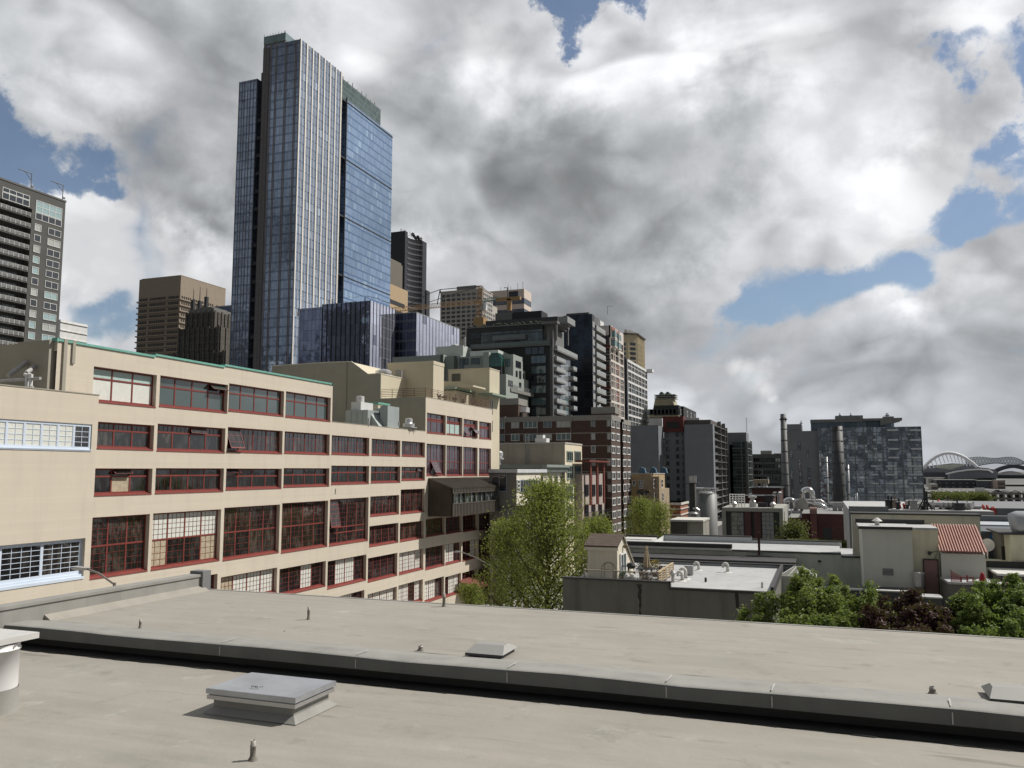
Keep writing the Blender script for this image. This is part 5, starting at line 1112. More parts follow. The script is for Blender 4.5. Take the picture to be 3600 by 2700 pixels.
# ---- black slab tower with stacked balconies
def blackslab():
 D = 300; a = boxc(s2(545, 97), D, pl=s2(130, 130), pr=s2(722, 300)); X1, Y0 = a.x1, a.y0; yS = onX(s2(580, 110), X1)[0]
 t = thing('black_slab', 'black glass slab tower with a stack of pale balconies on its sunny edge', 'building', a.base()); bg = grid('black_glass', 2.2, 2.95, (.018, .02, .026), (.032, .036, .045), (.012, .013, .017), .07, .12, .35, .08, wob=.02, wavy=.08)
 m = MB(); m.box(a.x0, X1, Y0, yS, GZ, a.z1); m.build('curtain_wall', bg, t)
 m = MB(); zq = onX(s2(660, 180), X1 - 2)[1]; m.box(a.x0, X1 - 2.2, yS, a.y1, GZ, zq); m.build('rear_wall', panel('slab_rear', (.12, .125, .13), 2, 2.95, .5, .2, .6), t)
 glw = MATS['pale_rail']; z = onX(s2(640, 350), X1)[1]; fl = (onX(s2(640, 350), X1)[1] - onX(s2(640, 1240), X1)[1]) / 7.0
 for k in range(11): balcony(t, X1 - 2.2, X1 + .5, yS + 1.0, a.y1, z - k * fl, glw, conc, 1.5, .4)
 m = MB()
 for k in range(11): m.box(X1 + .03, X1 + .1, Y0 + .2, yS - .1, z - k * fl + .2, z - k * fl + 2.3)
 m.build('side_panel', gfr, t)
 m = MB(); m.tube([(a.x0 + 16, Y0 + 3, a.z1), (a.x0 + 16, Y0 + 3, a.z1 + 3), (a.x0 + 18, Y0 + 3, a.z1 + 3)], .12, 4); m.build('antenna', gfr, t)
blackslab()
# ---- white framed tower with red panels and corner bay windows
def whitered():
 D = 330; a = boxc(s2(812, 262), D, pl=s2(655, 200), pr=s2(1000, 400)); X1, Y0 = a.x1, a.y0; zt = a.z1; yE = a.y1; wf = mat('offwhite_frame', (.62, .57, .52), .7, var=.05); rp = mat('red_panel', (.27, .09, .065), .7, var=.1)
 t = thing('framed_tower', 'off-white framed tower with red panels and green glass bay windows near its top', 'building', a.base()); m = MB(); m.box(a.x0, X1 - .6, Y0 + .02, yE, GZ, zt); m.build('wall', mat('framed_dark', (.05, .045, .042), .6, var=.3), t)
 m = MB(); L = yE - Y0; z0 = onX(s2(830, 760), X1)[1]; fl2 = (onX(s2(830, 760), X1)[1] - onX(s2(830, 1355), X1)[1]) / 3.0
 cols = [0, .22, .34, .62, .70, 1.0]
 for f in cols: y = Y0 + L * f; m.box(X1 - .6, X1, y - (.25 if f else 0), y + .45, GZ, zt)
 m.box(X1 - .6, X1, Y0, yE, zt - 5, zt); m.box(a.x1 - 7, X1, Y0 - .0, Y0 + .6, zt - 4, zt)
 for k in range(-1, 9): z = z0 - fl2 * k; m.box(X1 - .6, X1 + .03, Y0, yE, z - .9, z); m.box(X1 - .6, X1 - .1, Y0, yE, z - fl2 / 2 - .25, z - fl2 / 2)
 m.box(a.x0, X1 - .6, Y0, Y0 + .3, GZ, GZ + 1); m.build('frame', wf, t)
 m = MB()
 for k in range(0, 9): z = z0 - fl2 * k; m.box(X1 - .55, X1 - .3, Y0 + L * .36, Y0 + L * .60, z - fl2 + .9, z - .9)
 m.build('red_panel', rp, t)
 m = MB()
 for k in range(0, 9):
  z = z0 - fl2 * k
  for j in (0, 1):
   for (f0, f1) in ((.26, .31), (.44, .49), (.65, .68), (.76, .80), (.87, .90)): pass
 sp = []
 for k in range(0, 9):
  for j in (0, 1):
   z = z0 - fl2 * k - fl2 / 2 * j - fl2 / 2 + .5
   for (f0, f1) in ((.10, .2), (.40, .5), (.78, .94)): sp.append(('E', X1 - .28, Y0 + L * (f0 + f1) / 2, z, winmesh(L * (f1 - f0), fl2 / 2 * .72, 1 if f1 - f0 < .12 else 2, 1, .14, (wf, gcity), 'wr')))
 windows(t, sp)
 gb_ = glass('bay_glass', (.05, .12, .12), .05, .05, 1.0, inner=(.10, .30, .26))
 for (f0, f1, za, zb, off) in ((.06, .30, 335, 440, 0), (.06, .30, 462, 570, 0), (.36, .62, 385, 490, 0), (.36, .62, 505, 605, 0)):
  y0_, y1_ = Y0 + L * f0, Y0 + L * f1; zA = onX(s2(850 if f0 < .2 else 910, za), X1 + 1)[1]; zB = onX(s2(850 if f0 < .2 else 910, zb), X1 + 1)[1]
  m = MB(); pl = [(X1, y0_), (X1 + 1.3, y0_ + .7), (X1 + 1.3, y1_ - .7), (X1, y1_)]; m.prism(pl, 'z', zB + .5, zA, 0); m.prism([(p[0] + (.08 if p[0] > X1 else 0), p[1]) for p in pl], 'z', zB, zB + .5, 1)
  m.prism([(p[0] + (.08 if p[0] > X1 else 0), p[1]) for p in pl], 'z', zA, zA + .4, 1); m.build('bay_window', [gb_, wf], t)
 for (f0, f1, p) in ((.06, .3, (850, 300)), (.36, .62, (915, 350))): zA = onX(s2(*p), X1)[1]; m = MB(); m.box(X1 + .02, X1 + .3, Y0 + L * f0, Y0 + L * f1, zA - 2.0, zA); m.build('brick_panel', rp, t)
 # side balconies on the -Y face
 for k in range(18):
  z = zt - 9 - k * fl2 / 2; m = MB(); m.box(X1 - 12, X1 - .1, Y0 - 1.2, Y0, z - .3, z); m.box(X1 - 12, X1 - .1, Y0 - 1.2, Y0 - 1.1, z + .9, z + 1.0); m.build('balcony', conc if k % 3 else rp, t)
 m = MB(); a_ = onY(s2(665, 190), Y0 + 6); e_ = onY(s2(800, 270), Y0 + 6); m.box(a_[0], X1 - 6, Y0 + 6, Y0 + 12, zt - 4, a_[1]); m.build('stair_head', wfr, t)
whitered()
# ---- cream tower with chamfered corner and hipped roof
def creamtower():
 D = 700; cc = mat('cream_stone_far', (.60, .52, .36), .8, var=.05); a = boxc(s2(1180, 390), D, pl=s2(1005, 390), pr=s2(1305, 500)); X1, Y0, yE = a.x1, a.y0, a.y1; zt = a.z1; ch = 6.5
 t = thing('cream_tower', 'cream office tower with chamfered corner and overhanging hipped roof', 'building', a.base())
 pl = [(a.x0, Y0), (X1 - ch, Y0), (X1, Y0 + ch * .9), (X1, yE), (a.x0, yE)]; m = MB(); m.prism(pl, 'z', GZ, zt); m.build('wall', cc, t)
 m = MB(); o = 1.6; po = [(a.x0, Y0 - o), (X1 - ch, Y0 - o), (X1 + o, Y0 + ch * .9), (X1 + o, yE), (a.x0, yE)]; zr = onY(s2(1000, 312), Y0 + 4)[1]
 m.prism(po, 'z', zt, zt + 1.2, 0); cxr = (a.x0 + X1) / 2 - 4
 pi = [(a.x0, Y0 + 7), (X1 - ch - 5, Y0 + 7), (X1 - 8, Y0 + ch + 5), (X1 - 8, yE), (a.x0, yE)]
 for i in range(4): m.face([(*po[i], zt + 1.2), (*po[i + 1], zt + 1.2), (*pi[i + 1], zr), (*pi[i], zr)])
 m.face([(*p, zr) for p in pi]); m.build('roof', mat('dark_roof', (.09, .085, .08), .7), t)
 fl = 4.1; zs = [zt - 9.5 - fl * k for k in range(14)]; n = 10; w1 = winmesh((yE - Y0 - ch) / n * .6, fl * .6, 1, 1, .1, (cc, gcity), 'ct'); sp = face_grid('E', X1 + .02, cells(Y0 + ch, yE - 1, n), zs, w1)
 w2 = winmesh(3.6, fl * .6, 1, 1, .1, (cc, gcity), 'ct2'); sp += face_grid('S', Y0 - .02, cells(X1 - ch - 14, X1 - ch - .5, 2), zs, w2); windows(t, sp)
 for z in zs[:12]:
  m = MB(); q = .25; m.face([(X1 - ch * .8 + q, Y0 + .9 * ch * .2 - q, z), (X1 - ch * .2 + q, Y0 + .9 * ch * .8 - q, z), (X1 - ch * .2 + q, Y0 + .9 * ch * .8 - q, z + fl * .6), (X1 - ch * .8 + q, Y0 + .9 * ch * .2 - q, z + fl * .6)]); m.build('corner_window', gcity, t)
 m = MB()
 for f in lin(0, 1, 12): y = Y0 + ch + (yE - Y0 - ch) * f; m.box(X1, X1 + .4, y - .3, y + .3, GZ, zt)
 for f in lin(0, 1, 4): x = X1 - ch - f * 15; m.box(x - .5, x + .5, Y0 - .5, Y0, GZ, zt)
 m.build('pier', cc, t)
creamtower()
# ---- dark tower behind a white grid
def whitegrid():
 D = 395; a = boxc(s2(1062, 755), D, pl=s2(1012, 770), pr=s2(1345, 930)); X1, Y0, yE, zt = a.x1, a.y0, a.y1, a.z1; L = yE - Y0
 t = thing('grid_tower', 'dark tower with a bright white grid frame on its sunny side', 'building', a.base()); m = MB(); m.box(a.x0 - 6, X1 - .3, Y0, yE, GZ, zt); m.build('wall', panel('grid_dark', (.035, .037, .04), 3, 3, .5, .2, .4, var=.2), t)
 wf = mat('white_grid', (.66, .67, .66), .6); m = MB(); fl = (onX(s2(1070, 1080), X1)[1] - onX(s2(1075, 1570), X1)[1]) / 3.0; z0 = onX(s2(1070, 1080), X1)[1]
 for f in lin(0, 1, 7): m.box(X1 - .3, X1 + .1, Y0 + L * f - .28, Y0 + L * f + .28, GZ, zt)
 for f in lin(1 / 12, 11 / 12, 6): m.box(X1 - .3, X1 - .05, Y0 + L * f - .10, Y0 + L * f + .10, GZ, zt - 1)
 for k in range(-1, 9):
  z = z0 - k * fl; m.box(X1 - .3, X1 + .12, Y0, yE, z - .5, z + .5); m.box(X1 - .3, X1 - .02, Y0, yE, z - fl / 2 - .12, z - fl / 2 + .12)
 m.box(X1 - .3, X1 + .12, Y0, yE, zt - 1.2, zt); m.box(X1 - .3, X1 - .02, Y0, yE, z0 + fl * 1.5 - .15, z0 + fl * 1.5 + .15); m.build('frame_grid', wf, t)
 sp = []; ms_ = wmix(L / 6 * .40, fl / 2 * .8, 1, [(dkmet, gcity), (dkmet, gcity), (dkmet, gcityb)], fr=.06)
 for k in range(8):
  for j in (0, 1):
   for i, f in enumerate(cells(0, 1, 12)): sp.append(('E', X1 - .28, Y0 + L * f, z0 - k * fl - fl / 2 * (j + 1) + .35, ms_(i, k + j)))
 windows(t, sp)
 a_ = onX(s2(1310, 920), X1); m = MB(); m.box(X1 - 2, X1 + 3, yE - 1, yE + 4, a_[1] - .3, a_[1] + 1.2); m.build('window_cradle', wfr, t)
whitegrid()
# ---- stepped pale green apartment block
def greenish():
 D = 225; cg = mat('sage_stucco', (.30, .335, .31), .8, var=.06, dirt=.05); cw = panel('pale_panel', (.52, .56, .54), 1.2, 1.2, .8, .04, .6); dk = mat('sage_dark', (.075, .09, .088), .7, var=.1)
 a = boxc(s1(1345, 518), D, pl=s1(505, 518), pr=s1(1483, 560)); X1, Y0, yE, zt = a.x1, a.y0, a.y1, a.z1
 t = thing('stepped_block', 'sage and white stepped apartment block with a green glass conservatory at its corner', 'building', (X1 - 12, Y0 + 6, GZ))
 zlow = onY(s1(1240, 810), Y0 - 5)[1]; m = MB(); m.box(a.x0, X1, Y0, yE, GZ, zt)
 m.box(onY(s1(920, 480), Y0 - 3)[0] - .2, onY(s1(1000, 500), Y0 - 3)[0] - .2, Y0 - 3, Y0, zlow - 8, onY(s1(920, 492), Y0 - 3)[1]); m.build('wall', [cg], t)
 # lower sunlit wing
 b = boxc(s1(1240, 808), D - 9, pl=s1(1145, 812), pr=s1(1335, 850)); zl = b.z1; m = MB(); m.box(b.x0 - 10, b.x1, b.y0, Y0, GZ, zl); m.build('lower_wing', cg, t)
 e = boxc(s1(1483, 565), D + 6, w=9, pr=s1(1568, 900)); m = MB(); yx = onX(s1(1518, 770), X1)[0]; m.box(X1 - 9, X1, yE, yx, GZ, onX(s1(1518, 770), X1)[1]); m.box(X1 - 9, X1, yx, onX(s1(1568, 905), X1)[0], GZ, onX(s1(1568, 905), X1)[1]); m.build('rear_wing', cg, t)
 # white paneled rooftop boxes
 yb = Y0 + 7; p0, p1 = onY(s1(222, 415), yb), onY(s1(615, 390), yb); q0, q1 = onY(s1(715, 480), yb - 2), onY(s1(1125, 455), yb - 2)
 m = MB(); m.box(p0[0], p1[0], yb, onX(s1(790, 465), p1[0])[0], zlow, p1[1]); m.box(q0[0], q1[0], yb - 2, onX(s1(1280, 515), q1[0])[0], zt - 2, q1[1]); m.build('roof_box', cw, t)
 y9 = Y0 + 2.5; l0, l1 = onY(s1(-60, 540), y9), onY(s1(330, 525), y9); m = MB(); m.box(l0[0] - 8, l1[0], y9, y9 + 9, GZ, l1[1]); m.box(l1[0], a.x0, y9 + 1, y9 + 9, GZ, l1[1] - .4); m.build('left_wing', cg, t)
 m = MB(); z = onY(s1(330, 745), Y0)[1]
 m.box(a.x0 - .3, a.x0 + .6, Y0 - .4, Y0, z, zt + .3); m.build('pilaster', dk, t); m = MB(); m.box(l1[0] - .8, l1[0], y9 - .4, y9, z, l1[1]); m.build('pilaster', dk, t)
 sp = []
 for (x0, x1, ya, yb_) in ((565, 625, 583, 740), (630, 695, 583, 670), (730, 790, 583, 665), (800, 860, 580, 665)):
  A, B2 = onY(s1(x0, ya), Y0), onY(s1(x1, yb_), Y0); sp.append(('S', Y0 - .02, (A[0] + B2[0]) / 2, B2[1], winmesh(B2[0] - A[0], A[1] - B2[1], 3, 1, .09, (drk, gcityb), 'ge')))
 A, B2 = onY(s1(1235, 590), Y0), onY(s1(1300, 700), Y0); sp.append(('S', Y0 - .02, (A[0] + B2[0]) / 2, B2[1], winmesh(B2[0] - A[0], A[1] - B2[1], 2, 1, .08, (drk, gcityb), 'ge')))
 for (x0, x1, ya, yb_) in ((1380, 1455, 610, 730), (1382, 1405, 760, 1000), (1430, 1458, 760, 880), (1430, 1458, 930, 1010), (1485, 1503, 800, 880)):
  A, B2 = onX(s1(x0, ya), X1), onX(s1(x1, yb_), X1); sp.append(('E', X1 + .02, (A[0] + B2[0]) / 2, B2[1], winmesh(B2[0] - A[0], A[1] - B2[1], 2 if x1 - x0 > 50 else 1, 1, .1, (drk, gcity), 'ge')))
 for (x0, x1, ya, yb_) in ((1272, 1298, 895, 985), (1310, 1332, 905, 995)):
  A, B2 = onX(s1(x0, ya), b.x1), onX(s1(x1, yb_), b.x1); sp.append(('E', b.x1 + .02, (A[0] + B2[0]) / 2, B2[1], winmesh(B2[0] - A[0], A[1] - B2[1], 1, 1, .1, (drk, gcity), 'ge')))
 windows(t, sp)
 # dark recess + conservatory
 yc = Y0 - 2.6; A, B2, C2 = onY(s1(990, 580), yc), onY(s1(1165, 690), yc), onY(s1(1130, 530), yc)
 cgm = glass('conservatory_glass', (.025, .085, .072), .08, .05, 1.0); T2 = MB(); xd = onX(s1(1225, 600), B2[0])[0]; xd = max(xd, yc + 1.8)
 m = MB(); m.box(A[0], B2[0], yc, xd, B2[1], A[1], 0); m.prism([(A[0], A[1]), (B2[0], A[1]), (B2[0] - 1, A[1] + 1.5), (A[0] + .6, A[1] + 1.5)], 'y', yc + .3, xd - .2, 0); o = m.build('conservatory', cgm, t)
 m = MB()
 for f in lin(0, 1, 6): x = A[0] + (B2[0] - A[0]) * f; m.box(x - .06, x + .06, yc - .06, yc, B2[1], A[1]); m.tube([(x, yc - .03, A[1]), (A[0] + .6 + (B2[0] - 1.6 - A[0]) * f, yc + .25, A[1] + 1.5)], .05, 4)
 for f in lin(0, 1, 4): z = B2[1] + (A[1] - B2[1]) * f; m.box(A[0], B2[0] + .06, yc - .07, yc, z - .06, z + .06); m.box(B2[0], B2[0] + .07, yc, xd, z - .06, z + .06)
 for f in lin(0, 1, 4): y = yc + (xd - yc) * f; m.box(B2[0], B2[0] + .06, y - .05, y + .05, B2[1], A[1])
 q_ = m.build('glazing_bar', mat('green_bar', (.04, .14, .12), .5)); q_.parent = o
 m = MB(); m.box(A[0] + .4, B2[0] + .1, yc, Y0, zlow - 10, B2[1]); m.build('dark_base', drk, t)
 # long eave/terrace
 z = onX(s1(1275, 1010), X1 + 1.0); m = MB(); m.box(b.x0 - 8, X1 + 1.6, z[0] + .4, onX(s1(1638, 1120), X1 + 1.4)[0], z[1] - .9, z[1]); m.build('terrace_slab', mat('terrace_grey', (.20, .20, .185), .8), t)
 m = MB(); ya_, yb2 = z[0] + .5, onX(s1(1620, 1120), X1 + 1.4)[0]
 for q in (.3, .65, 1.0): m.box(X1 + 1.4, X1 + 1.45, ya_, yb2, z[1] + q, z[1] + q + .05)
 for y in lin(ya_, yb2, 12): m.box(X1 + 1.4, X1 + 1.46, y, y + .06, z[1], z[1] + 1.05)
 m.build('terrace_railing', gfr, t)
 x, zz_ = onY(s1(470, 385), yb); m = MB(); m.lathe(x, yb + 1, [(1.0, p1[1]), (1.0, p1[1] + .3), (.5, p1[1] + .7), (0, p1[1] + .75)], 12); m.build('flue', galvd, t); m = MB(); m.tube([(x + 3.2, yb + 1, p1[1]), (x + 3.2, yb + 1, p1[1] + 2.6)], .3, 8); m.build('flue', galvd, t)
greenish()
# ---- brick apartment building
def brick():
 brk = panel('brown_brick', (.085, .054, .043), .6, .2, .75, .03, .9, var=.12); brkl = MATS['brown_brick']; band = mat('brick_band', (.24, .235, .215), .8, var=.08)
 X1 = -44.5; c = r6(1032, 125); Y0, zt = onX(c, X1); t = thing('brick_apartments', 'brown brick apartment block with white framed windows and grey top band', 'building', (X1 - 20, Y0 + 8, GZ))
 y1 = onX(r6(1098, 140), X1)[0]; y2 = onX(r6(1120, 150), X1)[0]; y3 = onX(r6(1172, 160), X1)[0]; xl = onY(r6b(850, 380), Y0)[0] - 8
 m = MB(); m.box(xl, X1, Y0, y1, GZ, zt); m.box(X1 - 20, X1 - 1.6, y1, y2, GZ, zt - .4); m.box(X1 - 20, X1, y2, y3, GZ, zt - .2); m.build('wall', brk, t)
 m = MB(); zb = onY(r6(1000, 160), Y0)[1]; m.box(xl, X1 + .2, Y0 - .2, y1, zb, zt + .15); m.box(X1 - 10, X1 + .2, y2, y3, zb - .3, zt - .2); m.build('top_band', band, t)
 fl = (onX(r6(1040, 240), X1)[1] - onX(r6(1040, 620), X1)[1]) / 4.0; m = MB(); zf = onX(r6(1040, 255), X1)[1]
 for k in range(9): z = zf - k * fl; m.box(xl, X1 + .05, Y0 - .05, y1 + .0, z, z + .22); m.box(X1 - 2, X1 + .05, y2, y3, z, z + .22)
 m.build('string_course', band, t)
 # front windows
 sp = []; wmats = [(gfr, gblind), (wfr, gcityb), (gfr, gcityb)]
 for row in range(6):
  zs_ = onY(r6b(1200, 515), Y0)[1] - fl * row
  for (xa, xb, nx) in ((860, 912, 2), (985, 1082, 2), (1132, 1290, 3), (1362, 1462, 2), (1515, 1680, 3), (1915, 1968, 1), (-0, 0, 0)):
   if xb == 0: continue
   A, B2 = onY(r6b(xa, 440), Y0)[0], onY(r6b(xb, 440), Y0)[0]
   if row > 1 and xb < 1700: continue
   sp.append(('S', Y0 - .02, (A + B2) / 2, zs_, winmesh(B2 - A, fl * .56, nx, 1, .1, wmats[(row + nx + int(xa)) % 3], 'bk%d' % ((row + nx + int(xa)) % 3))))
  A, B2 = onY(r6(1003, 200), Y0)[0], onY(r6(1030, 200), Y0)[0]; sp.append(('S', Y0 - .02, (A + B2) / 2, zs_, winmesh(B2 - A, fl * .56, 1, 1, .1, wmats[0], 'bkc')))
  if row < 6:
   pass
 for row in range(9):
  z = onX(r6(1045, 215), X1)[1] - fl * row
  for (xa, xb) in ((1033, 1058), (1070, 1092), (1115, 1137), (1147, 1168)):
   A, B2 = onX(r6(xa, 200), X1)[0], onX(r6(xb, 200), X1)[0]; sp.append(('E', X1 + .02, (A + B2) / 2, z, winmesh(B2 - A, fl * .60, 2, 1, .22, (wfr, gcity), 'bke')))
 windows(t, sp)
 for xa in (262, 500, 743):
  x = onY(r6(xa, 135), Y0)[0]; m = MB(); m.box(x - .25, x + .25, Y0 - .45, Y0 - .2, zb - .2, zt + .3); m.tube([(x, Y0 - .3, zb), (x, Y0 - .3, zb - 12)], .09, 6); m.build('downpipe', band, t)
 # upper brick volumes
 for (pc, pl_, pr_, lb) in ((r6b(1068, 165), r6b(850, 170), r6b(1168, 180), 'small brick stair tower with a grey cap and metal hood behind the eaved block'), (s2(875, 1450), s2(540, 1455), s2(925, 1470), 'brick rooftop block with grey band above the brick apartments')):
  y = Y0 + 9; xx, zz_ = onY(pc, y); x0_ = onY(pl_, y)[0]; ye = onX(pr_, xx)[0]; u = thing('brick_rooftop_block', lb, 'rooftop block', ((x0_ + xx) / 2, y + 2, zt))
  m = MB(); m.box(x0_, xx, y, ye, zt - .5, zz_ - 1.6); m.build('wall', brk, u); m = MB(); m.box(x0_ - .1, xx + .15, y - .15, ye + .15, zz_ - 1.6, zz_); m.build('band', band, u)
  if 'stair' in lb: m = MB(); m.prism([(y + 1, zz_ - 3.4), (y + 4, zz_ - 3.4), (y + 4, zz_ - 2.2), (y + 2, zz_ - 2.0)], 'x', xx, xx + 1.6); m.tube([(xx + .5, y + 2, zz_ - 3.4), (xx + .5, y + 2, zt)], .25, 6); m.build('metal_hood', galvd, u)
brick()
# ---- cream loft block with windows to the right, side wall plain
def loft():
 X1 = -47.5; c = r6b(1612, 678); Y0, zt = onX(c, X1); yE = onX(r6b(1810, 705), X1)[0]; t = thing('loft_building', 'cream loft building with plain side wall and tall green framed windows', 'building', (X1 - 15, Y0 + 6, GZ))
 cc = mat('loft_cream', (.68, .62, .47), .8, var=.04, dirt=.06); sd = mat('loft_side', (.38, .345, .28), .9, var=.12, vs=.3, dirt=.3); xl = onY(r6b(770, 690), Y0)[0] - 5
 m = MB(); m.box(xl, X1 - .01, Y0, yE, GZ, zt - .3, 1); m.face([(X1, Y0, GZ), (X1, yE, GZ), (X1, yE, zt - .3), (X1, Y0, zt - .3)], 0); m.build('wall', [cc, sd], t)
 m = MB(); m.box(xl, X1 + .12, Y0 - .1, yE + .05, zt - .3, zt); m.build('coping', mat('loft_coping', (.45, .44, .40), .7), t)
 gf = mat('sage_frame', (.24, .30, .26), .6); sp = []
 for (ya, yb) in ((780, 905), (948, 1108), (1180, 1345), (1420, 1560), (1640, 1780)):
  for (xa, xb) in ((1632, 1704), (1722, 1796)):
   A, B2 = onX(r6b(xa, ya), X1), onX(r6b(xb, yb), X1); sp.append(('E', X1 + .02, (A[0] + B2[0]) / 2, B2[1], winmesh(B2[0] - A[0], A[1] - B2[1], 3, 2 if yb - ya > 130 else 1, .22, (gf, gcity), 'lf')))
 windows(t, sp)
 m = MB(); xw = onY(r6b(1155, 690), Y0)[0]
 for dx in (0, .75): m.tube([(xw + dx, Y0 - .25, zt - 13), (xw + dx, Y0 - .25, zt + 1.6), (xw + dx, Y0 + .3, zt + 1.6)], .05, 5)
 z = zt - 13
 while z < zt + 1: m.tube([(xw, Y0 - .25, z), (xw + .75, Y0 - .25, z)], .03, 4); z += .4
 solo(m, 'roof_ladder', gfr, 'steel ladder up the side wall of the cream loft building', 'ladder')
 x, z = onY(r6b(1340, 678), Y0 + 2); m = MB(); m.box(x - 1.2, x + 1.2, Y0 + 1.5, Y0 + 3.5, zt - .3, zt + .9); m.box(x - 1.0, x + .4, Y0 + 1.7, Y0 + 3.2, zt + .9, zt + 1.6)
 solo(m, 'air_unit', [gw], 'small white rooftop unit on the loft building parapet', 'rooftop unit')
loft()
# ---- white building with bracketed cornice
def cornice():
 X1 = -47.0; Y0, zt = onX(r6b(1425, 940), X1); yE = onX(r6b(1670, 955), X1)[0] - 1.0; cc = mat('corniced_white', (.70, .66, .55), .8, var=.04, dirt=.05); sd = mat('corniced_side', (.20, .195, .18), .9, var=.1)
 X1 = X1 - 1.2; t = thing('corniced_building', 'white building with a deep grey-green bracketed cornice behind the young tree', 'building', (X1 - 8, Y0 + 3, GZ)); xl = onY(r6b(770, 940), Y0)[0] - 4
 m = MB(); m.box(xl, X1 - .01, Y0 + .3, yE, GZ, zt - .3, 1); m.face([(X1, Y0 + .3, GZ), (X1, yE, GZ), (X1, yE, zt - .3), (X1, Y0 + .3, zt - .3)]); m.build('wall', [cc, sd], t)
 cm = mat('cornice_green', (.25, .29, .27), .6, var=.1); m = MB(); h = zt - onX(r6b(1430, 1000), X1 + 1.2)[1]
 m.prism([(X1 - .1, zt - h * 1.6), (X1 + .15, zt - h * 1.6), (X1 + .5, zt - h), (X1 + 1.2, zt - h * .5), (X1 + 1.2, zt), (X1 - .1, zt)], 'y', Y0 - 1.1, yE + 1)
 m.box(xl, X1, Y0 - 1.1, Y0 + .3, zt - h * .7, zt); m.build('cornice', cm, t)
 m = MB(); y = Y0
 while y < yE + .6: m.box(X1 + .16, X1 + .85, y, y + .3, zt - h * 1.5, zt - h * .62); y += .75
 m.build('dentil', cm, t)
 sp = []
 for xa, xb in ((1428, 1460), (1490, 1525), (1558, 1585)):
  for (ya, yb) in ((1072, 1190), (1305, 1425), (1545, 1660)): A, B2 = onX(r6b(xa, ya), X1), onX(r6b(xb, yb), X1); sp.append(('E', X1 + .02, (A[0] + B2[0]) / 2, B2[1], winmesh(B2[0] - A[0], A[1] - B2[1], 1, 2, .12, (MATS['sage_frame'], gcity), 'co')))
 windows(t, sp)
 x, z = onY(r6b(845, 820), Y0 + 1); m = MB(); m.tube([(x, Y0 + 1, zt - .3), (x, Y0 + 1, zt + 1.0)], .35, 10); m.lathe(x, Y0 + 1, [(.9, zt + 1.0), (.9, zt + 1.3), (.55, zt + 1.35), (.75, zt + 1.7), (.75, zt + 2.3), (.4, zt + 2.6), (0, zt + 2.6)], 14)
 solo(m, 'roof_vent', fan, 'stacked silver roof ventilator beside the end of the cream school', 'roof vent')
 # bay volume in front
 Y1, z1 = onX(r6b(1048, 1035), -43.6); ye = onX(r6b(1385, 1040), -43.6)[0]; c2 = thing('bay_building', 'small cream building with a ribbon of narrow windows just right of the dark gallery', 'building', (-48, Y1 + 5, GZ)); xk = onY(r6b(800, 1030), Y1)[0]
 ys = onX(r6b(1330, 1200), -43.6)[0]; m = MB(); m.box(xk - 1, -43.61, Y1, ys, onX(r6b(1050, 1420), -43.6)[1], z1, 1); m.face([(-43.6, Y1, onX(r6b(1050, 1420), -43.6)[1]), (-43.6, ys, onX(r6b(1050, 1420), -43.6)[1]), (-43.6, ys, z1), (-43.6, Y1, z1)])
 m.box(xk - 1, -45.2, Y1 + .3, ye, GZ, z1, 1); m.build('wall', [cc, sd], c2)
 m = MB(); m.box(xk - 1, -43.3, Y1 - .4, ye, z1, z1 + .55); m.build('cornice', mat('pale_cornice', (.56, .58, .60), .6), c2)
 bf = mat('slate_frame', (.26, .30, .36), .5); A, B2 = onX(r6b(1085, 1118), -43.6), onX(r6b(1290, 1258), -43.6); w1 = winmesh(B2[0] - A[0], A[1] - B2[1], 7, 1, .12, (bf, gcity), 'bay')
 sp = [('E', -43.58, (A[0] + B2[0]) / 2, B2[1], w1)]
 for xa, xb in ((1052, 1084), (1291, 1322)): A, B2 = onX(r6b(xa, 1118), -43.6), onX(r6b(xb, 1258), -43.6); sp.append(('E', -43.58, (A[0] + B2[0]) / 2, B2[1], winmesh(B2[0] - A[0], A[1] - B2[1], 1, 3, .14, (wfr, gcity), 'bay2')))
 sp.append(('S', Y1 - .02, -46.4, onX(r6b(1052, 1258), -43.6)[1], winmesh(2.6, 2.6, 2, 1, .12, (bf, gcity), 'bay3'))); windows(c2, sp)
cornice()
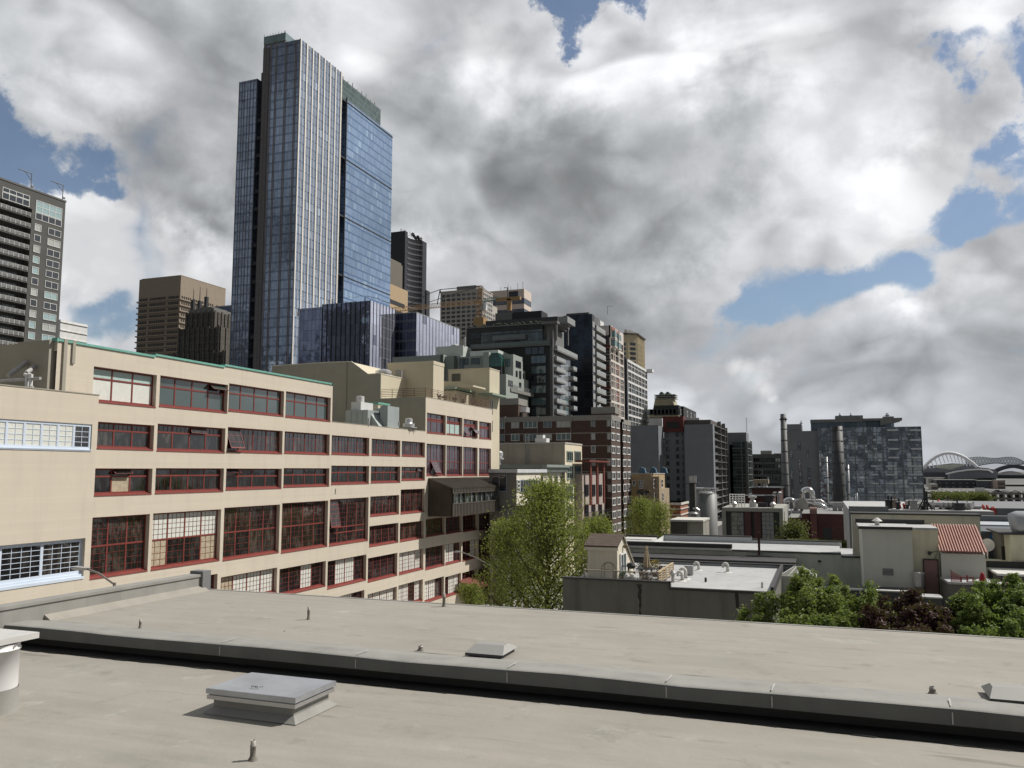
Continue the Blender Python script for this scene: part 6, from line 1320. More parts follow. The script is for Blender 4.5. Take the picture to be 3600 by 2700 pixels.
# ---- small building with red steel posts
def redposts():
 X1 = -46.0; Y0, zt = onX(r6b(1815, 1048), X1); Y0 = onX(r6(823, 555), X1)[0]; yE = onX(r6(1022, 555), X1)[0]; t = thing('steel_post_building', 'small grey-pink building with tall rust red steel posts carrying a canopy', 'building', (X1 - 6, Y0 + 6, GZ))
 m = MB(); m.box(X1 - 14, X1, Y0, yE, GZ, zt); m.build('wall', mat('pink_grey', (.40, .34, .31), .8, var=.05), t)
 rs = mat('rust_steel', (.16, .035, .022), .55, .1, var=.2); zt2 = onX(r6(880, 465), X1 + 1.2)[1]; ys = [onX(r6(x, 600), X1 + 1.2)[0] for x in (888, 937, 985)]; zb = onX(r6(888, 780), X1 + 1.2)[1]
 for y in ys: m = MB(); m.box(X1 + .9, X1 + 1.2, y - .5, y + .5, zb, zt2); m.build('post', rs, t)
 m = MB(); m.box(X1 - 1, X1 + 2, onX(r6(858, 465), X1 + 1.5)[0], onX(r6(1008, 475), X1 + 1.5)[0], zt2, zt2 + .35); m.build('canopy', rs, t)
 sp = []
 for (ya, yb, mm) in ((630, 712, dkmet), (775, 870, rs), (890, 975, dkmet)):
  for (xa, xb) in ((836, 868), (893, 917), (943, 965), (990, 1010)): A, B2 = onX(r6(xa, ya), X1), onX(r6(xb, yb), X1); sp.append(('E', X1 + .02, (A[0] + B2[0]) / 2, B2[1], winmesh(B2[0] - A[0], A[1] - B2[1], 1, 1, .15, (mm, gcity), 'rp' + mm.name)))
 windows(t, sp); m = MB(); zz_ = onX(r6(900, 870), X1 + 1.3)[1]; m.box(X1, X1 + 1.3, Y0 + .5, yE, zz_ - .25, zz_)
 for y in lin(Y0 + .5, yE, 40): m.box(X1 + 1.25, X1 + 1.3, y, y + .05, zz_, zz_ + 1.1)
 m.box(X1 + 1.24, X1 + 1.31, Y0 + .5, yE, zz_ + 1.1, zz_ + 1.17); m.build('balcony', dkmet, t)
redposts()
# ================================================================== right half: grey towers, plant, chimneys, stadiums
def simple(name, label, b, mt, cat='building'):
 t = thing(name, label, cat, b.base()); m = MB(); m.box(b.x0, b.x1, b.y0, b.y1, b.z0, b.z1); m.build('wall', mt, t); return t
def px_win(specs, face, plane, box4, f, mats, nx=1, ny=1, key='', fr=.1):
 (xa, ya, xb, yb) = box4; F = onY if face == 'S' else onX; A, B2 = F(f(xa, ya), plane), F(f(xb, yb), plane)
 specs.append((face, plane + (-.02 if face == 'S' else .02), (A[0] + B2[0]) / 2, B2[1], winmesh(abs(B2[0] - A[0]), abs(A[1] - B2[1]), nx, ny, fr, mats, key)))
gmetal = panel('blue_grey_metal', (.21, .232, .255), 6, 2.9, .8, .06, .55, var=.05); gmid = panel('mid_grey_panel', (.19, .205, .215), 6, 2.9, .7, .08, .7, var=.05)
def greytower():
 D = 330; t = thing('grey_tower', 'blue-grey metal clad tower with two blank slabs and a red roof box between them', 'building', atD(r7(560, 1400), D)[:2] + (GZ,))
 c = boxc(r7(845, 390), D, pl=r7(568, 392), pr=r7(985, 420)); Y0 = c.y0; l = boxc(r7(305, 400), D - 3, pl=r7(40, 402), dp=14)
 m = MB(); m.box(c.x0, c.x1, Y0, Y0 + 5, GZ, c.z1); m.box(l.x0, l.x1, l.y0, l.y0 + 14, GZ, l.z1); m.build('slab_wall', gmetal, t)
 ym = Y0 + 4; zm = onY(r7(440, 445), ym)[1]; m = MB(); m.box(l.x1, c.x0, ym, ym + 14, GZ, zm); m.build('centre_wall', gmid, t)
 sp = []; fl = (onY(r7(405, 482), ym)[1] - onY(r7(405, 905), ym)[1]) / 6.0
 for k in range(12):
  for (xa, xb) in ((330, 357), (390, 420), (485, 515), (548, 556)):
   A, B2 = onY(r7(xa, 482), ym), onY(r7(xb, 510), ym); sp.append(('S', ym - .02, (A[0] + B2[0]) / 2, B2[1] - k * fl, winmesh(B2[0] - A[0], 1.55, 1 if xb - xa < 20 else 2, 1, .12, (dkmet, gcity), 'gt')))
 # east side glazing and balconies
 X1 = c.x1; zt = onX(r7(915, 395), X1)[1]; yB = onX(r7(925, 400), X1)[0]; yC = c.y1; m = MB(); m.box(X1 - 16, X1 - 1.4, Y0 + 5, yC, GZ, zt + 1); m.build('rear_wall', mat('rear_dark', (.085, .075, .07), .7, var=.2), t)
 for f0, f1 in ((.04, .44), (.50, .62), (.66, .78), (.84, .97)):
  for k in range(14): L = yC - Y0 - 5; sp.append(('E', X1 - 1.38, Y0 + 5 + L * (f0 + f1) / 2, zt - 3.4 - k * 2.95, winmesh(L * (f1 - f0), 2.2, 2 if f1 - f0 > .3 else 1, 1, .14, (gfr, gcity), 'gtb')))
 m = MB()
 for k in range(15): z = zt - 1 - k * 2.95; m.box(X1 - 1.4, X1 - .1, Y0 + 5, yC + .2, z - .25, z)
 for f in (.47, .81, 1.0): y = Y0 + 5 + (yC - Y0 - 5) * f; m.box(X1 - 1.4, X1 + .1, y - .3, y + .3, GZ, zt + (1.5 if f < .9 else 0))
 m.box(l.x1, l.x1 + .4, l.y0, l.y0 + .4, GZ, l.z1); m.build('floor_frame', mat('frame_grey_near', (.17, .17, .165), .7), t); windows(t, sp)
 a_, e_ = onY(r7(358, 317), Y0 + 3), onY(r7(560, 440), Y0 + 3); m = MB(); m.box(a_[0], e_[0], Y0 + 3, Y0 + 10, e_[1] - 1, a_[1]); m.build('red_box', mat('red_clad', (.11, .025, .02), .7, var=.08), t)
 a_, e_ = onY(r7(393, 368), Y0 + 2.9), onY(r7(520, 430), Y0 + 2.9); m = MB(); m.box(a_[0], e_[0], Y0 + 2.85, Y0 + 3.1, e_[1], a_[1]); m.build('louvre_panel', drk, t)
 wp = mat('white_plant', (.56, .58, .60), .6, var=.05); m = MB(); y = Y0 + 12
 for (xa, xb, ya) in ((225, 352, 335), (595, 712, 330)): A, B2 = onY(r7(xa, ya), y), onY(r7(xb, ya), y); m.box(A[0], B2[0], y, onX(r7(xb + 45, ya + 20), B2[0])[0] if xa > 500 else y + 8, zm - 3, A[1])
 m.build('plant_screen', wp, t)
greytower()
def glassgrey():
 D = 385; b = boxc(r7(1170, 470), D, pl=r7(985, 475), dp=14); t = simple('green_glazed_tower', 'grey tower with dark green glazed corner bays and thin roof mast', b, gmid); X1 = onY(r7(1172, 555), b.y0 - 4)[0]; Y0 = b.y0 - 4; zt = onY(r7(1100, 558), Y0)[1]; yE = onX(r7(1215, 575), X1)[0]; x0 = onY(r7(1035, 556), Y0)[0]
 m = MB(); m.box(x0, X1, Y0, b.y0, GZ, zt); m.box(X1 - 8, X1, b.y0, yE, GZ, zt - 1.5); m.build('glazed_bay', grid('green_bay', 2.0, 3.0, (.02, .035, .035), (.06, .09, .085), (.07, .08, .08), .2, .3, .5, .08), t)
 m = MB(); fl = 3.0; z = zt
 while z > GZ + 6: m.box(x0 - .2, X1 + .4, Y0 - .4, Y0 + .1, z - .3, z); m.box(X1, X1 + .5, Y0, yE, z - .3, z); z -= fl
 for f in (0, .45, .75, 1.0): y = Y0 + (yE - Y0) * f; m.box(X1, X1 + .6, y - .3, y + .3, GZ, zt + (.8 if f > .6 else 0))
 for x in (x0 + (X1 - x0) * .65, X1 - .2): m.box(x - .2, x + .2, Y0 - .4, Y0, GZ, zt + .5)
 m.build('floor_frame', mat('frame_grey_far', (.17, .19, .185), .6), t)
 m = MB(); A = onY(r7(1172, 325), b.y0 + 1); m.tube([(A[0], b.y0 + 1, b.z1), (A[0], b.y0 + 1, A[1])], .12, 5); m.build('mast', gfr, t)
 sp = [('S', b.y0 - .02, x0 - 4 - .1 * k, b.z1 - 4 - 3 * k, winmesh(1.3, 1.5, 1, 1, .1, (dkmet, gcity), 'gg')) for k in range(1, 14)]; windows(t, sp)
glassgrey()
b = boxc(r7(1524, 680), 540, pl=r7(1216, 715), dp=30); t_ = simple('dark_office', 'dark far building with scattered pale windows left of the tall chimney', b, mat('dark_office_wall', (.075, .082, .08), .8, var=.3, vs=.3)); R = random.Random(12); sp = []
for k in range(11):
 for x in cells(b.x0 + 1, b.x1 - 1, 13):
  mm = gcity if R.random() < .75 else gblind; sp.append(('S', b.y0 - .02, x, b.z1 - 5 - k * 4.0, winmesh(2.8, 2.3, 2, 1, .25, (gfr if R.random() < .3 else dkmet, mm), 'do%s' % mm.name)))
windows(t_, sp); a_, e_ = onY(r7(1310, 648), b.y0 + 6), onY(r7(1420, 715), b.y0 + 6); m = MB(); m.box(a_[0], e_[0], b.y0 + 6, b.y0 + 16, b.z1 - .5, a_[1]); m.box(e_[0] + 1, b.x1, b.y0 + 8, b.y0 + 16, b.z1 - .5, a_[1] - 1.8); m.build('plant_room', conc, t_)
# yellow balconied apartments
def yellow():
 Y_ = mat('ochre_stucco', (.40, .29, .155), .85, var=.05); Yd = mat('tan_stucco', (.33, .26, .18), .85, var=.05); a = boxc(r6(1325, 555), 205, pl=r6(1180, 550), pr=r6(1424, 558)); t = thing('ochre_apartments', 'small ochre and tan apartment block with balconies and blue things on its roof', 'building', a.base()); X1, Y0 = a.x1, a.y0
 m = MB(); L = a.y1 - Y0; m.box(a.x0, X1, Y0, a.y1, GZ, a.z1, 0); m.box(X1 - 2, X1 + .8, Y0 + L * .15, Y0 + L * .45, GZ, a.z1 - 1, 1); m.box(a.x0, X1 + .9, Y0 + .3, a.y1 + 1.4, GZ, onX(r6(1430, 655), X1)[1], 1); m.box(a.x0 + 3, a.x0 + 7, Y0 - .6, Y0, GZ, a.z1 - .5, 1); m.build('wall', [Y_, Yd], t)
 sp = []
 for (q, nx) in (((1235, 595, 1268, 660), 2), ((1290, 595, 1320, 655), 2), ((1190, 600, 1215, 640), 1), ((1235, 690, 1268, 755), 2), ((1285, 690, 1318, 755), 2)): px_win(sp, 'S', Y0 - .62 if q[0] < 1280 else Y0, q, r6, (wfr, gcity), nx, 1, 'ye')
 for q in ((1340, 590, 1352, 655), (1365, 590, 1378, 655), (1398, 590, 1410, 650), (1345, 690, 1357, 750), (1372, 690, 1384, 750), (1405, 690, 1415, 750)): px_win(sp, 'E', X1 + .92, q, r6, (wfr, gcity), 1, 2, 'ye', .14)
 windows(t, sp); xb = onY(r6(1230, 660), Y0)[0]
 for z in (a.z1 - 5, a.z1 - 8.4): balcony(t, xb, X1 - .5, Y0 - 1.6, Y0 - .7, z, dkmet, Yd, 1.0)
 m = MB(); m.box(a.x0 - .1, X1 + .1, Y0 - .1, a.y1, a.z1, a.z1 + .3); m.build('parapet', conc, t); tarp = mat('blue_tarp', (.05, .11, .17), .6, var=.2)
 for i, x in enumerate((a.x0 + 2.5, a.x0 + 5.2, a.x0 + 7.8)): m = MB(); m.prism([(x - .9, a.z1 + .3), (x + .9, a.z1 + .3), (x + .6, a.z1 + 1.5), (x - .3, a.z1 + 1.8)], 'y', Y0 + 1, Y0 + 2.5); solo(m, 'tarp_cover', tarp, 'blue covered furniture on the ochre roof, %s one' % ('leftmost', 'middle', 'right')[i], 'cover', 'blue covers on the ochre apartment roof')
yellow()
# small ornate brick front
b = boxc(r7(530, 1155), 232, pl=r7(395, 1160), dp=10); b = Box(b.x0 - 6, b.x1, b.y0, b.y1 + 4, GZ, b.z1); t_ = simple('brick_shopfront', 'low red brick building with white cornice bands beyond the young trees', b, panel('orange_brick', (.28, .12, .07), .6, .2, .8, .03, .9)); m = MB()
for z, h in ((b.z1, .6), (b.z1 - 3.2, .3), (b.z1 - 1.6, .25)): m.box(b.x0, b.x1 + .3, b.y0 - .3, b.y1, z - h, z)
m.build('cornice', mat('white_band', (.62, .60, .55), .7), t_); windows(t_, [('S', b.y0 - .02, x, b.z1 - 7, winmesh(2.2, 2.8, 2, 2, .2, (wfr, gcity), 'bs')) for x in cells(b.x0, b.x1, 5)])
# arched penthouse condo far behind
def arched():
 D = 420; a = boxc(r7(510, 205), D, pl=r7(215, 205), pr=r7(658, 212)); X1, Y0 = a.x1, a.y0; yl = mat('pale_yellow', (.40, .36, .24), .8); t = thing('arched_condo', 'pale yellow and black condominium with rounded metal vaults on its roof', 'building', a.base()); m = MB(); m.box(a.x0, X1, Y0, a.y1, GZ, a.z1 - 2.2); m.build('wall', yl, t); m = MB(); m.box(a.x0 + 3, X1 + .2, Y0 - .3, a.y1 - 3, a.z1 - 5, a.z1); m.box(X1 - .3, X1 + 1.4, Y0 + 8, a.y1, a.z1 - 20, a.z1); m.build('black_cladding', drk, t)
 sp = []
 for k in range(6):
  for x in cells(a.x0, X1, 8): sp.append(('S', Y0 - (.32 if k < 1 else .02), x, a.z1 - 4.6 - k * 4.3, winmesh(3.6, 2.8, 2, 1, .25, (dkmet, gcityb if int(x) % 3 == 0 else gcity), 'ar%d' % (int(x) % 3 == 0))))
  for y in cells(Y0, a.y1, 4): sp.append(('E', X1 + 1.42 if y > Y0 + 8 else X1 + .22, y, a.z1 - 4.6 - k * 4.3, winmesh(3.0, 2.8, 2, 1, .25, (wfr, gcity), 'ar3')))
 windows(t, sp); y = Y0 + 8; A, B2 = onY(r7(265, 150), y), onY(r7(478, 205), y); m = MB(); m.prism([(A[0] - .5, a.z1 - 3), (B2[0] + .5, a.z1 - 3), (B2[0] - 1.2, A[1]), (A[0] + 1, A[1])], 'y', y, y + 12); m.build('penthouse', yl, t)
 m = MB(); A2, B3 = onY(r7(278, 112), y), onY(r7(482, 140), y)
 for q in lin(B3[1], A2[1], 3): m.box(A2[0], B3[0], y - .5, y + 8, q, q + .35)
 m.build('roof_rail', conc, t)
 for (xa, xb) in ((318, 375), (376, 436)):
  A, B2 = onY(r7(xa, 75), y + 1), onY(r7(xb, 140), y + 1); w_ = B2[0] - A[0]; m = MB(); m.prism([(A[0], B2[1]), (B2[0], B2[1])] + [(A[0] + w_ * (.5 + .5 * math.cos(q)), A[1] - 3 + 3 * math.sin(q)) for q in lin(0, math.pi, 9)], 'y', y + 1, y + 9); m.build('roof_vault', mat('vault_metal', (.10, .13, .12), .5, .3), t)
arched()
# ---- right glass building
def rightglass():
 D = 325; c = boxc(r8(1322, 243), D, pl=r8(425, 262), dp=24); Y0, X1, zt = c.y0, c.x1, c.z1; t = thing('mirror_office', 'wide mirror glass office building with white sill bars and flat roof canopy on the right', 'building', (c.x0 + 20, Y0 + 10, GZ))
 mg = grid('mirror_glass', 1.75, 3.45, (.24, .285, .33), (.42, .47, .53), (.17, .18, .19), .12, .24, .8, .03, wob=.03, wavy=.20, ns=.3); m = MB(); m.box(c.x0, X1, Y0, c.y1 + 4, GZ, zt); m.build('curtain_wall', mg, t)
 gx0 = onY(r8(160, 225), Y0 + 1)[0]; zg = onY(r8(300, 283), Y0 + 1)[1]; m = MB(); m.box(gx0, c.x0, Y0 + 1, c.y1, GZ, zg); m.box(gx0, onY(r8(290, 225), Y0 + 4)[0], Y0 + 4, c.y1, zg, onY(r8(160, 225), Y0 + 4)[1]); m.build('metal_wall', panel('grey_rainscreen', (.22, .23, .24), 7, 3.6, .75, .08, .6, var=.04), t)
 sp = []
 for q in ((258, 380, 283, 450), (192, 452, 215, 520), (332, 455, 352, 508), (262, 528, 288, 612), (195, 600, 222, 845), (270, 630, 298, 740), (340, 602, 362, 620), (343, 632, 368, 770)): px_win(sp, 'S', Y0 + 1, q, r8, (dkmet, mg), 1, max(1, int((q[3] - q[1]) / 45)), 'rg')
 windows(t, sp); wb = mat('white_sill_bar', (.62, .65, .67), .5)
 bars = [(1030, 1125, 275), (1225, 1320, 275), (905, 935, 360), (1035, 1125, 360), (1225, 1320, 360), (912, 942, 437), (1040, 1130, 437), (1235, 1325, 437), (915, 943, 512), (1040, 1135, 512), (1238, 1328, 512), (888, 948, 587), (1015, 1108, 587), (1208, 1332, 587), (892, 953, 660), (1018, 1115, 660), (1212, 1336, 660), (897, 957, 737), (1022, 1120, 737), (1218, 1340, 737), (868, 930, 812), (998, 1090, 812), (1190, 1342, 812), (872, 935, 887), (1190, 1344, 887), (470, 500, 650), (520, 550, 720), (640, 670, 425), (640, 672, 350)]
 for xa, xb, y in bars: A, B2 = onY(r8(xa, y - 6), Y0), onY(r8(xb, y + 7), Y0); m = MB(); m.box(A[0], B2[0], Y0 - .35, Y0, B2[1], A[1]); m.build('sill_bar', wb, t)
 m = MB(); fl = 3.45 * 1.0
 for k in range(12): z = zt - 2 - k * 3.45; m.box(c.x0 + 2, X1, Y0 - .12, Y0, z - .22, z)
 for x in lin(c.x0 + .2, X1 - .2, 12): m.box(x - .2, x + .2, Y0 - .2, Y0, GZ, zt)
 m.build('mullion_grid', mat('mullion_dark', (.17, .18, .19), .5, .3), t)
 rc = mat('roof_canopy_grey', (.20, .205, .20), .7); y = Y0 + 4; m = MB()
 A, B2 = onY(r8(365, 187), y), onY(r8(830, 205), y); m.box(A[0], B2[0], y - 1.5, y + 14, B2[1] + 0, A[1]); A, B2 = onY(r8(820, 178), y), onY(r8(1155, 192), y); m.box(A[0], B2[0], y - 2.5, y + 14, B2[1], A[1]); m.prism([(B2[0] - 8, B2[1] - 2.2), (B2[0], B2[1]), (B2[0] - 8, B2[1])], 'y', y - 2.5, y + 10); m.build('roof_canopy', rc, t)
 m = MB(); A, B2 = onY(r8(368, 200), y), onY(r8(850, 262), y); m.box(A[0], B2[0], y, y + 12, zt - 4, A[1]); A, B2 = onY(r8(850, 200), y), onY(r8(1092, 255), y); m.box(A[0], B2[0], y + .5, y + 10, zt - 2, A[1]); m.build('penthouse', grid('pent_glass2', 2.2, 3.4, (.16, .22, .27), (.30, .38, .44), (.13, .14, .15), .2, .3, .7, .04, wob=.03), t)
 m = MB(); A, B2 = onY(r8(580, 152), y + 3), onY(r8(822, 190), y + 3); m.box(A[0], B2[0], y + 3, y + 10, B2[1] - 1, A[1]); A, B2 = onY(r8(995, 158), y + 3), onY(r8(1088, 180), y + 3); m.box(A[0], B2[0], y + 3, y + 8, B2[1] - 1, A[1])
 A = onY(r8(1290, 250), y); m.build('plant_room', rc, t)
 for x_ in (620, 715, 1022, 1035, 285): A = onY(r8(x_, 128 if x_ != 285 else 195), y + 5); m = MB(); m.tube([(A[0], y + 5, A[1] - 5), (A[0], y + 5, A[1])], .18, 5); m.box(A[0] - .6, A[0] + .6, y + 4.8, y + 5.2, A[1] - 1.2, A[1] - .9); m.build('antenna', dkmet, t)
rightglass()
# ---- chimneys
chm = mat('stack_steel', (.165, .17, .172), .65, .2, var=.15, vs=.5, dirt=.25); chd = mat('stack_dark', (.065, .067, .07), .6, .3, var=.15, vs=.5)
def stack(f, xl, xr, yt, yb, D, mt, label, collar=None, bands=8, flare=1.0):
 a = atD(f((xl + xr) / 2, yt), D); r = (xr - xl) / 2 * .25 / FPX * D if f is r8 else (xr - xl) / 2 * .22222 / FPX * D; zb = min(atD(f((xl + xr) / 2, yb), D)[2], a[2] - 3)
 t = thing('chimney', label, 'chimney', (a[0], a[1], zb)); m = MB(); m.lathe(a[0], a[1], [(r * flare, zb), (r, a[2]), (r * .9, a[2]), (r * .88, a[2] - 1)], 28); m.build('shaft', mt, t, True)
 for k in range(bands): z = zb + (a[2] - zb) * (k + .6) / bands; m = MB(); rr = r * (flare + (1 - flare) * (z - zb) / (a[2] - zb)) + .06; m.lathe(a[0], a[1], [(rr - .08, z), (rr, z), (rr, z + .25), (rr - .08, z + .25)], 28); m.build('band', chd, t)
 if collar: z = atD(f((xl + xr) / 2, collar), D)[2]; m = MB(); m.lathe(a[0], a[1], [(r, z - .3), (r * 1.45, z), (r * 1.45, z + .15), (r, z + .2)], 28); m.build('collar', chd, t)
 return t
stack(r7, 1503, 1556, 292, 1165, 262, chm, 'tall slim grey chimney stack with a collar near the top', collar=345, flare=1.35)
stack(r8, 545, 640, 243, 905, 262, chd, 'thick dark chimney stack in front of the mirror glass office', bands=7, flare=1.12)
flm = mat('flue_white', (.50, .52, .53), .45, .3)
stack(r8, 499, 513, 505, 900, 255, flm, 'thin pale flue left of the thick dark chimney', bands=3); stack(r8, 684, 698, 575, 900, 255, flm, 'thin pale flue right of the thick dark chimney', bands=3)
stack(r8, 765, 773, 820, 895, 200, flm, 'short pale flue beside the condensers, right one', bands=0); stack(r8, 751, 759, 828, 900, 200, flm, 'short pale flue beside the condensers, left one', bands=0)
# ---- brewery-like plant: silo, ducts, brick halls
def plant():
 silom = mat('silo_steel', (.22, .225, .225), .5, .35, var=.12, vs=.6, dirt=.25); a = atD(r7(777, 1065), 165); r = 105 * .2222 / FPX * 165; t = thing('silo', 'grey steel silo with a railed top and machinery beside it', 'silo', (a[0], a[1], GZ)); m = MB(); m.lathe(a[0], a[1], [(r, GZ), (r, a[2]), (r * .5, a[2] + .5), (0, a[2] + .6)], 36); m.build('tank', silom, t, True)
 m = MB(); n = 24
 for k in range(n): q = 2 * math.pi * k / n; m.box(a[0] + r * math.cos(q) - .04, a[0] + r * math.cos(q) + .04, a[1] + r * math.sin(q) - .04, a[1] + r * math.sin(q) + .04, a[2], a[2] + 1.1)
 for z in (.55, 1.08): m.tube([(a[0] + r * math.cos(2 * math.pi * k / n), a[1] + r * math.sin(2 * math.pi * k / n), a[2] + z) for k in range(n + 1)], .04, 4, cap=False)
 m.build('railing', gfr, t); m = MB(); A, B2 = onY(r7(670, 1000), a[1]), onY(r7(760, 1050), a[1]); m.tube([(A[0], a[1], a[2] + .7), (B2[0], a[1], a[2] + .7)], .5, 14); m.box(B2[0] + .1, B2[0] + 1.2, a[1] - .5, a[1] + .5, a[2] + .1, a[2] + 1.1); m.build('filter_drum', galv, t)
 D = 163; p = atD(r7(650, 960), D); q = thing('lift_shaft', 'narrow dark bucket elevator tower beside the silo with a platform on top', 'conveyor tower', (p[0], p[1], GZ)); m = MB(); m.box(p[0] - .6, p[0] + .4, p[1] - .5, p[1] + .5, GZ, p[2]); m.build('shaft', dkmet, q)
 m = MB(); m.box(p[0] - 1.2, p[0] + 1.2, p[1] - 1, p[1] + 1, p[2] - .15, p[2]); m.build('platform', dkmet, q); m = MB(); m.box(p[0] - .6, p[0] + .3, p[1] - .4, p[1] + .4, p[2], p[2] + 1.3); m.box(p[0] + .4, p[0] + .7, p[1] - .3, p[1] + .3, p[2], p[2] + 1.4); m.build('head', galv, q)
 m = MB(); x = p[0] + .6; m.tube([(x, p[1] - .6, GZ + 5), (x, p[1] - .6, p[2])], .12, 8); e = atD(r7(705, 1215), D - 3); m.tube([(e[0] - 1.0, e[1], e[2]), (e[0] - .3, e[1], e[2] + .1), (e[0] + .1, e[1], e[2] - .2), (e[0] + .15, e[1], e[2] - 2)], .2, 10); m.build('chute', galv, q)
 # small tank under
 e = atD(r7(655, 1260), 158); m = MB(); m.lathe(e[0], e[1], [(1.0, GZ), (1.0, e[2]), (.7, e[2] + .3), (0, e[2] + .35)], 24); solo(m, 'storage_tank', silom, 'squat dark tank at the foot of the conveyor tower', 'tank')
 # concrete box
 b = boxc(r7(590, 1338), 118, pl=r7(435, 1328), pr=r7(748, 1330)); b.y1 = min(b.y1, b.y0 + 30); x1 = onY(r7(748, 1340), b.y0)[0]; dk_ = mat('box_dark', (.075, .07, .06), .9, var=.2, dirt=.3); m = MB(); m.box(b.x0, b.x1, b.y0, b.y0 + 7, GZ, b.z1, 1); m.box(b.x1, x1, b.y0 + .4, b.y0 + 7, GZ, b.z1 - .05, 0); m.box(b.x0 - .1, x1 + .1, b.y0 - .1, b.y0 + 7.1, b.z1, b.z1 + .25, 2); solo(m, 'stair_block', [mat('box_pale', (.30, .29, .25), .9, var=.15, dirt=.5), dk_, mat('box_top', (.55, .54, .50), .9, dirt=.4)], 'weathered concrete block, dark on the left side, beyond the white roof', 'rooftop block')  # left part dark, right part pale: shade and sun put into the colours
 # elevator-like framed building
 D = 125; c = boxc(s5(965, 940), D, pl=s5(-110, 950), pr=s5(1045, 905)); cm = mat('stained_concrete', (.33, .33, .30), .9, var=.15, vs=.5, dirt=.6); t = thing('framed_annex', 'concrete framed building with glazed bays and two dark red panels', 'building', c.base()); m = MB(); X0, X1, Y0, Y1, zt = c.x0, c.x1, c.y0, max(c.y1, c.y0 + 8), c.z1
 zb = onY(s5(500, 1000), Y0)[1]; m.box(X0, X1, Y0, Y1, zb, zt); m.box(X1 - .5, X1, Y0 + .01, Y1, GZ, zb)
 for (xa, xb) in ((-110, -40), (905, 960)): A, B2 = onY(s5(xa, 1100), Y0)[0], onY(s5(xb, 1100), Y0)[0]; m.box(A, B2, Y0, Y0 + .5, GZ, zb)
 m.build('frame', cm, t); m = MB(); m.box(X0 + .4, X1 - .6, Y0 + .8, Y1 - .3, GZ, zb); m.build('infill', mat('infill_green', (.035, .045, .035), .5), t)
 for (xa, xb) in ((290, 400), (455, 572)): A, B2 = onY(s5(xa, 1100), Y0 + .1)[0], onY(s5(xb, 1100), Y0 + .1)[0]; m = MB(); m.box(A, B2, Y0 + .1, Y0 + .8, GZ, zb); m.build('red_panel', mat('maroon_panel', (.095, .042, .042), .8, var=.12), t)
 sp = []; px_win(sp, 'S', Y0 + .78, (50, 1010, 285, 1560), s5, (mat('dull_mullion', (.13, .14, .13), .5), gcity), 2, 7, 'fa', .06); px_win(sp, 'S', Y0 + .78, (590, 1010, 820, 1560), s5, (MATS['dull_mullion'], gcity), 3, 7, 'fa', .06); windows(t, sp)
 m = MB(); A = onX(s5(985, 1000), X1); m.box(X1 - .1, X1 + .04, A[0], A[0] + 1.0, A[1] - 5, A[1]); m.box(X1 - .1, X1 + .04, A[0] + 0, A[0] + 1.4, A[1] - 14, A[1] - 6.5); m.build('slot_window', drk, t)
 for i, (p, nm, lb) in enumerate(((s5(435, 900), 0, 'turbine vent with dark flared cap on the framed annex roof'), (s5(115, 905), 1, 'small silver ball vent at the left of the annex roof'), (s5(795, 905), 1, 'small silver ball vent at the right of the annex roof'))):
  x, z = onY(p, Y0 + 2); m = MB()
  if nm == 0: m.lathe(x, Y0 + 2, [(.55, zt), (.5, zt + .9), (.3, zt + 1.1), (.3, zt + 1.4), (.65, zt + 1.5), (.65, zt + 1.7), (0, zt + 1.8)], 14)
  else: m.lathe(x, Y0 + 1.2, [(.2, zt), (.2, zt + .25), (.42, zt + .35), (.42, zt + .6), (.2, zt + .85), (0, zt + .9)], 14)
  solo(m, 'roof_vent', galv, lb, 'roof vent')
 x, z = onY(s5(610, 840), Y0 + 3); m = MB(); m.box(x - .7, x + .7, Y0 + 2.4, Y0 + 3.6, zt, z); m.box(x + .3, x + 1.5, Y0 + 3.6, Y0 + 4, zt, z + 1.1); solo(m, 'condenser', drk, 'black boxy unit with tall fin on the framed annex roof', 'rooftop unit')
 m = MB(); x0_ = onY(s5(30, 880), Y0 + 3)[0]; x1_ = onY(s5(290, 880), Y0 + 3)[0]
 for k in range(5): z = zt + .5 + k * .35; m.tube([(x0_, Y0 + 3, z), (x1_, Y0 + 3.2, z)], .06, 4)
 for x in lin(x0_, x1_, 6): m.tube([(x, Y0 + 3.1, zt), (x, Y0 + 3.1, zt + 2)], .07, 4)
 solo(m, 'rack_frame', wfr, 'white lattice rack standing on the framed annex roof', 'rack')
 # brick halls
 db = panel('dark_brick', (.07, .034, .03), .6, .2, .8, .03, .9, var=.15); b = boxc(s5(912, 600), 240, pl=s5(420, 600), pr=s5(972, 520)); yE = b.y0 + 24; t = thing('brick_hall', 'dark brick hall with redder lit side wall and tan cooling units on its roof', 'building', b.base()); m = MB(); m.box(b.x0, b.x1, b.y0, yE, GZ, b.z1); m.build('wall', db, t)
 m = MB(); m.box(b.x0 - .3, b.x1 + .4, b.y0 - .4, yE, b.z1, b.z1 + .4)
 m.build('coping', drk, t)
 for k, x_ in enumerate((790, 820, 875, 900)): A = onY(s5(x_, 680), b.y0 - .6); m = MB(); m.tube([(A[0], b.y0 - .6, A[1] - 4), (A[0], b.y0 - .6, A[1]), (A[0] + .5, b.y0 - 1, A[1] + .4)], .22, 6); m.build('gooseneck', flm, t)
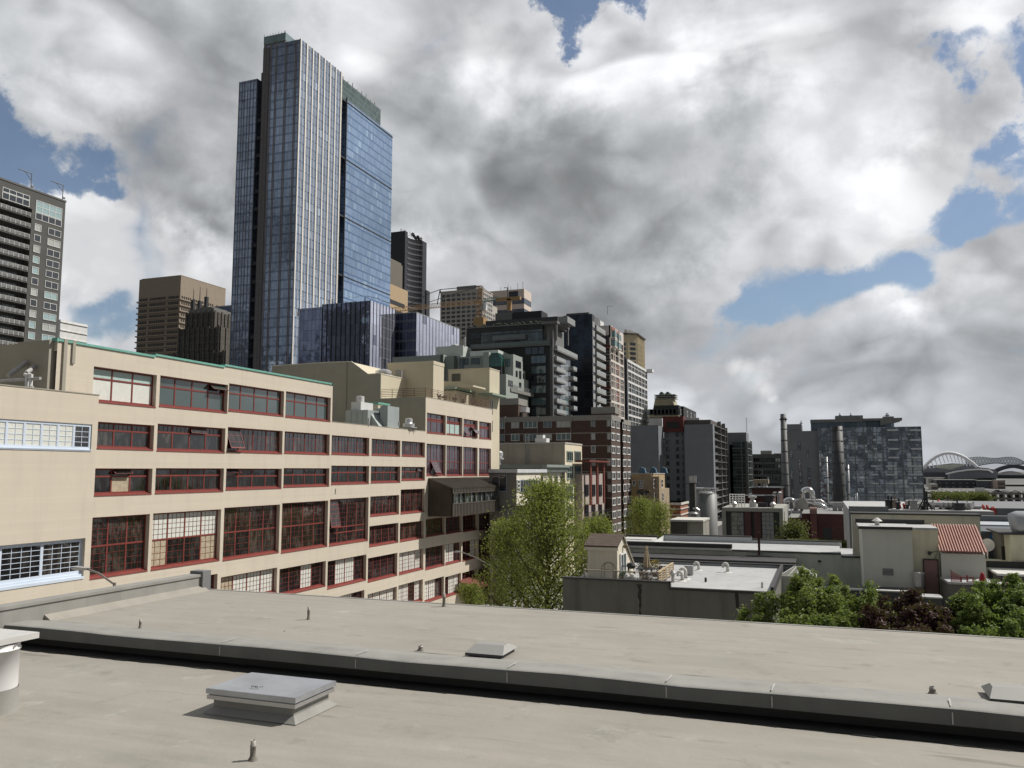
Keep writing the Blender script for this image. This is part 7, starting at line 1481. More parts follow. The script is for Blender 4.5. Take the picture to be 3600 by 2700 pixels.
 for i, (xa, xb) in enumerate(((445, 535), (540, 620), (625, 710))): A, B2 = onY(s5(xa, 432), b.y0 + 3), onY(s5(xb, 505), b.y0 + 3); m = MB(); m.box(A[0], B2[0], b.y0 + 3, b.y0 + 7, B2[1], A[1]); m.box(A[0] + .5, B2[0] - .5, b.y0 + 3.5, b.y0 + 6.5, b.z1 + .4, B2[1], 1); solo(m, 'cooling_tower', [mat('tan_unit', (.34, .30, .22), .7, var=.1), wfr], 'tan cooling unit on a white base on the brick hall roof, %s of three' % ('leftmost', 'middle', 'rightmost')[i], 'cooling unit', 'cooling units on the brick hall')
 b = boxc(s5(800, 745), 190, pl=s5(160, 742), pr=s5(848, 770)); m = MB(); m.box(b.x0, b.x1, b.y0, b.y0 + 10, GZ, b.z1); m.box(b.x0 - .2, b.x1 + .2, b.y0 - .2, b.y0 + 10, b.z1, b.z1 + .3, 1); m.box(b.x1, b.x1 + 2.2, b.y0 + .4, b.y0 + 6, GZ, b.z1 - 2, 2); solo(m, 'brick_shed', [db, drk, panel('lit_brick', (.38, .10, .06), .6, .2, .8, .03)], 'low dark brick shed with a bright orange end wall, in front of the brick hall', 'building')  # end wall in a brighter brick, sunlight put into its colour
 b = boxc(s5(2210, 1045), 150, pl=s5(1062, 1055), dp=6); A = onY(s5(1300, 1042), b.y0); t = thing('brick_wall_building', 'long dark red brick building with a rounded brick pier and dark openings', 'building', ((b.x0 + b.x1) / 2, b.y0 + 3, GZ)); m = MB(); m.box(b.x0, A[0], b.y0, b.y1 + 20, GZ, b.z1 - .8, 0, 1); m.box(A[0], b.x1, b.y0, b.y1 + 20, GZ, b.z1, 0, 1); m.build('wall', [panel('maroon_brick', (.085, .036, .034), .6, .2, .8, .03, .9, var=.15, dirt=.15), mat('plant_roof_grey', (.22, .22, .215), .8, var=.2, dirt=.3)], t)
 A, B2 = onY(s5(1450, 985), b.y0 - .8), onY(s5(1560, 1040), b.y0 - .8); m = MB(); m.box(A[0], B2[0], b.y0 - .8, b.y0, GZ, A[1]); m.build('pier', panel('pier_brick', (.14, .06, .056), .6, .2, .85, .03, .9), t); m = MB(); m.tube([(A[0] - .1, b.y0 - .4, A[1]), (B2[0] + .1, b.y0 - .4, A[1])], .7, 12); m.build('pier_cap', mat('pier_cap_pink', (.25, .15, .135), .8), t)
 for (xa, xb, ya, yb) in ((1230, 1370, 1280, 1500), (1672, 1835, 1285, 1500), (2130, 2210, 1300, 1500)): A, B2 = onY(s5(xa, ya), b.y0), onY(s5(xb, yb), b.y0); m = MB(); m.box(A[0], B2[0], b.y0 - .05, b.y0 + .02, B2[1], A[1]); m.build('opening', drk, t)
 zr = b.z1 - .5; yy = b.y1 + 4
 # white roof plant enclosure, ducts
 D = 172; a0, a1 = onY(s5(1062, 965), b.y0 + 16), onY(s5(1860, 960), b.y0 + 16); Yd = b.y0 + 16; t = thing('duct_plinth', 'low white plinth with upright posts under the silver ducts', 'plinth', ((a0[0] + a1[0]) / 2, Yd + 3, zr)); m = MB(); m.box(a0[0], a1[0], Yd, Yd + 8, zr - 3, onY(s5(1400, 990), Yd)[1]); m.build('base', mat('plinth_white', (.42, .42, .41), .8, dirt=.3), t)
 for x_ in (1118, 1338, 1562, 1790): A = onY(s5(x_, 950), Yd - .2); m = MB(); m.box(A[0] - .12, A[0] + .12, Yd - .3, Yd - .05, zr - 3, A[1]); m.build('post', wfr, t)
 zb = onY(s5(1400, 990), Yd)[1]; duct = mat('polished_duct', (.66, .67, .68), .22, .9, var=.06, vs=3)
 def U(xa, xb, yt, yb_, rpx, label, y):
  A, B2 = onY(s5(xa, yb_), y), onY(s5(xb, yb_), y); zt_ = onY(s5((xa + xb) / 2, yt), y)[1]; r_ = rpx * .1222 / FPX * y / .9; R_ = (B2[0] - A[0]) / 2; cx = (A[0] + B2[0]) / 2; zc = zt_ - R_ - r_
  pts = [(A[0], y, min(A[1], zb))] + [(cx - R_ * math.cos(q), y, zc + R_ * math.sin(q)) for q in lin(0, math.pi, 9)] + [(B2[0], y, A[1])]; m = MB(); m.tube(pts, r_, 16); return solo(m, 'silver_duct', duct, label, 'duct', 'silver looping ducts on the plant roof', True)
 U(1312, 1490, 560, 780, 38, 'largest silver duct loop arching high over the two hoods', Yd + 3); U(985, 1185, 745, 990, 30, 'smaller silver duct loop left of the hoods', Yd + 2)
 A = onY(s5(1580, 820), Yd + 3); B2 = onY(s5(1740, 985), Yd + 3); m = MB(); m.tube([(A[0] - 2, Yd + 3, A[1] - .6), (B2[0] - 1.2, Yd + 3, A[1] - .6), (B2[0] - .2, Yd + 3, A[1] - 1.2), (B2[0], Yd + 3, A[1] - 2.5), (B2[0], Yd + 3, zb)], .42, 14); solo(m, 'silver_duct', duct, 'silver elbow duct turning down right of the hoods', 'duct', 'silver looping ducts on the plant roof', True)
 m = MB(); A = onY(s5(1180, 800), Yd + 7); B2 = onY(s5(1640, 790), Yd + 7); m.tube([(A[0], Yd + 7, A[1]), (B2[0], Yd + 7, A[1]), (B2[0] + 1, Yd + 7, A[1] - 1)], .32, 12); solo(m, 'silver_duct', galv, 'long horizontal grey duct behind the looping ducts', 'duct', 'silver looping ducts on the plant roof', True)
 for i, (q, lb) in enumerate((((1250, 1360, 1200, 1415, 765, 875, 945), 'left pyramid-shaped metal hood under the big duct'), ((1420, 1510, 1420, 1570, 790, 880, 960), 'right pyramid-shaped metal hood, partly behind the left one'))):
  y = Yd + 1 + i * 2.5; P4 = [onY(s5(q[0], q[4]), y), onY(s5(q[1], q[4]), y), onY(s5(q[3], q[5]), y), onY(s5(q[2], q[5]), y)]; zz_ = min(onY(s5(q[2], q[6]), y)[1], P4[2][1] - 1); m = MB(); m.prism([(P4[2][0], zz_), (P4[2][0], P4[2][1]), (P4[1][0], P4[1][1]), (P4[0][0], P4[0][1]), (P4[3][0], P4[3][1]), (P4[3][0], zz_)], 'y', y, y + 2.2)
  for x in (P4[3][0] + .2, P4[2][0] - .2): m.box(x - .1, x + .1, y, y + 2, zb - .3, zz_)
  solo(m, 'exhaust_hood', mat('hood_steel', (.36, .36, .33), .45, .6, var=.12), lb, 'hood', 'exhaust hoods on the plant roof')
 for i, (xa, xb) in enumerate(((1845, 1930), (1940, 2020), (2030, 2115))):
  y = Yd - 4; A, B2 = onY(s5(xa, 880), y), onY(s5(xb, 1040), y); m = MB(); m.box(A[0], B2[0], y, y + 2.2, min(B2[1], zr), A[1]); m.lathe((A[0] + B2[0]) / 2, y + 1.1, [(1.1, A[1]), (1.05, A[1] + .5), (.9, A[1] + .5), (0, A[1] + .3)], 16)
  for x in lin(A[0], B2[0], 7)[:-1]: m.box(x, x + .12, y - .05, y, min(B2[1], zr), A[1] - .3, 1)
  solo(m, 'condenser', [galvd, gfr], 'tall ribbed condenser unit, %s of the three in a row' % ('leftmost', 'middle', 'rightmost')[i], 'condenser', 'three condensers on the plant roof')
plant()
# ---- stadiums
def stadium():
 D = 1900; wh = mat('arch_white', (.92, .92, .93), .5, var=.02); sg = mat('stadium_grey', (.23, .24, .27), .7, var=.05); sd = mat('stadium_dark', (.10, .105, .12), .8)
 c = atD(s4(900, 440), D); t = thing('stadium', 'distant stadium with a bright white roof arch and sloping grey stand', 'stadium', (c[0], c[1], GZ)); Y = c[1]; P = lambda x, y, dy=0: (onY(s4(x, y), Y + dy)[0], Y + dy, onY(s4(x, y), Y + dy)[1]); A = P(400, 545); pk = P(905, 212); B2 = P(1400, 470)
 def arch(x): u = (x - 905) / (905 - 470) if x < 905 else (x - 905) / 490; return 212 + (262 if x < 905 else 238) * u * u
 m = MB(); xs = lin(430, 1400, 24); m.tube([P(x, arch(x)) for x in xs], 3.4, 8); m.tube([P(x, arch(x) + 12) for x in xs], 1.2, 6); m.build('roof_arch', wh, t)
 for x in lin(475, 1300, 14): m = MB(); m.tube([P(x, arch(x)), P(x + 55, min(arch(x) + 155, 470 if x < 800 else 440))], 1.0, 5); m.build('hanger', wh, t)
 m = MB(); m.prism([(P(380, 480)[0], P(380, 480)[2]), (P(600, 430)[0], P(600, 430)[2]), (P(1000, 385)[0], P(1000, 385)[2]), (P(1300, 400)[0], P(1300, 400)[2]), (P(1500, 460)[0], P(1500, 460)[2]), (P(1500, 560)[0], P(1500, 560)[2]), (P(380, 560)[0], P(380, 560)[2])], 'y', Y + 30, Y + 60); m.build('far_stand', sg, t)
 m = MB(); m.prism([(P(650, 448)[0], P(650, 448)[2]), (P(800, 410)[0], P(800, 410)[2]), (P(1240, 400)[0], P(1240, 400)[2]), (P(950, 495)[0], P(950, 495)[2])], 'y', Y + 10, Y + 14); m.build('roof_mural', mat('roof_pale', (.55, .60, .50), .7, var=.1, vs=.02), t)
 m = MB(); up = [(860, 560), (1050, 520), (1250, 490), (1450, 478), (1600, 492), (1675, 540)]; lo = [(1660, 640), (1450, 640), (1150, 660), (860, 660)]; pt = [(P(*p)[0], P(*p)[2]) for p in up + lo]; m.prism(pt, 'y', Y - 60, Y - 30); m.build('near_stand', sg, t)
 m = MB(); up2 = [(860, 572), (1050, 530), (1250, 500), (1450, 492), (1600, 505), (1675, 550)]; m.tube([P(x, y, -64) for x, y in up2], 2.0, 6); m.build('rim', wh, t); m = MB(); m.tube([P(x, y - 22, -62) for x, y in up2], 1.5, 6); m.build('upper_rim', sd, t)
 m = MB(); m.box(P(300, 540)[0], P(870, 540)[0], Y - 20, Y + 60, GZ, P(600, 540)[2]); m.box(P(860, 600)[0], P(1680, 600)[0], Y - 30, Y + 60, GZ, P(1200, 600)[2]); m.build('base', sd, t)
 # ballpark trusses
 D = 2300; c = atD(s4(1800, 440), D); Y = c[1]; t = thing('ballpark', 'distant ballpark with dark curved roof trusses behind the white arch stadium', 'stadium', (c[0], c[1], GZ)); tm = mat('truss_grey', (.20, .215, .24), .7)
 def top(x): return 290 + 10 * math.sin(x * .012) + max(0, (x - 2000) / 260) ** 2 * 90
 def bot(x): return 400 + (60 if x < 1500 else 0) * max(0, (1500 - x) / 400) + 16 * math.sin(x * .01)
 xs = lin(1210, 2300, 44)
 for dy in (0, 40):
  m = MB(); m.tube([P(x, top(x), dy) for x in xs], 1.0, 5); m.tube([P(x, (top(x) + bot(x)) / 2, dy) for x in xs], .6, 4); m.tube([P(x, bot(x), dy) for x in xs], 1.3, 5)
  for i in range(len(xs) - 1): m.tube([P(xs[i], top(xs[i]), dy), P(xs[i + 1], bot(xs[i + 1]), dy)], .65, 4, cap=False); m.tube([P(xs[i + 1], top(xs[i + 1]), dy), P(xs[i], bot(xs[i]), dy)], .65, 4, cap=False)
  m.build('roof_truss', tm, t)
 m = MB(); n = 14; up = [(1650 + 700 * i / n, 500 - 90 * math.sin(math.pi * (i / n) ** .9)) for i in range(n + 1)]; dn = [(x, y + 60 + 25 * abs(i / n - .5)) for i, (x, y) in enumerate(up)]; m.prism([(P(x, y)[0], P(x, y)[2]) for x, y in up + dn[::-1]], 'y', Y - 40, Y - 20); m.build('arched_fascia', mat('fascia_dark', (.07, .075, .09), .6), t)
 m = MB(); up = [(1670 + 560 * i / n, 590 - 70 * math.sin(math.pi * i / n)) for i in range(n + 1)]; m.prism([(P(x, y)[0], P(x, y)[2]) for x, y in up], 'y', Y - 18, Y - 10); m.build('white_gable', wh, t); m = MB(); m.box(P(1600, 590)[0], P(2400, 590)[0], Y - 15, Y + 30, GZ, P(1900, 590)[2]); m.build('base', sd, t)
stadium()
def farright():
 dk = mat('far_block_dark', (.045, .048, .058), .7, var=.2, vs=.05); spec = [(480, 860, 640, 980, 1250, dk, 'long low dark warehouse under the stadium stand'), (700, 1400, 680, 900, 1000, dk, 'wide dark building in front of the arch stadium'), (1390, 1710, 695, 900, 980, mat('blue_grey_block', (.09, .10, .125), .6), 'blue-grey banded office right of the wide dark building'), (1755, 1885, 690, 900, 940, mat('far_brick', (.30, .22, .18), .8, var=.05), 'small pale brick tower with tall slots far right'), (1900, 2400, 760, 900, 1100, dk, 'dark low building at the far right edge'), (612, 720, 760, 920, 900, mat('far_beige', (.36, .33, .27), .8), 'beige building with square windows beside the mirror glass office'), (560, 830, 655, 800, 1100, mat('far_pale', (.42, .40, .38), .8, var=.3, vs=.08), 'pale streaked building showing above the viaduct')]
 for (xa, xb, ya, yb, D, mt, lb) in spec:
  a = atD(s4(xa, ya), D); Y = a[1]; x1 = onY(s4(xb, ya), Y)[0]; t = thing('city_block', lb, 'building', ((a[0] + x1) / 2, Y, GZ)); m = MB(); m.box(a[0], x1, Y, Y + 30, GZ, a[2]); m.build('wall', mt, t); m = MB(); m.box(a[0] - .3, x1 + .3, Y - .3, Y + 30, a[2], a[2] + .8); m.build('parapet', conc, t); sp = []
  for x in cells(a[0], x1, max(2, int((x1 - a[0]) / 7))):
   for k in range(3): sp.append(('S', Y - .02, x, a[2] - 4.5 - 4.5 * k, winmesh(3.6, 2.4, 1, 1, .3, (dk, gcity), 'fr')))
  windows(t, sp)
 D = 520; a = atD(s4(450, 900), D); Y = a[1]; vc = mat('viaduct_concrete', (.20, .195, .18), .85, var=.15, vs=.1, dirt=.2); t = thing('viaduct', 'double deck concrete road viaduct crossing behind the rooftops on the right', 'viaduct', (a[0] + 100, Y, GZ)); x1 = onY(s4(2600, 900), Y)[0]; z1, z2_ = onY(s4(1200, 885), Y)[1], onY(s4(1200, 978), Y)[1]
 m = MB(); m.box(a[0], x1, Y, Y + 12, z1 - 1.3, z1); m.build('upper_deck', vc, t); m = MB(); m.box(a[0], x1, Y, Y + 12, z2_ - 1.1, z2_); m.build('lower_deck', vc, t)
 x = a[0] + 2
 while x < x1: m = MB(); m.box(x, x + 1.0, Y - .4, Y + 12, GZ, z1 + .5); m.build('column', vc, t); x += 4.2
 R = random.Random(6); wc = mat('car_white', (.7, .7, .7), .3); bc = mat('car_dark', (.05, .05, .06), .3)
 for i, q in enumerate((1390, 1500, 1700, 1815, 2000)):
  x = onY(s4(q, 880), Y)[0]; m = MB(); m.prism([(x, z1), (x + 4.4, z1), (x + 4.4, z1 + .8), (x + 3.6, z1 + .9), (x + 3.0, z1 + 1.45), (x + 1.2, z1 + 1.45), (x + .5, z1 + .9), (x, z1 + .8)], 'y', Y + 3, Y + 4.8)
  if i == 0: m.box(x - .2, x + 5, Y + 2.9, Y + 5, z1 + .4, z1 + 2.6)
  solo(m, 'car', wc if i != 2 else bc, ('white van on the viaduct, leftmost vehicle', 'white car on the viaduct, next after the van', 'dark car on the viaduct', 'white car on the viaduct, right of the dark car', 'white car on the viaduct nearest the right edge')[i], 'car', 'vehicles on the viaduct')
farright()
# ================================================================== roofs across the street on the right
t1 = reg(2950, 1700, 650, 2212); t2 = reg(1980, 1850, 500, 2212); t3 = reg(2500, 1850, 600, 2212)
wroof = mat('white_roof_coating', (.41, .415, .415), .7, var=.14, vs=.35, bump=.15, dirt=.35); dstuc = mat('dark_stucco', (.15, .148, .128), .95, var=.14, vs=.35, bump=.25, bs=9, dirt=.45); blk = mat('black_coping', (.04, .04, .04), .7, var=.2)
sage = mat('sage_wall', (.56, .58, .52), .9, var=.1, vs=.35, dirt=.35); lt = mat('pale_trim', (.60, .60, .57), .7)
def deckhouse():
 Y = 59.4; xl, zp = onY(r9(75, 592), Y); xs, _ = onY(r9(1048, 690), Y); xr, zr = onY(r9(1990, 738), Y); zr = onY(r9(1500, 712), Y)[1]; yb = onZ(t2(2000, 600), zr)[1]; yb = min(max(yb, Y + 9), Y + 16)
 t = thing('deck_building', 'dark grey stucco building with pale roof and a fenced roof deck at its left end', 'building', ((xl + xr) / 2, Y + 6, GZ)); m = MB(); m.box(xl, xr, Y, yb, GZ, zr - .15); m.box(xl, xs, Y + .01, Y + .3, zr - .2, zp - .12); m.build('wall', dstuc, t)
 m = MB(); m.box(xl - .1, xs + .05, Y - .08, Y + .38, zp - .12, zp); m.box(xs, xr + .05, Y - .08, Y + .25, zr - .15, zr + .02); m.box(xs - .02, xs + .1, Y - .08, Y + .3, zr, zp); m.box(xr - .1, xr + .12, Y - .05, yb, zr - .15, zr + .35); m.build('coping', blk, t)
 m = MB(); m.box(xl + .2, xr - .1, Y + .26, yb, zr - .149, zr - .02); m.build('roof', wroof, t)
 st = mat('stain_black', (.035, .035, .03), .95); m = MB(); R = random.Random(1)
 for (px_, a, b_) in ((1185, 905, 1400),):
  x, _ = onY(t2(px_, 900), Y); za, zb = onY(t2(px_, a), Y)[1], onY(t2(px_, b_), Y)[1]; pts = [(x - .22, za), (x + .22, za)]; n = 12
  rt = [(x + .16 - .08 * i / n + R.uniform(-.05, .05), za + (zb - za) * i / n) for i in range(1, n + 1)]; lf = [(x - .12 + .1 * i / n + R.uniform(-.05, .05), za + (zb - za) * i / n) for i in range(n, 0, -1)]; m.prism(pts + rt + lf, 'y', Y - .006, Y - .003)
 x, _ = onY(t3(330, 900), Y); m.prism([(x - .12, onY(t3(330, 865), Y)[1]), (x + .13, onY(t3(330, 865), Y)[1]), (x + .15, onY(t3(330, 1060), Y)[1]), (x - .05, onY(t3(330, 1060), Y)[1])], 'y', Y - .006, Y - .003); m.build('stain', st, t)
 m = MB(); yp = yb; m.box(xl + 3, xr + 1, yp, yp + .3, GZ, onY(t3(500, 500), yp)[1]); m.build('rear_parapet', mat('blue_grey_parapet', (.27, .29, .31), .85, var=.1, dirt=.25), t); m = MB(); m.box(xl + 3, xr + 1, yp - .05, yp + .35, onY(t3(500, 500), yp)[1], onY(t3(500, 500), yp)[1] + .12); m.build('rear_coping', blk, t)
 zd = zr + .1
 # shed
 Ys = Y + 1.9; X1, ze = onY(t2(838, 305), Ys); X0 = onY(t2(378, 300), Ys)[0]; ry, rz = onX(t2(918, 152), X1); by, bz = onX(t2(1100, 640), X1); u = thing('roof_shed', 'white roof shed with brown shingled gable and sliding glass door on the deck', 'shed', ((X0 + X1) / 2, Ys + 1.5, zd)); wd = panel('white_boards', (.62, .58, .48), .35, 50, .9, .03, .8, var=.04)
 m = MB(); m.prism([(Ys, zd - .1), (by, zd - .1), (by, bz), (ry, rz), (Ys, ze)], 'x', X0, X1); m.build('wall', wd, u)
 sh = panel('shingle', (.10, .075, .06), .3, .16, .6, .025, .9, var=.2); m = MB(); m.prism([(Ys - .25, ze - .12), (ry, rz + .04), (ry, rz + .14), (Ys - .25, ze)], 'x', X0 - .2, X1 + .12); m.prism([(by + .1, bz - .1), (ry, rz + .02), (ry, rz + .14), (by + .1, bz + .05)], 'x', X0 - .2, X1 + .12); m.build('roof', sh, u)
 m = MB(); m.box(X0 - .2, X1 + .12, Ys - .22, Ys - .02, ze - .36, ze - .1); m.tube([(X1 + .14, ry, rz), (X1 + .14, by, bz)], .05, 6); m.build('eave_board', wd, u)
 ya, za = onX(t2(875, 410), X1); yb2, zb2 = onX(t2(958, 395), X1); o = bpy.data.objects.new('door', winmesh(yb2 - ya, za - zd - .1, 2, 1, .11, (wfr, gcityb), 'shdoor')); COL.objects.link(o); o.rotation_euler = (0, 0, math.pi / 2); attach(o, u, (X1 + .02, (ya + yb2) / 2, zd))
 y, z = onX(t2(962, 310), X1 + .15); m = MB(); m.blobby(X1 + .2, y, z, .2, 8, 0, 1, .03); m.build('lamp_globe', mat('globe_bronze', (.20, .16, .11), .35), u)
 # trellis arch
 x, z = onY(t2(705, 560), Ys - .3); m = MB(); w_ = .55
 for s_ in (1, .6): m.tube([(x - w_ * s_, Ys - .3, zd), (x - w_ * s_, Ys - .3, z - w_ * s_)] + [(x - w_ * s_ * math.cos(q), Ys - .3, z - w_ * s_ + w_ * s_ * math.sin(q)) for q in lin(0, math.pi, 8)] + [(x + w_ * s_, Ys - .3, zd)], .02, 5)
 m.tube([(x - w_, Ys - .3, z - w_), (x + w_, Ys - .3, z - w_)], .02, 5); solo(m, 'trellis', dkmet, 'arched metal trellis leaning by the shed wall behind the deck fence', 'trellis')
 # fence
 f = thing('deck_fence', 'timber and wire fence around the roof deck with a woven side screen', 'fence', ((X0 + X1) / 2, Y + .6, zd)); wood = mat('weathered_wood', (.40, .36, .29), .8, var=.12, vs=3); Yf = Y + .55; fx = [onY(t2(a, 700), Yf)[0] for a in (330, 800, 830, 1470)]; ztop = onY(t2(600, 680), Yf)[1]
 xR = fx[3]; yR = onX(t2(1722, 575), xR)[0]; yR = min(yR, Y + 7)
 for x in fx: m = MB(); m.box(x - .06, x + .06, Yf - .06, Yf + .06, zd - .1, ztop + .04); m.build('post', wood, f)
 for a, b_ in ((fx[0], fx[1]), (fx[2], fx[3])):
  m = MB(); m.box(a, b_, Yf - .05, Yf + .05, ztop - .07, ztop); m.build('rail', wood, f); m = MB(); x = a + .1
  while x < b_: m.box(x, x + .012, Yf - .006, Yf + .006, zd, ztop - .08); x += .13
  z = zd + .05
  while z < ztop - .1: m.box(a, b_, Yf - .012, Yf - .002, z, z + .012); z += .13
  m.build('wire_mesh', gfr, f)
 for y in lin(Yf, yR, 5): m = MB(); m.box(xR - .06, xR + .06, y - .05, y + .05, zd - .1, ztop + .04); m.build('post', wood, f)
 m = MB(); m.box(xR - .07, xR + .07, Yf, yR, ztop, ztop + .05); z = zd + .02; k = 0
 ys = lin(Yf, yR, 5)
 while z < ztop - .03:
  for a, b_ in zip(ys, ys[1:]):
   s_ = .05 if k % 2 else -.03; m.face([(xR + .03, a, z), (xR + .03 + s_, (a + b_) / 2, z), (xR + .03 + s_, (a + b_) / 2, z + .07), (xR + .03, a, z + .07)]); m.face([(xR + .03 + s_, (a + b_) / 2, z), (xR + .03, b_, z), (xR + .03, b_, z + .07), (xR + .03 + s_, (a + b_) / 2, z + .07)])
  z += .085; k += 1
 m.build('woven_screen', mat('wicker', (.42, .33, .21), .8, var=.15, vs=4), f)
 m = MB(); m.box(X1 + 1.2, xR, yR - .03, yR + .03, ztop - .06, ztop); x = X1 + 1.2
 while x < xR: m.box(x, x + .012, yR - .01, yR, zd, ztop - .06); x += .14
 m.build('rear_rail', wood, f)
 # parasol, table, chairs, grill, pots
 x, y = onY(t2(1300, 690), Y + 3.6)[0], Y + 3.6; zt = onY(t2(1292, 300), y)[1]; u = thing('parasol', 'closed beige parasol standing on the roof deck', 'parasol', (x, y, zd)); m = MB(); m.tube([(x, y, zd), (x, y, zt - .1)], .025, 8); m.build('pole', mat('pole_wood', (.25, .17, .10), .6), u)
 m = MB(); n = 16; k0 = 0
 for (r, z) in ((.03, zt), (.09, zt - .18), (.13, zt - .2), (.09, zt - .24), (.17, zt - .9), (.24, zt - 1.55), (.19, zt - 1.72), (.06, zt - 1.85)):
  for j in range(n): q = 2 * math.pi * j / n; rr = r * (1.18 if j % 2 else .82); m.v.append((x + rr * math.cos(q), y + rr * math.sin(q), z))
 for i in range(7):
  for j in range(n): jj = (j + 1) % n; m.f.append((i * n + j, (i + 1) * n + j, (i + 1) * n + jj, i * n + jj)); m.m.append(0)
 m.build('canopy', mat('parasol_beige', (.46, .37, .25), .85, var=.08, vs=3), u)
 m = MB(); m.lathe(x, y, [(0, zd + .74), (.75, zd + .74), (.75, zd + .70), (0, zd + .70)], 20); m.tube([(x - .5, y - .3, zd), (x - .4, y - .2, zd + .7)], .02, 5); m.tube([(x + .5, y - .3, zd), (x + .4, y - .2, zd + .7)], .02, 5); solo(m, 'patio_table', dkmet, 'round dark patio table under the closed parasol', 'table')
 for i, (dx, dy) in enumerate(((-1.1, -.2), (1.1, .1), (.3, -1.0))):
  cx, cy = x + dx, y + dy; u = thing('patio_chair', 'dark patio chair %s of the table on the roof deck' % ('on the left side', 'on the right side', 'in front')[i], 'chair', (cx, cy, zd), 'patio chairs on the roof deck'); m = MB(); m.box(cx - .24, cx + .24, cy - .24, cy + .24, zd + .42, zd + .46); m.build('seat', dkmet, u); m = MB(); s_ = -1 if dx < 0 else 1; m.box(cx + s_ * .22, cx + s_ * .27, cy - .24, cy + .24, zd + .46, zd + .95); m.build('backrest', dkmet, u)
  for (a, b_) in ((-.2, -.2), (.2, -.2), (.2, .2), (-.2, .2)): m = MB(); m.box(cx + a - .02, cx + a + .02, cy + b_ - .02, cy + b_ + .02, zd, zd + .42); m.build('leg', dkmet, u)
 x, y = onY(t2(1055, 690), Y + 2.9)[0], Y + 2.9; m = MB(); m.lathe(x, y, [(0, zd + .72), (.22, zd + .76), (.34, zd + .95), (.34, zd + 1.0), (.26, zd + 1.15), (0, zd + 1.22)], 18)
 for q in (.5, 2.6, 4.7): m.tube([(x + .2 * math.cos(q), y + .2 * math.sin(q), zd + .75), (x + .34 * math.cos(q), y + .34 * math.sin(q), zd)], .018, 5)
 m.box(x - .85, x - .35, y - .2, y + .2, zd + .9, zd + .94); solo(m, 'kettle_grill', drk, 'black kettle barbecue by the shed door', 'grill')
 R = random.Random(14); pl = [(1215, 640, .4, leafm, 'grey green potted shrub left of the parasol'), (1425, 600, .42, mat('yellow_leaf', (.30, .25, .04), .7, var=.3, vs=8), 'yellow bushy potted plant right of the parasol'), (1520, 690, .38, mat('purple_leaf', (.05, .02, .022), .7, var=.4, vs=8), 'dark purple potted plant by the woven screen'), (945, 800, .3, mat('green_leaf', (.08, .13, .035), .7, var=.4, vs=8), 'low green plant at the foot of the wire fence'), (1290, 810, .42, mat('brown_leaf', (.12, .08, .045), .8, var=.4, vs=8), 'brown bushy plant behind the wire fence')]
 for (a, b_, s_, mt, lb) in pl:
  yy = Y + (4.6 if b_ < 700 else 1.1); x, z = onY(t2(a, b_), yy); z = max(z, zd + .45); m = MB(); m.lathe(x, yy, [(.16, zd), (.24, zd + .38), (.2, zd + .38)], 12, 1)
  for k in range(260):
   v = Vector((R.gauss(0, 1), R.gauss(0, 1), R.gauss(0, 1))).normalized() * s_ * R.uniform(.4, 1.1); p = Vector((x, yy, z)) + v; d1 = Vector((R.gauss(0, 1), R.gauss(0, 1), R.gauss(0, 1))).normalized() * .06; d2 = Vector((R.gauss(0, 1), R.gauss(0, 1), R.gauss(0, 1))).normalized() * .06; m.face([p - d1, p + d2, p + d1, p - d2])
  solo(m, 'potted_plant', [mt, clay], lb, 'potted plant', 'potted plants on the roof deck')
 for (a, b_, lb) in ((990, 828, 'white rounded garden urn by the wire fence, larger one'), (1085, 835, 'small white garden urn by the wire fence')):
  x, z = onY(t2(a, b_), Y + .95); m = MB(); m.lathe(x, Y + .95, [(.1, zd), (.2, zd + .15), (.24, zd + .4), (.15, zd + .58), (0, zd + .62)], 14); solo(m, 'garden_urn', lt, lb, 'urn')
 # goosenecks and boxes
 def goose(p, s_, lb, y):
  x, z = onY(p, y); z = zr - .02; m = MB(); m.tube([(x, y, z), (x, y, z + .5 * s_)] + [(x - .17 * s_ + .17 * s_ * math.cos(q), y, z + .5 * s_ + .17 * s_ * math.sin(q)) for q in lin(0, math.pi, 7)] + [(x - .34 * s_, y, z + .36 * s_)], .11 * s_, 10); m.lathe(x, y, [(.35 * s_, z), (.18 * s_, z + .08)], 12); solo(m, 'gooseneck_vent', lt, lb, 'roof vent', 'white gooseneck vents on the pale roof', True)
 def yz(p): return onZ(p, zr)[1]
 goose(t2(1850, 850), 1.0, 'front white gooseneck vent of the close pair by the woven screen', yz(t2(1850, 850))); goose(t2(1905, 815), 1.15, 'rear white gooseneck vent of the close pair by the woven screen', yz(t2(1905, 818))); goose(t2(2105, 680), .95, 'white gooseneck vent alone in the middle of the pale roof', yz(t2(2105, 683))); goose(t3(215, 590), 1.05, 'white gooseneck vent with a splayed base near the rear parapet', yz(t3(215, 595)))
 x, y = onZ(t2(1960, 755), zr); m = MB(); m.box(x - .33, x + .33, y - .3, y + .3, zr + .12, zr + .72); m.box(x - .3, x + .3, y - .25, y + .25, zr, zr + .12); solo(m, 'vent_box', mat('vent_box_grey', (.38, .39, .40), .5, .4), 'square grey vent box between the gooseneck vents', 'roof vent')
 x, y = onZ(t2(1708, 868), zr); m = MB(); m.lathe(x, y, [(.14, zr), (.12, zr + .5), (.2, zr + .55), (.24, zr + .66), (.1, zr + .85), (0, zr + .86)], 12); solo(m, 'lantern_vent', galvd, 'capped grey vent like a lantern at the end of the woven screen', 'roof vent')
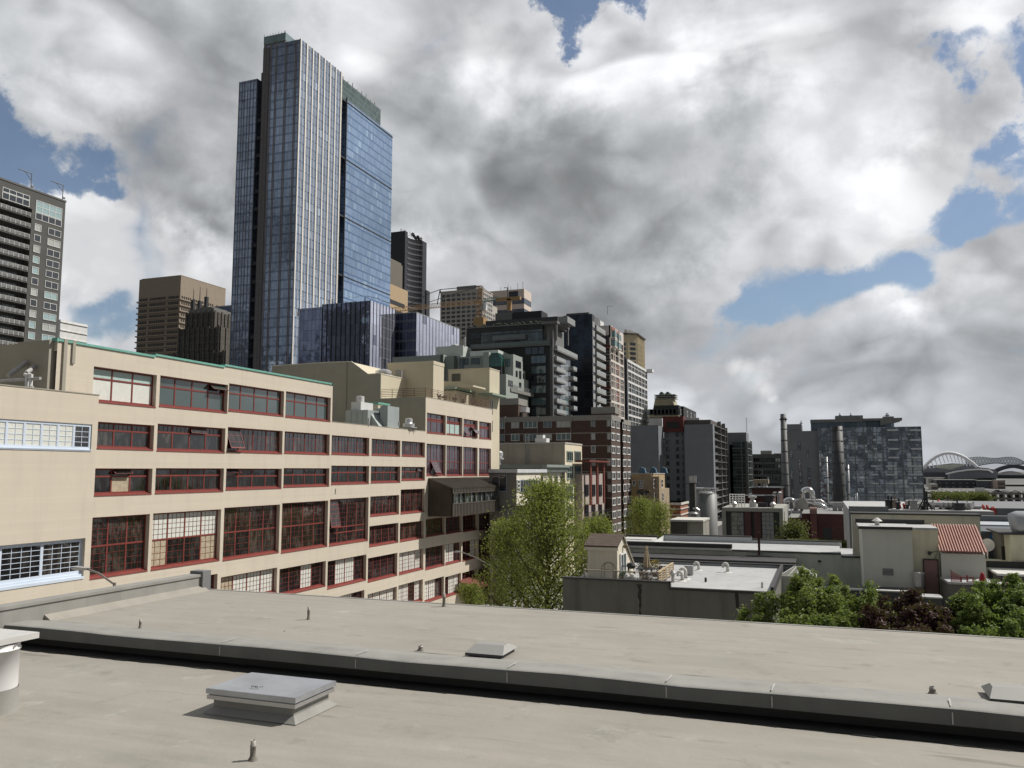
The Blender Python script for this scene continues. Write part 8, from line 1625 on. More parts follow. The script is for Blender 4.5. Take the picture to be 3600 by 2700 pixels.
 x, y = onZ(r9(1382, 638), zr); m = MB(); m.lathe(x, y, [(.09, zr), (.08, zr + .3), (0, zr + .3)], 10); solo(m, 'vent_pipe', dkmet, 'dark pipe stub alone on the pale roof', 'vent pipe'); x, y = onZ(t3(663, 795), zr); m = MB(); m.lathe(x, y, [(.09, zr), (.08, zr + .38), (0, zr + .38)], 10); solo(m, 'vent_pipe', lt, 'white pipe stub at the right end of the pale roof', 'vent pipe')
 # skylight pyramid at the right
 y = yb - 1.5; A, B2, C2, D2 = onY(t3(885, 640), y), onY(t3(1350, 650), y), onY(t3(1080, 522), y + 1.2), onY(t3(1180, 527), y + 1.2); zs = onY(t3(885, 640), y)[1]; m = MB(); v = [(A[0], y, zs), (B2[0], y, zs), (B2[0], y + 2.6, zs), (A[0], y + 2.6, zs), (C2[0], y + 1.2, C2[1]), (D2[0], y + 1.2, C2[1])]
 for f_ in ((0, 1, 5, 4), (1, 2, 5), (2, 3, 4, 5), (3, 0, 4)): m.face([v[i] for i in f_])
 t = thing('skylight', 'pyramid skylight with pale bars at the right end of the pale roof', 'skylight', ((A[0] + B2[0]) / 2, y + 1.3, zs)); m.build('glazing', mat('skylight_glass', (.22, .23, .20), .25, var=.1), t); m = MB()
 for a, b_ in ((0, 4), (1, 5), (4, 5), (0, 1), (2, 5), (3, 4)): m.tube([v[a], v[b_]], .05, 5)
 for q in (.25, .5, .75): a = Vector(v[0]).lerp(Vector(v[1]), q); b_ = Vector(v[4]).lerp(Vector(v[5]), q); m.tube([a, b_], .04, 5)
 m.build('glazing_bar', lt, t); m = MB(); m.box(A[0] - .1, B2[0] + .1, y - .1, y + 2.7, zr - 3, zs); m.build('base', sage, t)
 m = MB(); m.box(xr + .1, xr + 13, Y + 3.0, yb, GZ, zr - 3.0); m.box(xr + .1, xr + 13, Y + 2.9, Y + 3.2, zr - 3.0, zr - 2.85, 1); solo(m, 'shadow_low_roof', [mat('low_roof_wall', (.10, .10, .095), .9, var=.3, vs=.8), gfr], 'lower roofed building between the deck building and the beige block', 'building')  # dark colour stands for the shadowed gap and the dark wall there
deckhouse()
def longroof():
 Y = 80.0; xl, zl = onY(r9(655, 268), Y); xs = onY(r9(1620, 290), Y)[0]; z2 = onY(t3(900, 325), Y)[1]; x3 = onY(t3(1685, 345), Y)[0]; xr = onY(t3(1850, 385), Y)[0]; z3 = onY(t3(1760, 388), Y)[1]; yf = onZ(t3(800, 225), z2)[1]; t = thing('long_roof_building', 'long low building with sage wall and wide weathered white roof', 'building', ((xl + xr) / 2, Y + 5, GZ))
 m = MB(); m.box(xl - 3, xs, Y, Y + .4, GZ, zl - .35); m.box(xs, x3, Y + .01, Y + .4, GZ, z2 - .12); m.box(x3, xr + 2, Y + .02, Y + .4, GZ, z3 - .12); m.box(xl - 3, xr + 2, Y + .4, yf, GZ, z3 - .3)
 for k in range(3): m.box(xl, xs - .2 - k * .0, Y - .1, Y, zl - 1.6 - k * .35, zl - 1.55 - k * .35)
 m.build('wall', sage, t); m = MB(); m.box(xl - 3, xs, Y - .15, Y + .5, zl - .35, zl); m.box(xl - 3, xs, Y - .25, Y - .1, zl - .55, zl - .38, 1); m.box(xs, x3, Y - .1, Y + .45, z2 - .12, z2); m.box(x3, xr + 2, Y - .1, Y + .45, z3 - .12, z3); m.build('coping', [blk, lt], t)
 m = MB(); m.box(xl - 3, xr + 2, Y + .45, yf, z3 - .3, z3 - .02); m.box(xl - 3, x3, Y + .45, yf, z3 - .02, z2 - .02); m.build('roof', wroof, t)
 m = MB(); xq = onY(t3(525, 150), yf)[0]; zq = onY(t3(300, 140), yf)[1]; zq2 = onY(t3(900, 190), yf)[1]; m.box(onY(r9(1000, 215), yf)[0], xq, yf, yf + .3, GZ, zq); m.box(xq, onY(t3(1690, 200), yf)[0], yf, yf + .3, GZ, zq2); m.build('rear_parapet', mat('rear_white', (.50, .52, .54), .8, var=.05), t)
 m = MB(); m.box(onY(r9(1000, 215), yf)[0], xq, yf - .05, yf + .35, zq, zq + .12); m.box(xq, onY(t3(1690, 200), yf)[0], yf - .05, yf + .35, zq2, zq2 + .12); m.build('rear_coping', blk, t)
 x = onY(r9(1000, 215), yf)[0]; xa = onY(r9(860, 255), Y + 1)[0]; m = MB(); m.face([(x, yf + .2, zq), (x, yf + .2, z3), (xa, Y + .5, z3), (xa, Y + .5, z2 + .1)]); m.build('sloping_parapet', wfr, t)
 x0, x1 = onY(r9(630, 235), yf + 1)[0], onY(r9(905, 240), yf + 1)[0]; z0 = onY(r9(760, 250), yf + 1)[1]; m = MB(); n = 26
 for i in range(n): a = x0 + (x1 - x0) * i / n; w_ = (x1 - x0) / n; m.prism([(a, z0), (a + w_ * .55, z0), (a + w_ * .55, z0 + .1), (a, z0 + .1)], 'y', yf + .4, yf + 3)
 m.box(x0, x1, yf + .4, yf + 3, z0 - 1, z0); m.box(x0, x1, yf + 3, yf + 3.4, z0 - .5, z0 + .3, 1); solo(m, 'corrugated_roof', [lt, blk], 'strip of corrugated white roofing beyond the shed gable', 'roof')
 x, z = onY(t3(622, 312), Y - .2); zt = onY(t3(610, 75), Y - .2)[1]; m = MB(); m.box(x - .09, x + .09, Y - .3, Y - .12, z - .4, zt); m.box(x - .03, x + .12, Y - .32, Y - .3, z, zt); solo(m, 'steel_post', mat('oxide_post', (.05, .018, .016), .7), 'dark rusty post standing against the long sage wall', 'post')
 for (xa, xb, ya, yb) in ((455, 785, 370, 395), (490, 750, 325, 345)): A, B2 = onY(t3(xa, ya), Y - .1), onY(t3(xb, yb), Y - .1); m = MB(); m.box(A[0], B2[0], Y - .15, Y, B2[1], A[1]); m.build('patch_board', mat('patch_grey', (.27, .28, .25), .8, var=.15), t)
 for p in (t3(288, 403), t3(725, 435), t3(1405, 452)): x, z = onY(p, Y); m = MB(); m.box(x - .12, x + .12, Y - .25, Y, z - .08, z + .08); m.build('wall_outlet', drk, t)
 # low step in front, the shadow band there put into its dark colour
 zs = onY(t3(600, 470), Y - 4)[1]; m = MB(); xe = onY(t3(1080, 470), Y - 4)[0]; m.box(xl - 1, xe, Y - 4, Y - .01, GZ, zs); m.box(xl - 1, xe + .1, Y - 4.1, Y - .01, zs, zs + .12, 1); solo(m, 'shadow_step', [mat('shadow_step_dark', (.12, .125, .125), .9), blk], 'low dark annex in front of the long sage wall', 'building')  # the annex stands for the shadow band at the sage wall's foot
longroof()
def beige():
 Y = 74.0; bg_ = mat('beige_stucco', (.52, .50, .42), .9, var=.08, vs=.4, bump=.15, dirt=.3); gg = mat('grey_green_stucco', (.60, .61, .55), .9, var=.07, vs=.4, bump=.15, dirt=.15); yl = mat('yellow_stucco', (.66, .63, .47), .9, var=.1, vs=.5, dirt=.45)
 P = lambda x, y, Yy=Y: onY(t1(x, y), Yy); zf = P(600, 1215)[1]; t = thing('beige_block', 'large stained beige block with a pink door and louvre, under a pink corrugated roof', 'building', (P(700, 0)[0], Y + 3, GZ))
 yb = Y + 7; xl, zt = P(148, 345, yb); xr = P(1682, 365, yb)[0]; m = MB(); m.box(xl, xr, yb, yb + 1.6, GZ, zt - .15); m.build('rear_wall', bg_, t); m = MB(); m.box(xl - .1, xr + .1, yb - .1, yb + 1.7, zt - .15, zt); m.build('rear_coping', blk, t)
 x0, z0 = P(272, 512); x1 = P(866, 512)[0]; m = MB(); m.box(x0, x1, Y, yb, GZ, z0 - .15); m.build('front_wall', gg, t); x2 = P(1182, 520, Y + .6)[0]; m = MB(); m.box(x1, x2, Y + .6, yb, GZ, z0 - .2); m.build('stained_wall', yl, t)
 m = MB(); m.box(x0 - .25, x1 + .02, Y - .15, Y + 5, z0 - .15, z0, 0); m.box(x1 + .02, x2, Y + .5, Y + 5, z0 - .2, z0 - .04, 0); m.box(x0 - .3, x2 - .5, Y + 5, Y + 5.4, z0 - .15, z0 + .35, 1); m.build('roof', [wroof, blk], t); m = MB(); m.box(x0 - .3, x1 + .05, Y - .22, Y - .15, z0 - .2, z0 + .03); m.build('roof_edge', blk, t)
 A, B2 = P(520, 1015), P(650, 1100); m = MB(); m.box(A[0], B2[0], Y - .03, Y, B2[1], A[1], 1)
 for k in range(5): z = B2[1] + (A[1] - B2[1]) * (k + .2) / 5; m.box(A[0], B2[0], Y - .09, Y - .03, z, z + .06, 0)
 m.build('louvre', [gfr, drk], t)
 A, B2 = P(1012, 912, Y + .5), P(1190, 1250, Y + .5); pd = mat('pink_door', (.25, .145, .135), .7, var=.1, vs=1.2); m = MB(); m.box(A[0], B2[0], Y + .42, Y + .59, B2[1] - .6, A[1]); d = m.build('door', pd, t); m = MB(); m.box(A[0] - .07, A[0], Y + .4, Y + .6, B2[1] - .6, A[1] + .07); m.box(A[0] - .07, B2[0] + .07, Y + .38, Y + .6, A[1], A[1] + .07); m.box(B2[0], B2[0] + .07, Y + .4, Y + .6, B2[1] - .6, A[1] + .07); q_ = m.build('frame', drk, None); q_.parent = d
 m = MB(); k_ = P(1172, 1105, Y + .4); m.blobby(k_[0], Y + .36, k_[1], .05, 6, 0, 1, 0); q_ = m.build('handle', dkmet, None); q_.parent = d
 m = MB(); c = P(1080, 830, Y + .5); m.box(c[0] - .1, c[0] + .1, Y + .3, Y + .6, c[1] - .15, c[1] + .12); m.tube([(c[0], Y + .5, c[1]), (P(1195, 812)[0], Y + .5, P(1195, 812)[1]), (P(1155, 905)[0], Y + .5, P(1155, 905)[1])], .03, 5); m.build('conduit', dkmet, t)
 # pink corrugated roof over lean-to
 eL, eR = P(1200, 822, Y - .4), P(1785, 838, Y - .4); yr = Y + 4.2; rL, rR = P(1185, 500, yr), P(1692, 498, yr); x0_, x1_ = eL[0], eR[0]; m = MB(); m.box(x0_ + .15, x1_ - .15, Y, Y + 4.2, GZ, eL[1] - .1); m.prism([(Y + .02, eL[1] - .1), (Y + 4.2, eL[1] - .1), (Y + 4.2, rL[1] - .2)], 'x', x0_ + .15, x1_ - .15); m.build('lean_to_wall', gg, t)
 m = MB(); n = 17; w_ = (x1_ - x0_) / n
 ys = [Y - .4, yr]; zs = [eL[1], rL[1]]
 for i in range(n):
  for (f0, f1, h0, h1) in ((0, .2, 0, .14), (.2, .5, .14, .14), (.5, .7, .14, 0), (.7, 1, 0, 0)):
   xa, xb = x0_ + w_ * (i + f0), x0_ + w_ * (i + f1); m.face([(xa, ys[0], zs[0] + h0), (xb, ys[0], zs[0] + h1), (xb, ys[1], zs[1] + h1), (xa, ys[1], zs[1] + h0)], 1 if f0 >= .5 else 0)
 m.build('corrugated_roof', [mat('pink_sheet', (.58, .35, .29), .55, var=.08), mat('pink_sheet_valley', (.25, .09, .075), .6, var=.15)], t)
 m = MB(); m.lathe(P(455, 495, Y + 2)[0], Y + 2, [(.18, z0), (.18, z0 + .3), (.42, z0 + .35), (.1, z0 + .62), (0, z0 + .63)], 14); solo(m, 'roof_vent', lt, 'small conical capped vent on the beige block roof', 'roof vent')
 c = P(955, 1215, Y - .3); zt_ = P(955, 1080, Y - .3)[1]; m = MB(); m.lathe(c[0], Y - .3, [(.42, c[1] - .1), (.42, zt_), (.48, zt_), (.48, zt_ + .1), (.40, zt_ + .16), (0, zt_ + .16)], 24); solo(m, 'metal_drum', galv, 'upright shiny metal drum beside the pink door', 'drum')
 # dish
 x, z = P(1778, 735, Y + 1.5); m = MB(); n = 20; R0 = 1.0 * .1468 * 78 / FPX * 75 / .94
 for (r, d_) in ((0, .22), (.4, .19), (.75, .1), (1, 0)):
  for j in range(n): q = 2 * math.pi * j / n; m.v.append((x + R0 * r * math.cos(q) + .25 * d_, Y + 1.5 + d_ * 1.0 + .25 * R0 * r * math.cos(q), z + R0 * r * math.sin(q)))
 for i in range(3):
  for j in range(n): jj = (j + 1) % n; m.f.append((i * n + j, i * n + jj, (i + 1) * n + jj, (i + 1) * n + j)); m.m.append(0)
 m.tube([(x, Y + 1.8, z), (x, Y + 1.9, z - 1.2)], .05, 6); solo(m, 'satellite_dish', mat('dish_white', (.62, .60, .54), .5), 'pale satellite dish at the right end of the pink roof', 'satellite dish', None, True)
 # blue wall with round sign, right beige house
 Yw = Y + 9; A, B2 = P(1690, 570, Yw), P(1940, 940, Yw); t = thing('blue_grey_building', 'dark blue-grey wall with a round blue and white sign behind the satellite dish', 'building', ((A[0] + B2[0]) / 2, Yw + 2, GZ)); m = MB(); m.box(A[0] - 2, P(2260, 500, Yw)[0], Yw, Yw + 8, GZ, A[1]); m.build('wall', mat('slate_wall', (.095, .11, .125), .8, var=.1), t)
 c = P(1885, 660, Yw); m = MB(); n = 24; r = .55; m.tube([(c[0], Yw - .02, c[1]), (c[0], Yw - .08, c[1])], r, 24, 0)
 w2 = MB()
 for (dx, dz, w_, h_) in ((-.25, .12, .16, .16), (.02, .16, .14, .12), (-.02, -.08, .22, .14), (.22, -.14, .14, .18)): w2.box(c[0] + dx - w_ / 2, c[0] + dx + w_ / 2, Yw - .10, Yw - .081, c[1] + dz - h_ / 2, c[1] + dz + h_ / 2)
 d = m.build('round_sign', mat('sign_blue', (.03, .16, .40), .6), t); q_ = w2.build('marking', wht, None); q_.parent = d
 A, B2 = P(1690, 490, Yw + 8), P(2150, 560, Yw + 8); m = MB(); m.box(A[0], B2[0] + 6, Yw + 8.01, Yw + 15, GZ, A[1]); m.box(A[0], B2[0] + 6, Yw + 14, Yw + 15, GZ, P(1700, 385, Yw + 14)[1], 1); solo(m, 'white_roof_building', [mat('pale_blue_wall', (.40, .43, .47), .7, dirt=.2), mat('grey_fascia', (.12, .13, .135), .7)], 'flat white roofed building with grey fascia behind the blue-grey wall', 'building')
 Yb = Y + 3; A = P(2045, 612, Yb); t = thing('tan_house', 'cream and tan walled house with a barred window at the right edge', 'building', (A[0] + 3, Yb + 2, GZ)); m = MB(); xL = P(1790, 940, Yb)[0]; m.box(A[0], A[0] + 12, Yb, Yb + 6, GZ, A[1]); m.box(xL, A[0], Yb + .01, Yb + 3, GZ, P(1900, 945, Yb)[1]); m.build('wall', yl, t); m = MB(); m.box(P(1925, 570, Yb + 2.5)[0], A[0], Yb + 2.5, Yb + 6, GZ, P(1925, 568, Yb + 2.5)[1]); m.build('side_wall', mat('tan_wall', (.22, .205, .17), .9, var=.1, dirt=.2), t); m = MB(); m.box(P(1925, 570, Yb)[0], A[0] + 12, Yb - .1, Yb + 6.1, A[1], A[1] + .12); m.build('coping', blk, t); sp = []; px_win(sp, 'S', Yb + 2.45, (1940, 750, 2015, 930), t1, (drk, gcity), 4, 1, 'tn', .05); windows(t, sp)
 x, z = P(2060, 490, Yb + 1); r = .62 if True else 0; m = MB(); m.tube([(x, Yb + 1, z), (x + .4, Yb + 1, z + .08), (x + 9, Yb + 1, z + .08)], [.9, 1.02, 1.02], 16); solo(m, 'insulated_duct', mat('duct_grey', (.38, .40, .42), .5, .3, dirt=.1), 'fat horizontal grey duct above the tan house, cut by the frame', 'duct', None, True); m = MB(); m.box(x + 1.3, x + 3.2, Yb + .4, Yb + 1.6, A[1], z - .7); solo(m, 'duct_stand', drk, 'black support box under the fat grey duct', 'duct stand')
 # terrace with red rails and closed red parasol
 Yt = Y - 3.2; zt = P(1500, 1185, Yt)[1]; m = MB(); xa = P(1320, 1190, Yt)[0]; m.prism([(xa, Yt), (P(1905, 1190, Yt)[0] + 3, Yt), (P(1905, 1190, Yt)[0] + 3, Y - .05), (P(1215, 1135, Y)[0], Y - .05)], 'z', GZ, zt - .15, 1); m.prism([(xa - .05, Yt - .05), (P(1905, 1190, Yt)[0] + 3, Yt - .05), (P(1905, 1190, Yt)[0] + 3, Y - .06), (P(1215, 1135, Y)[0] - .05, Y - .06)], 'z', zt - .15, zt, 0); solo(m, 'terrace', [wroof, mat('terrace_wall', (.14, .135, .12), .9, var=.15, dirt=.3)], 'grey walled terrace with pale top below the pink roof', 'terrace')
 rr = mat('red_rail', (.24, .03, .025), .6, var=.1); t = thing('terrace_railing', 'dark red metal railing with slanting stair section on the terrace', 'railing', (xa + 2, Yt + 1, zt)); Q = lambda x, y: (P(x, y, Yt + .3)[0], Yt + .3, P(x, y, Yt + .3)[1])
 m = MB(); m.tube([Q(1345, 1230), Q(1335, 1030), Q(1460, 1120), Q(1600, 1125)], .04, 6); m.tube([Q(1460, 1120), Q(1465, 1260)], .05, 6); m.tube([Q(1600, 1120), Q(1605, 1250)], .05, 6); m.tube([Q(1530, 1095), Q(1535, 1260)], .05, 6); m.tube([Q(1540, 1175), Q(1690, 1180), Q(1700, 1240)], .04, 6); m.build('handrail', rr, t); m = MB()
 for k in range(14): x = 1342 + k * 9; m.tube([Q(x, 1040 + (x - 1335) * .72), Q(x + 3, 1235)], .015, 4)
 m.build('baluster', rr, t); m = MB(); m.tube([Q(1960, 1190), Q(2195, 1205), Q(2200, 1300)], .04, 6); m.build('handrail', rr, t)
 c = Q(1718, 1180); u = thing('parasol', 'closed red parasol on the terrace among the treetops', 'parasol', (c[0], c[1], zt)); m = MB(); zt2 = Q(1718, 1060)[2]; m.lathe(c[0], c[1], [(.02, zt2), (.12, zt2 - .1), (.2, zt2 - .4), (.24, c[2] + .1), (.14, c[2])], 12); m.build('canopy', mat('parasol_red', (.32, .02, .025), .8), u); m = MB(); m.lathe(c[0], c[1], [(.17, zt), (.15, c[2])], 10); m.build('pole_sleeve', mat('sleeve_grey', (.4, .4, .38), .8), u)
 A = P(1910, 1075, Y - 1.5); m = MB(); m.box(A[0], A[0] + 9, Y - 1.5, Y + 2.9, GZ, A[1] - .15); m.box(A[0] - .1, A[0] + 9, Y - 1.6, Y + 2.9, A[1] - .15, A[1], 1); m.box(A[0] - .1, A[0] + 9, Y + 2.6, Y + 2.95, A[1], A[1] + .5, 2)
 solo(m, 'timber_annex', [panel('dark_boards', (.09, .08, .07), .3, 50, .6, .04, .8), lt, blk], 'low dark boarded annex with white edge at the right', 'building')
 # near dark wall
 Yn = 71.6; A, B2 = P(-200, 1225, Yn), P(878, 1310, Yn); zt = (A[1] + B2[1]) / 2; m = MB(); m.box(A[0], B2[0], Yn, Y - .01, GZ, zt - .1, 0); m.box(A[0] - .05, B2[0] + .1, Yn - .08, Yn + .5, zt - .1, zt, 1); m.box(A[0], B2[0] + .1, Yn + .5, Y - .02, zt - .1, zt - .04, 0); C2 = P(1230, 1362, Yn - 2.5); m.box(B2[0] + .1, C2[0], Yn - 2.5, Y - 3.3, GZ, C2[1] - .1, 0); m.box(B2[0] + .05, C2[0] + .05, Yn - 2.6, Y - 3.3, C2[1] - .1, C2[1], 2); solo(m, 'forebuilding', [mat('near_dark_wall', (.085, .088, .09), .9, var=.12, dirt=.2), lt, wroof], 'dark walled low building with white edge behind the treetops', 'building')
beige()
def clutter():
 Y = 100; R = random.Random(31); P = lambda x, y, Yy=Y: onY(t1(x, y), Yy); z0 = P(1000, 330)[1]; m = MB(); xa, xb = P(120, 300)[0], P(1900, 300)[0]; m.box(xa, xb, Y + 2, Y + 30, GZ, z0 + .0); m.box(xa, P(600, 300)[0], Y + 1.6, Y + 2, GZ, P(300, 280)[1], 1); m.box(xb, xb + 30, Y + 6, Y + 30, GZ, z0 + .2, 1); solo(m, 'market_roof', [wroof, mat('market_grey', (.17, .18, .19), .8)], 'broad pale roof crowded with chimneys and equipment behind the beige block', 'building')
 rp = mat('red_tube', (.50, .035, .02), .5, var=.1)
 pos = ('furthest left of all', 'second from the left', 'third from the left', 'alone near the middle', 'fourth from the right', 'third from the right', 'second from the right', 'furthest right of all')
 for i, (x, a, b_) in enumerate(((737, 255, 312), (790, 255, 338), (921, 268, 338), (1208, 212, 275), (1742, 270, 345), (1790, 275, 350), (1845, 300, 375), (1866, 295, 370))):
  A, B2 = P(x, a, Y + 6), P(x, b_, Y + 6); m = MB(); m.tube([(A[0], Y + 6, z0), (A[0], Y + 6, B2[1]), (A[0] - .15, Y + 6, A[1])], .13, 8); m.lathe(A[0] - .15, Y + 6, [(.13, A[1]), (.19, A[1] + .03), (.05, A[1] + .2)], 8); solo(m, 'red_flue', rp, 'bright red pipe on the cluttered roof, %s' % pos[i], 'flue', 'red pipes on the cluttered roof')
 for i, (xa, xb, a, b_, mt) in enumerate(((560, 600, 210, 255, drk), (600, 640, 215, 270, drk), (640, 690, 210, 300, mat('clutter_tan', (.25, .22, .18), .8)), (690, 730, 240, 315, drk), (810, 840, 270, 335, drk), (865, 905, 275, 335, drk), (860, 935, 215, 270, gfr), (945, 985, 250, 335, wfr), (1280, 1370, 215, 300, mat('brick_stack', (.07, .06, .055), .9)), (1390, 1500, 250, 300, dkmet), (1510, 1580, 270, 345, conc), (1585, 1700, 285, 350, gfr), (990, 1030, 280, 335, drk), (1100, 1150, 270, 330, conc))):
  y = Y + 3 + (i % 3) * 2; A, B2 = P(xa, a, y), P(xb, b_, y); m = MB(); m.box(A[0], B2[0], y, y + 1.6, z0 - .1, A[1]); m.box(A[0] - .1, B2[0] + .1, y - .1, y + 1.7, A[1], A[1] + .15); m.box(A[0] + .2, A[0] + .35, y + .5, y + .65, A[1], A[1] + .6)
  solo(m, 'roof_unit', mt, ('small black roof box under the mirror office, leftmost', 'black roof box second from the left in the clutter', 'tan louvred roof box in the left cluster', 'black roof box just left of the first red pipe', 'black roof box between the left red pipes', 'black roof box left of the third red pipe', 'grey roof box behind the black ones', 'white roof box right of the third red pipe', 'large dark brick chimney stack on the cluttered roof', 'wide dark low unit right of the brick chimney stack', 'concrete coloured roof box in the right cluster', 'wide grey roof unit left of the right hand red pipes', 'black box at the foot of the twin masts', 'concrete roof box right of the twin masts')[i], 'rooftop unit', 'boxes on the cluttered roof')
 for i, (x, a) in enumerate(((1015, 50), (1047, 100))): A = P(x, a, Y + 3); m = MB(); m.tube([(A[0], Y + 3, z0), (A[0], Y + 3, A[1])], .12, 5); m.tube([(A[0] - .7, Y + 3, z0), (A[0], Y + 3, A[1] - 1)], .06, 4); m.tube([(A[0] + .7, Y + 3, z0), (A[0], Y + 3, A[1] - 1)], .06, 4); solo(m, 'roof_mast', drk, ('taller thin black mast at the corner of the mirror office', 'shorter thin black mast right of the taller one')[i], 'mast')
 for k in range(7): a = P(1080 + k * 55, 275 + k * 8, Y + 9); m = MB(); m.tube([(a[0] - 2.5, Y + 8, z0 + .6), (a[0] + 1, Y + 5, z0 + .5)], .35, 8); solo(m, 'roof_duct', galvd, 'low slanting grey duct on the cluttered roof, number %d from the left of a row' % (k + 1) if False else 'low slanting grey duct lying on the cluttered roof', 'duct', 'low ducts on the cluttered roof')
clutter()
# street lamps
def lamp(head, elbow, X, label):
 y, z = onX(elbow, X); hy, hz = onX(head, X); t = thing('street_lamp', label, 'street lamp', (X, y, GZ)); gm = mat('lamp_pole', (.28, .26, .24), .5, .4); m = MB(); ax = X - 3.2 if True else X
 hx, hy2, hz2 = None, None, None; Yh = y; h = onY(head, y); m.tube([(X, y, GZ), (X, y, z)], [.14, .09], 10); m.build('pole', gm, t); m = MB(); m.tube([(X, y, z - .1), ((X + h[0]) / 2, y, (z + h[1]) / 2 + .15), (h[0] + .4, y, h[1])], .06, 8); m.build('arm', gm, t)
 m = MB(); m.prism([(h[0] + .5, h[1] + .08), (h[0] + .35, h[1] - .06), (h[0] - .5, h[1] - .08), (h[0] - .75, h[1]), (h[0] - .4, h[1] + .12)], 'y', y - .16, y + .16); m.build('lamp_head', mat('lamp_head', (.45, .46, .47), .4, .3), t)
lamp(r4(1590, 1273), r4(1803, 1358), -37.5, 'tall street lamp with long arm in front of the end of the cream building')
lamp(r2(480, 1410), r2(668, 1490), -38.0, 'street lamp whose arm rises over the left parapet of the near roof')
# ================================================================== trees
def leafmat(name, ca, cb, tr=.35):
 m = bpy.data.materials.new(name); m.use_nodes = True; T = NT(m.node_tree); T.n.clear(); g = T.node('ShaderNodeNewGeometry'); wn = T.node('ShaderNodeTexWhiteNoise', noise_dimensions='3D'); T.put(wn.inputs[0], T.v('FLOOR', T.v('SCALE', g.outputs['Position'], sc=6.0)))
 nz = T.noise(g.outputs['Position'], .7, 3, .6); f = T.m('ADD', T.m('MULTIPLY', wn.outputs['Value'], .6), T.mr(nz.outputs[0], .35, .65, 0, .4)); c = T.mix(f, ca, cb)
 d = T.node('ShaderNodeBsdfPrincipled'); T.put(d.inputs['Base Color'], c); d.inputs['Roughness'].default_value = .55; d.inputs['Specular IOR Level'].default_value = .3
 t_ = T.node('ShaderNodeBsdfTranslucent'); T.put(t_.inputs[0], T.mix(.4, c, (.25, .35, .02))); ms_ = T.node('ShaderNodeMixShader'); ms_.inputs[0].default_value = tr; T.l.new(d.outputs[0], ms_.inputs[1]); T.l.new(t_.outputs[0], ms_.inputs[2]); o = T.node('ShaderNodeOutputMaterial'); T.l.new(ms_.outputs[0], o.inputs[0]); return m
bark = mat('bark', (.10, .075, .055), .9, var=.3, vs=3, bump=.4, bs=10)
def leaf(m, R, p, s, up=.35):
 n = Vector((R.gauss(0, 1), R.gauss(0, 1), R.gauss(0, 1) + up)).normalized(); a = n.cross(Vector((R.gauss(0, 1), R.gauss(0, 1), R.gauss(0, 1)))).normalized(); b_ = n.cross(a); a *= s; b_ *= s * .8
 q = n * s * .25; m.face([p - a, p + b_ * .6 - a * .2 + q, p + a, p - b_ * .6 - a * .2 + q])
def grow(t, base, top, rad_, n_limb, seed, r0=.22, crown_from=.25, rise=.9):
 """trunk and limbs; returns limb sample points"""
 R = random.Random(seed); m = MB(); b_ = Vector(base); T_ = Vector(top); H = (T_ - b_).length; tr = [b_ + (T_ - b_) * (i / 9) + Vector((R.uniform(-.12, .12), R.uniform(-.12, .12), 0)) * (1 if 0 < i < 9 else 0) for i in range(10)]; m.tube(tr, [r0 * (1 - .88 * i / 9) for i in range(10)], 8); tips = []
 for k in range(n_limb):
  f = crown_from + (1 - crown_from) * (k / n_limb) ** .85; q = b_ + (T_ - b_) * f; az = k * 2.4 + R.uniform(-.4, .4); L = rad_ * (1 - (f - crown_from) / (1 - crown_from)) ** .6 * R.uniform(.75, 1.15) + .5; d = Vector((math.cos(az), math.sin(az), rise * R.uniform(.7, 1.3)))
  pts = [q + d * L * u / 4 + Vector((0, 0, .10 * L * (u / 4) ** 2)) for u in range(5)]; rr = r0 * (1 - .8 * f) * .5; m.tube(pts, [rr * (1 - .2 * u) + .01 for u in range(5)], 5)
  for u in range(1, 5):
   tips.append((pts[u], L))
   for s_ in (-1, 1):
    e = Vector((-d.y * s_, d.x * s_, .5)) + Vector((R.uniform(-.4, .4), R.uniform(-.4, .4), R.uniform(-.2, .5))); tip = pts[u] + e * L * .26; m.tube([pts[u], tip], [.02, .008], 3, cap=False); tips.append((tip, L))
 m.build('trunk', bark, t); return tips, R
lg = leafmat('leaf_light', (.17, .205, .05), (.34, .36, .11), .45); mg_ = leafmat('leaf_green', (.105, .155, .05), (.28, .34, .11), .35); mg2 = leafmat('leaf_green_deep', (.095, .15, .045), (.25, .315, .10), .35); pur = leafmat('leaf_purple', (.035, .014, .020), (.12, .048, .060), .2); olive = leafmat('leaf_olive', (.10, .12, .04), (.17, .18, .07), .3)
def airy(name, label, ptop, pbase_x, D, radm, nlimb, seed, mt, per=22, size=.13, spread=.55, zb=GZ, cat='tree', from_=.2, group=None, rise=.9):
 X, Y, Z = atD(ptop, D); t = thing(name, label, cat, (X, Y, zb), group); tips, R = grow(t, (X, Y, zb), (X, Y, Z), radm, nlimb, seed, r0=.035 * (Z - zb) ** .75, crown_from=from_, rise=rise); m = MB()
 for p, L in tips:
  for k in range(per): v = Vector((R.gauss(0, 1), R.gauss(0, 1), R.gauss(0, .8))) * spread; leaf(m, R, p + v, size * R.uniform(.6, 1.3))
 for k in range(per * 6): f = R.random(); leaf(m, R, Vector((X, Y, Z - f * 2.5)) + Vector((R.gauss(0, .2 + f * .4), R.gauss(0, .2 + f * .4), .2)), size)
 m.build('crown', mt, t); return t
airy('street_tree', 'tallest airy young tree, fresh light green, beside the grey stucco wall', (1183, 1068), 0, 84, 5.6, 66, 3, lg, per=30, size=.145, spread=.58, from_=.06)
airy('street_tree', 'smaller light green tree left of and behind the tallest street tree', (1105, 1135), 0, 92, 3.4, 30, 5, lg, per=26, size=.15, spread=.5, from_=.15)
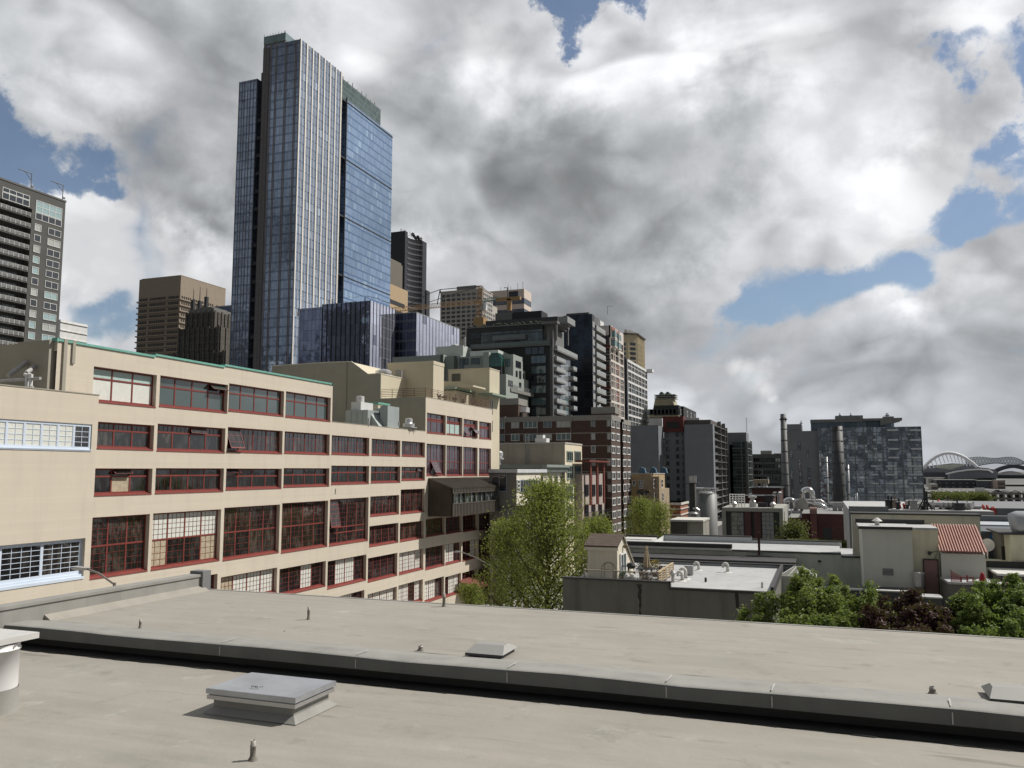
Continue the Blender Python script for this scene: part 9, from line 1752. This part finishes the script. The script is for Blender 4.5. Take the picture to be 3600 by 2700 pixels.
airy('street_tree', 'light green street tree in front of the steel post building', (1290, 1135), 0, 108, 3.4, 30, 8, lg, per=26, size=.16, spread=.5, from_=.2)
airy('street_tree', 'thin leafy tree before the ochre apartments, left of a pair', (1385, 1088), 0, 150, 3.0, 30, 9, lg, per=14, size=.17, spread=.7, from_=.2)
airy('street_tree', 'thin leafy tree before the ochre apartments, right of a pair', (1425, 1095), 0, 146, 2.6, 26, 10, lg, per=14, size=.17, spread=.7, from_=.2)
airy('garden_tree', 'small olive green bush before the maroon brick wall', t3(1060, 25), 0, 122, 1.6, 14, 12, olive, per=26, size=.18, spread=.6, zb=10, from_=.1)
airy('sidewalk_tree', 'low leafy sapling at the foot of the street lamp', r4(1665, 1520), 0, 118, 1.5, 14, 14, lg, per=20, size=.14, spread=.4, from_=.1)
for i, (x, D) in enumerate(((735, 450), (850, 440), (960, 450), (1075, 440), (1200, 450), (1310, 445), (1420, 450), (1520, 440))):
 airy('park_tree', 'hazy olive tree in the row below the viaduct, %s' % ('first from the left', 'second from the left', 'third from the left', 'fourth from the left', 'fifth, just right of the middle', 'third from the right', 'second from the right', 'rightmost')[i], s4(x, 950 + (i * 37) % 40), 0, D, 3.6, 12, 40 + i, olive, per=14, size=.45, spread=1.3, from_=.1, group='trees below the viaduct')
def clumpy(name, label, lobes, D, mt, seed, n=900, size=.13, zb=GZ, base=None, spread=(.42, .5), fill=.0):
 """dense maple: upright lobes of hanging leaf fans. lobes = (px, py-top, width px, height px, depth offset)"""
 R = random.Random(seed); pts = [(Vector(atD((x, y), D + dz)), w_ / FPX * D, h_ / FPX * D) for (x, y, w_, h_, dz) in lobes]; cx = sum(p[0].x for p in pts) / len(pts); cy = sum(p[0].y for p in pts) / len(pts); t = thing(name, label, 'tree', (cx, cy, zb)); m = MB(); zc = min(p[0].z for p in pts) - 4
 m.tube([(cx, cy, zb), (cx + .1, cy, zc)], [.32, .2], 10)
 for p, w_, h_ in pts: m.tube([(cx, cy, zc), ((cx + p.x) / 2 + .2, (cy + p.y) / 2, (zc + p.z) / 2 - .6), (p.x, p.y, p.z - h_ * .25)], [.12, .07, .02], 5)
 m.build('trunk', bark, t); m = MB()
 for p, w_, h_ in pts:
  nk = max(20, int(h_ * w_ * 30));
  for k in range(nk):
   f = R.random() ** .8; az = R.uniform(0, 6.283); rr = w_ * .5 * (.25 + .75 * min(1, f * 2.2)) * R.uniform(.55, 1.08); c = p + Vector((math.cos(az) * rr, math.sin(az) * rr, -f * h_))
   for q in range(15):
    s_ = size * R.uniform(.6, 1.25); v = Vector((R.gauss(0, .12), R.gauss(0, .12), R.gauss(0, .08))); out = Vector((math.cos(az), math.sin(az), 0)); leaf(m, R, c + v + out * abs(v.z) * .6, s_, .9)
 m.build('crown', mt, t); return t
def band(x0, x1, tops, wpx, h, seed, rows=3, step=24, drop=32):
 R = random.Random(seed); out = []
 for r in range(rows):
  x = x0 + (r % 2) * 12
  while x <= x1:
   f = (x - x0) / (x1 - x0); i = min(int(f * (len(tops) - 1)), len(tops) - 2); u = f * (len(tops) - 1) - i; y = tops[i] * (1 - u) + tops[i + 1] * u
   out.append((x + R.uniform(-7, 7), y + r * drop + R.uniform(-4, 30), wpx * R.uniform(.8, 1.2), h * R.uniform(.7, 1.2), -r * .9 + R.uniform(-.6, .6))); x += step * R.uniform(.8, 1.3)
 return out
A_ = [(1605, 1312, 22, 60, 0), (1638, 1280, 26, 90, 0), (1630, 1330, 26, 70, -.6), (1665, 1272, 22, 90, 0)] + band(1690, 1915, [1254, 1218, 1222, 1248, 1238, 1260, 1240, 1286], 25, 62, 2, rows=6, step=23, drop=22)
clumpy('maple_tree', 'dense bright green maple top at the roof edge, left of the purple tree', A_, 50, mg_, 21)
clumpy('purple_tree', 'dark purple leaved tree top between the two green maples', [(x, y, w_, h_, dz) for (x, y, w_, h_, dz) in band(1878, 2062, [1308, 1286, 1292, 1270, 1284, 1296, 1312], 34, 80, 4, rows=5, step=19, drop=20)], 47, pur, 23)
clumpy('maple_tree', 'dense green maple top at the right edge of the view', band(2058, 2290, [1272, 1244, 1240, 1254, 1230, 1238, 1254, 1272], 26, 62, 6, rows=6, step=24, drop=23), 48, mg2, 27)
# hedge before the brick wall
m = MB(); R = random.Random(77); x0, x1 = onY(t3(990, 160), 118)[0], onY(t3(1820, 160), 118)[0]; z = onY(t3(1200, 150), 118)[1]
for k in range(2600): leaf(m, R, Vector((R.uniform(x0, x1), 118 + R.gauss(0, .6), z - .2 - abs(R.gauss(0, .7)))), .17)
solo(m, 'hedge', olive, 'low olive hedge along the foot of the maroon brick wall', 'hedge')
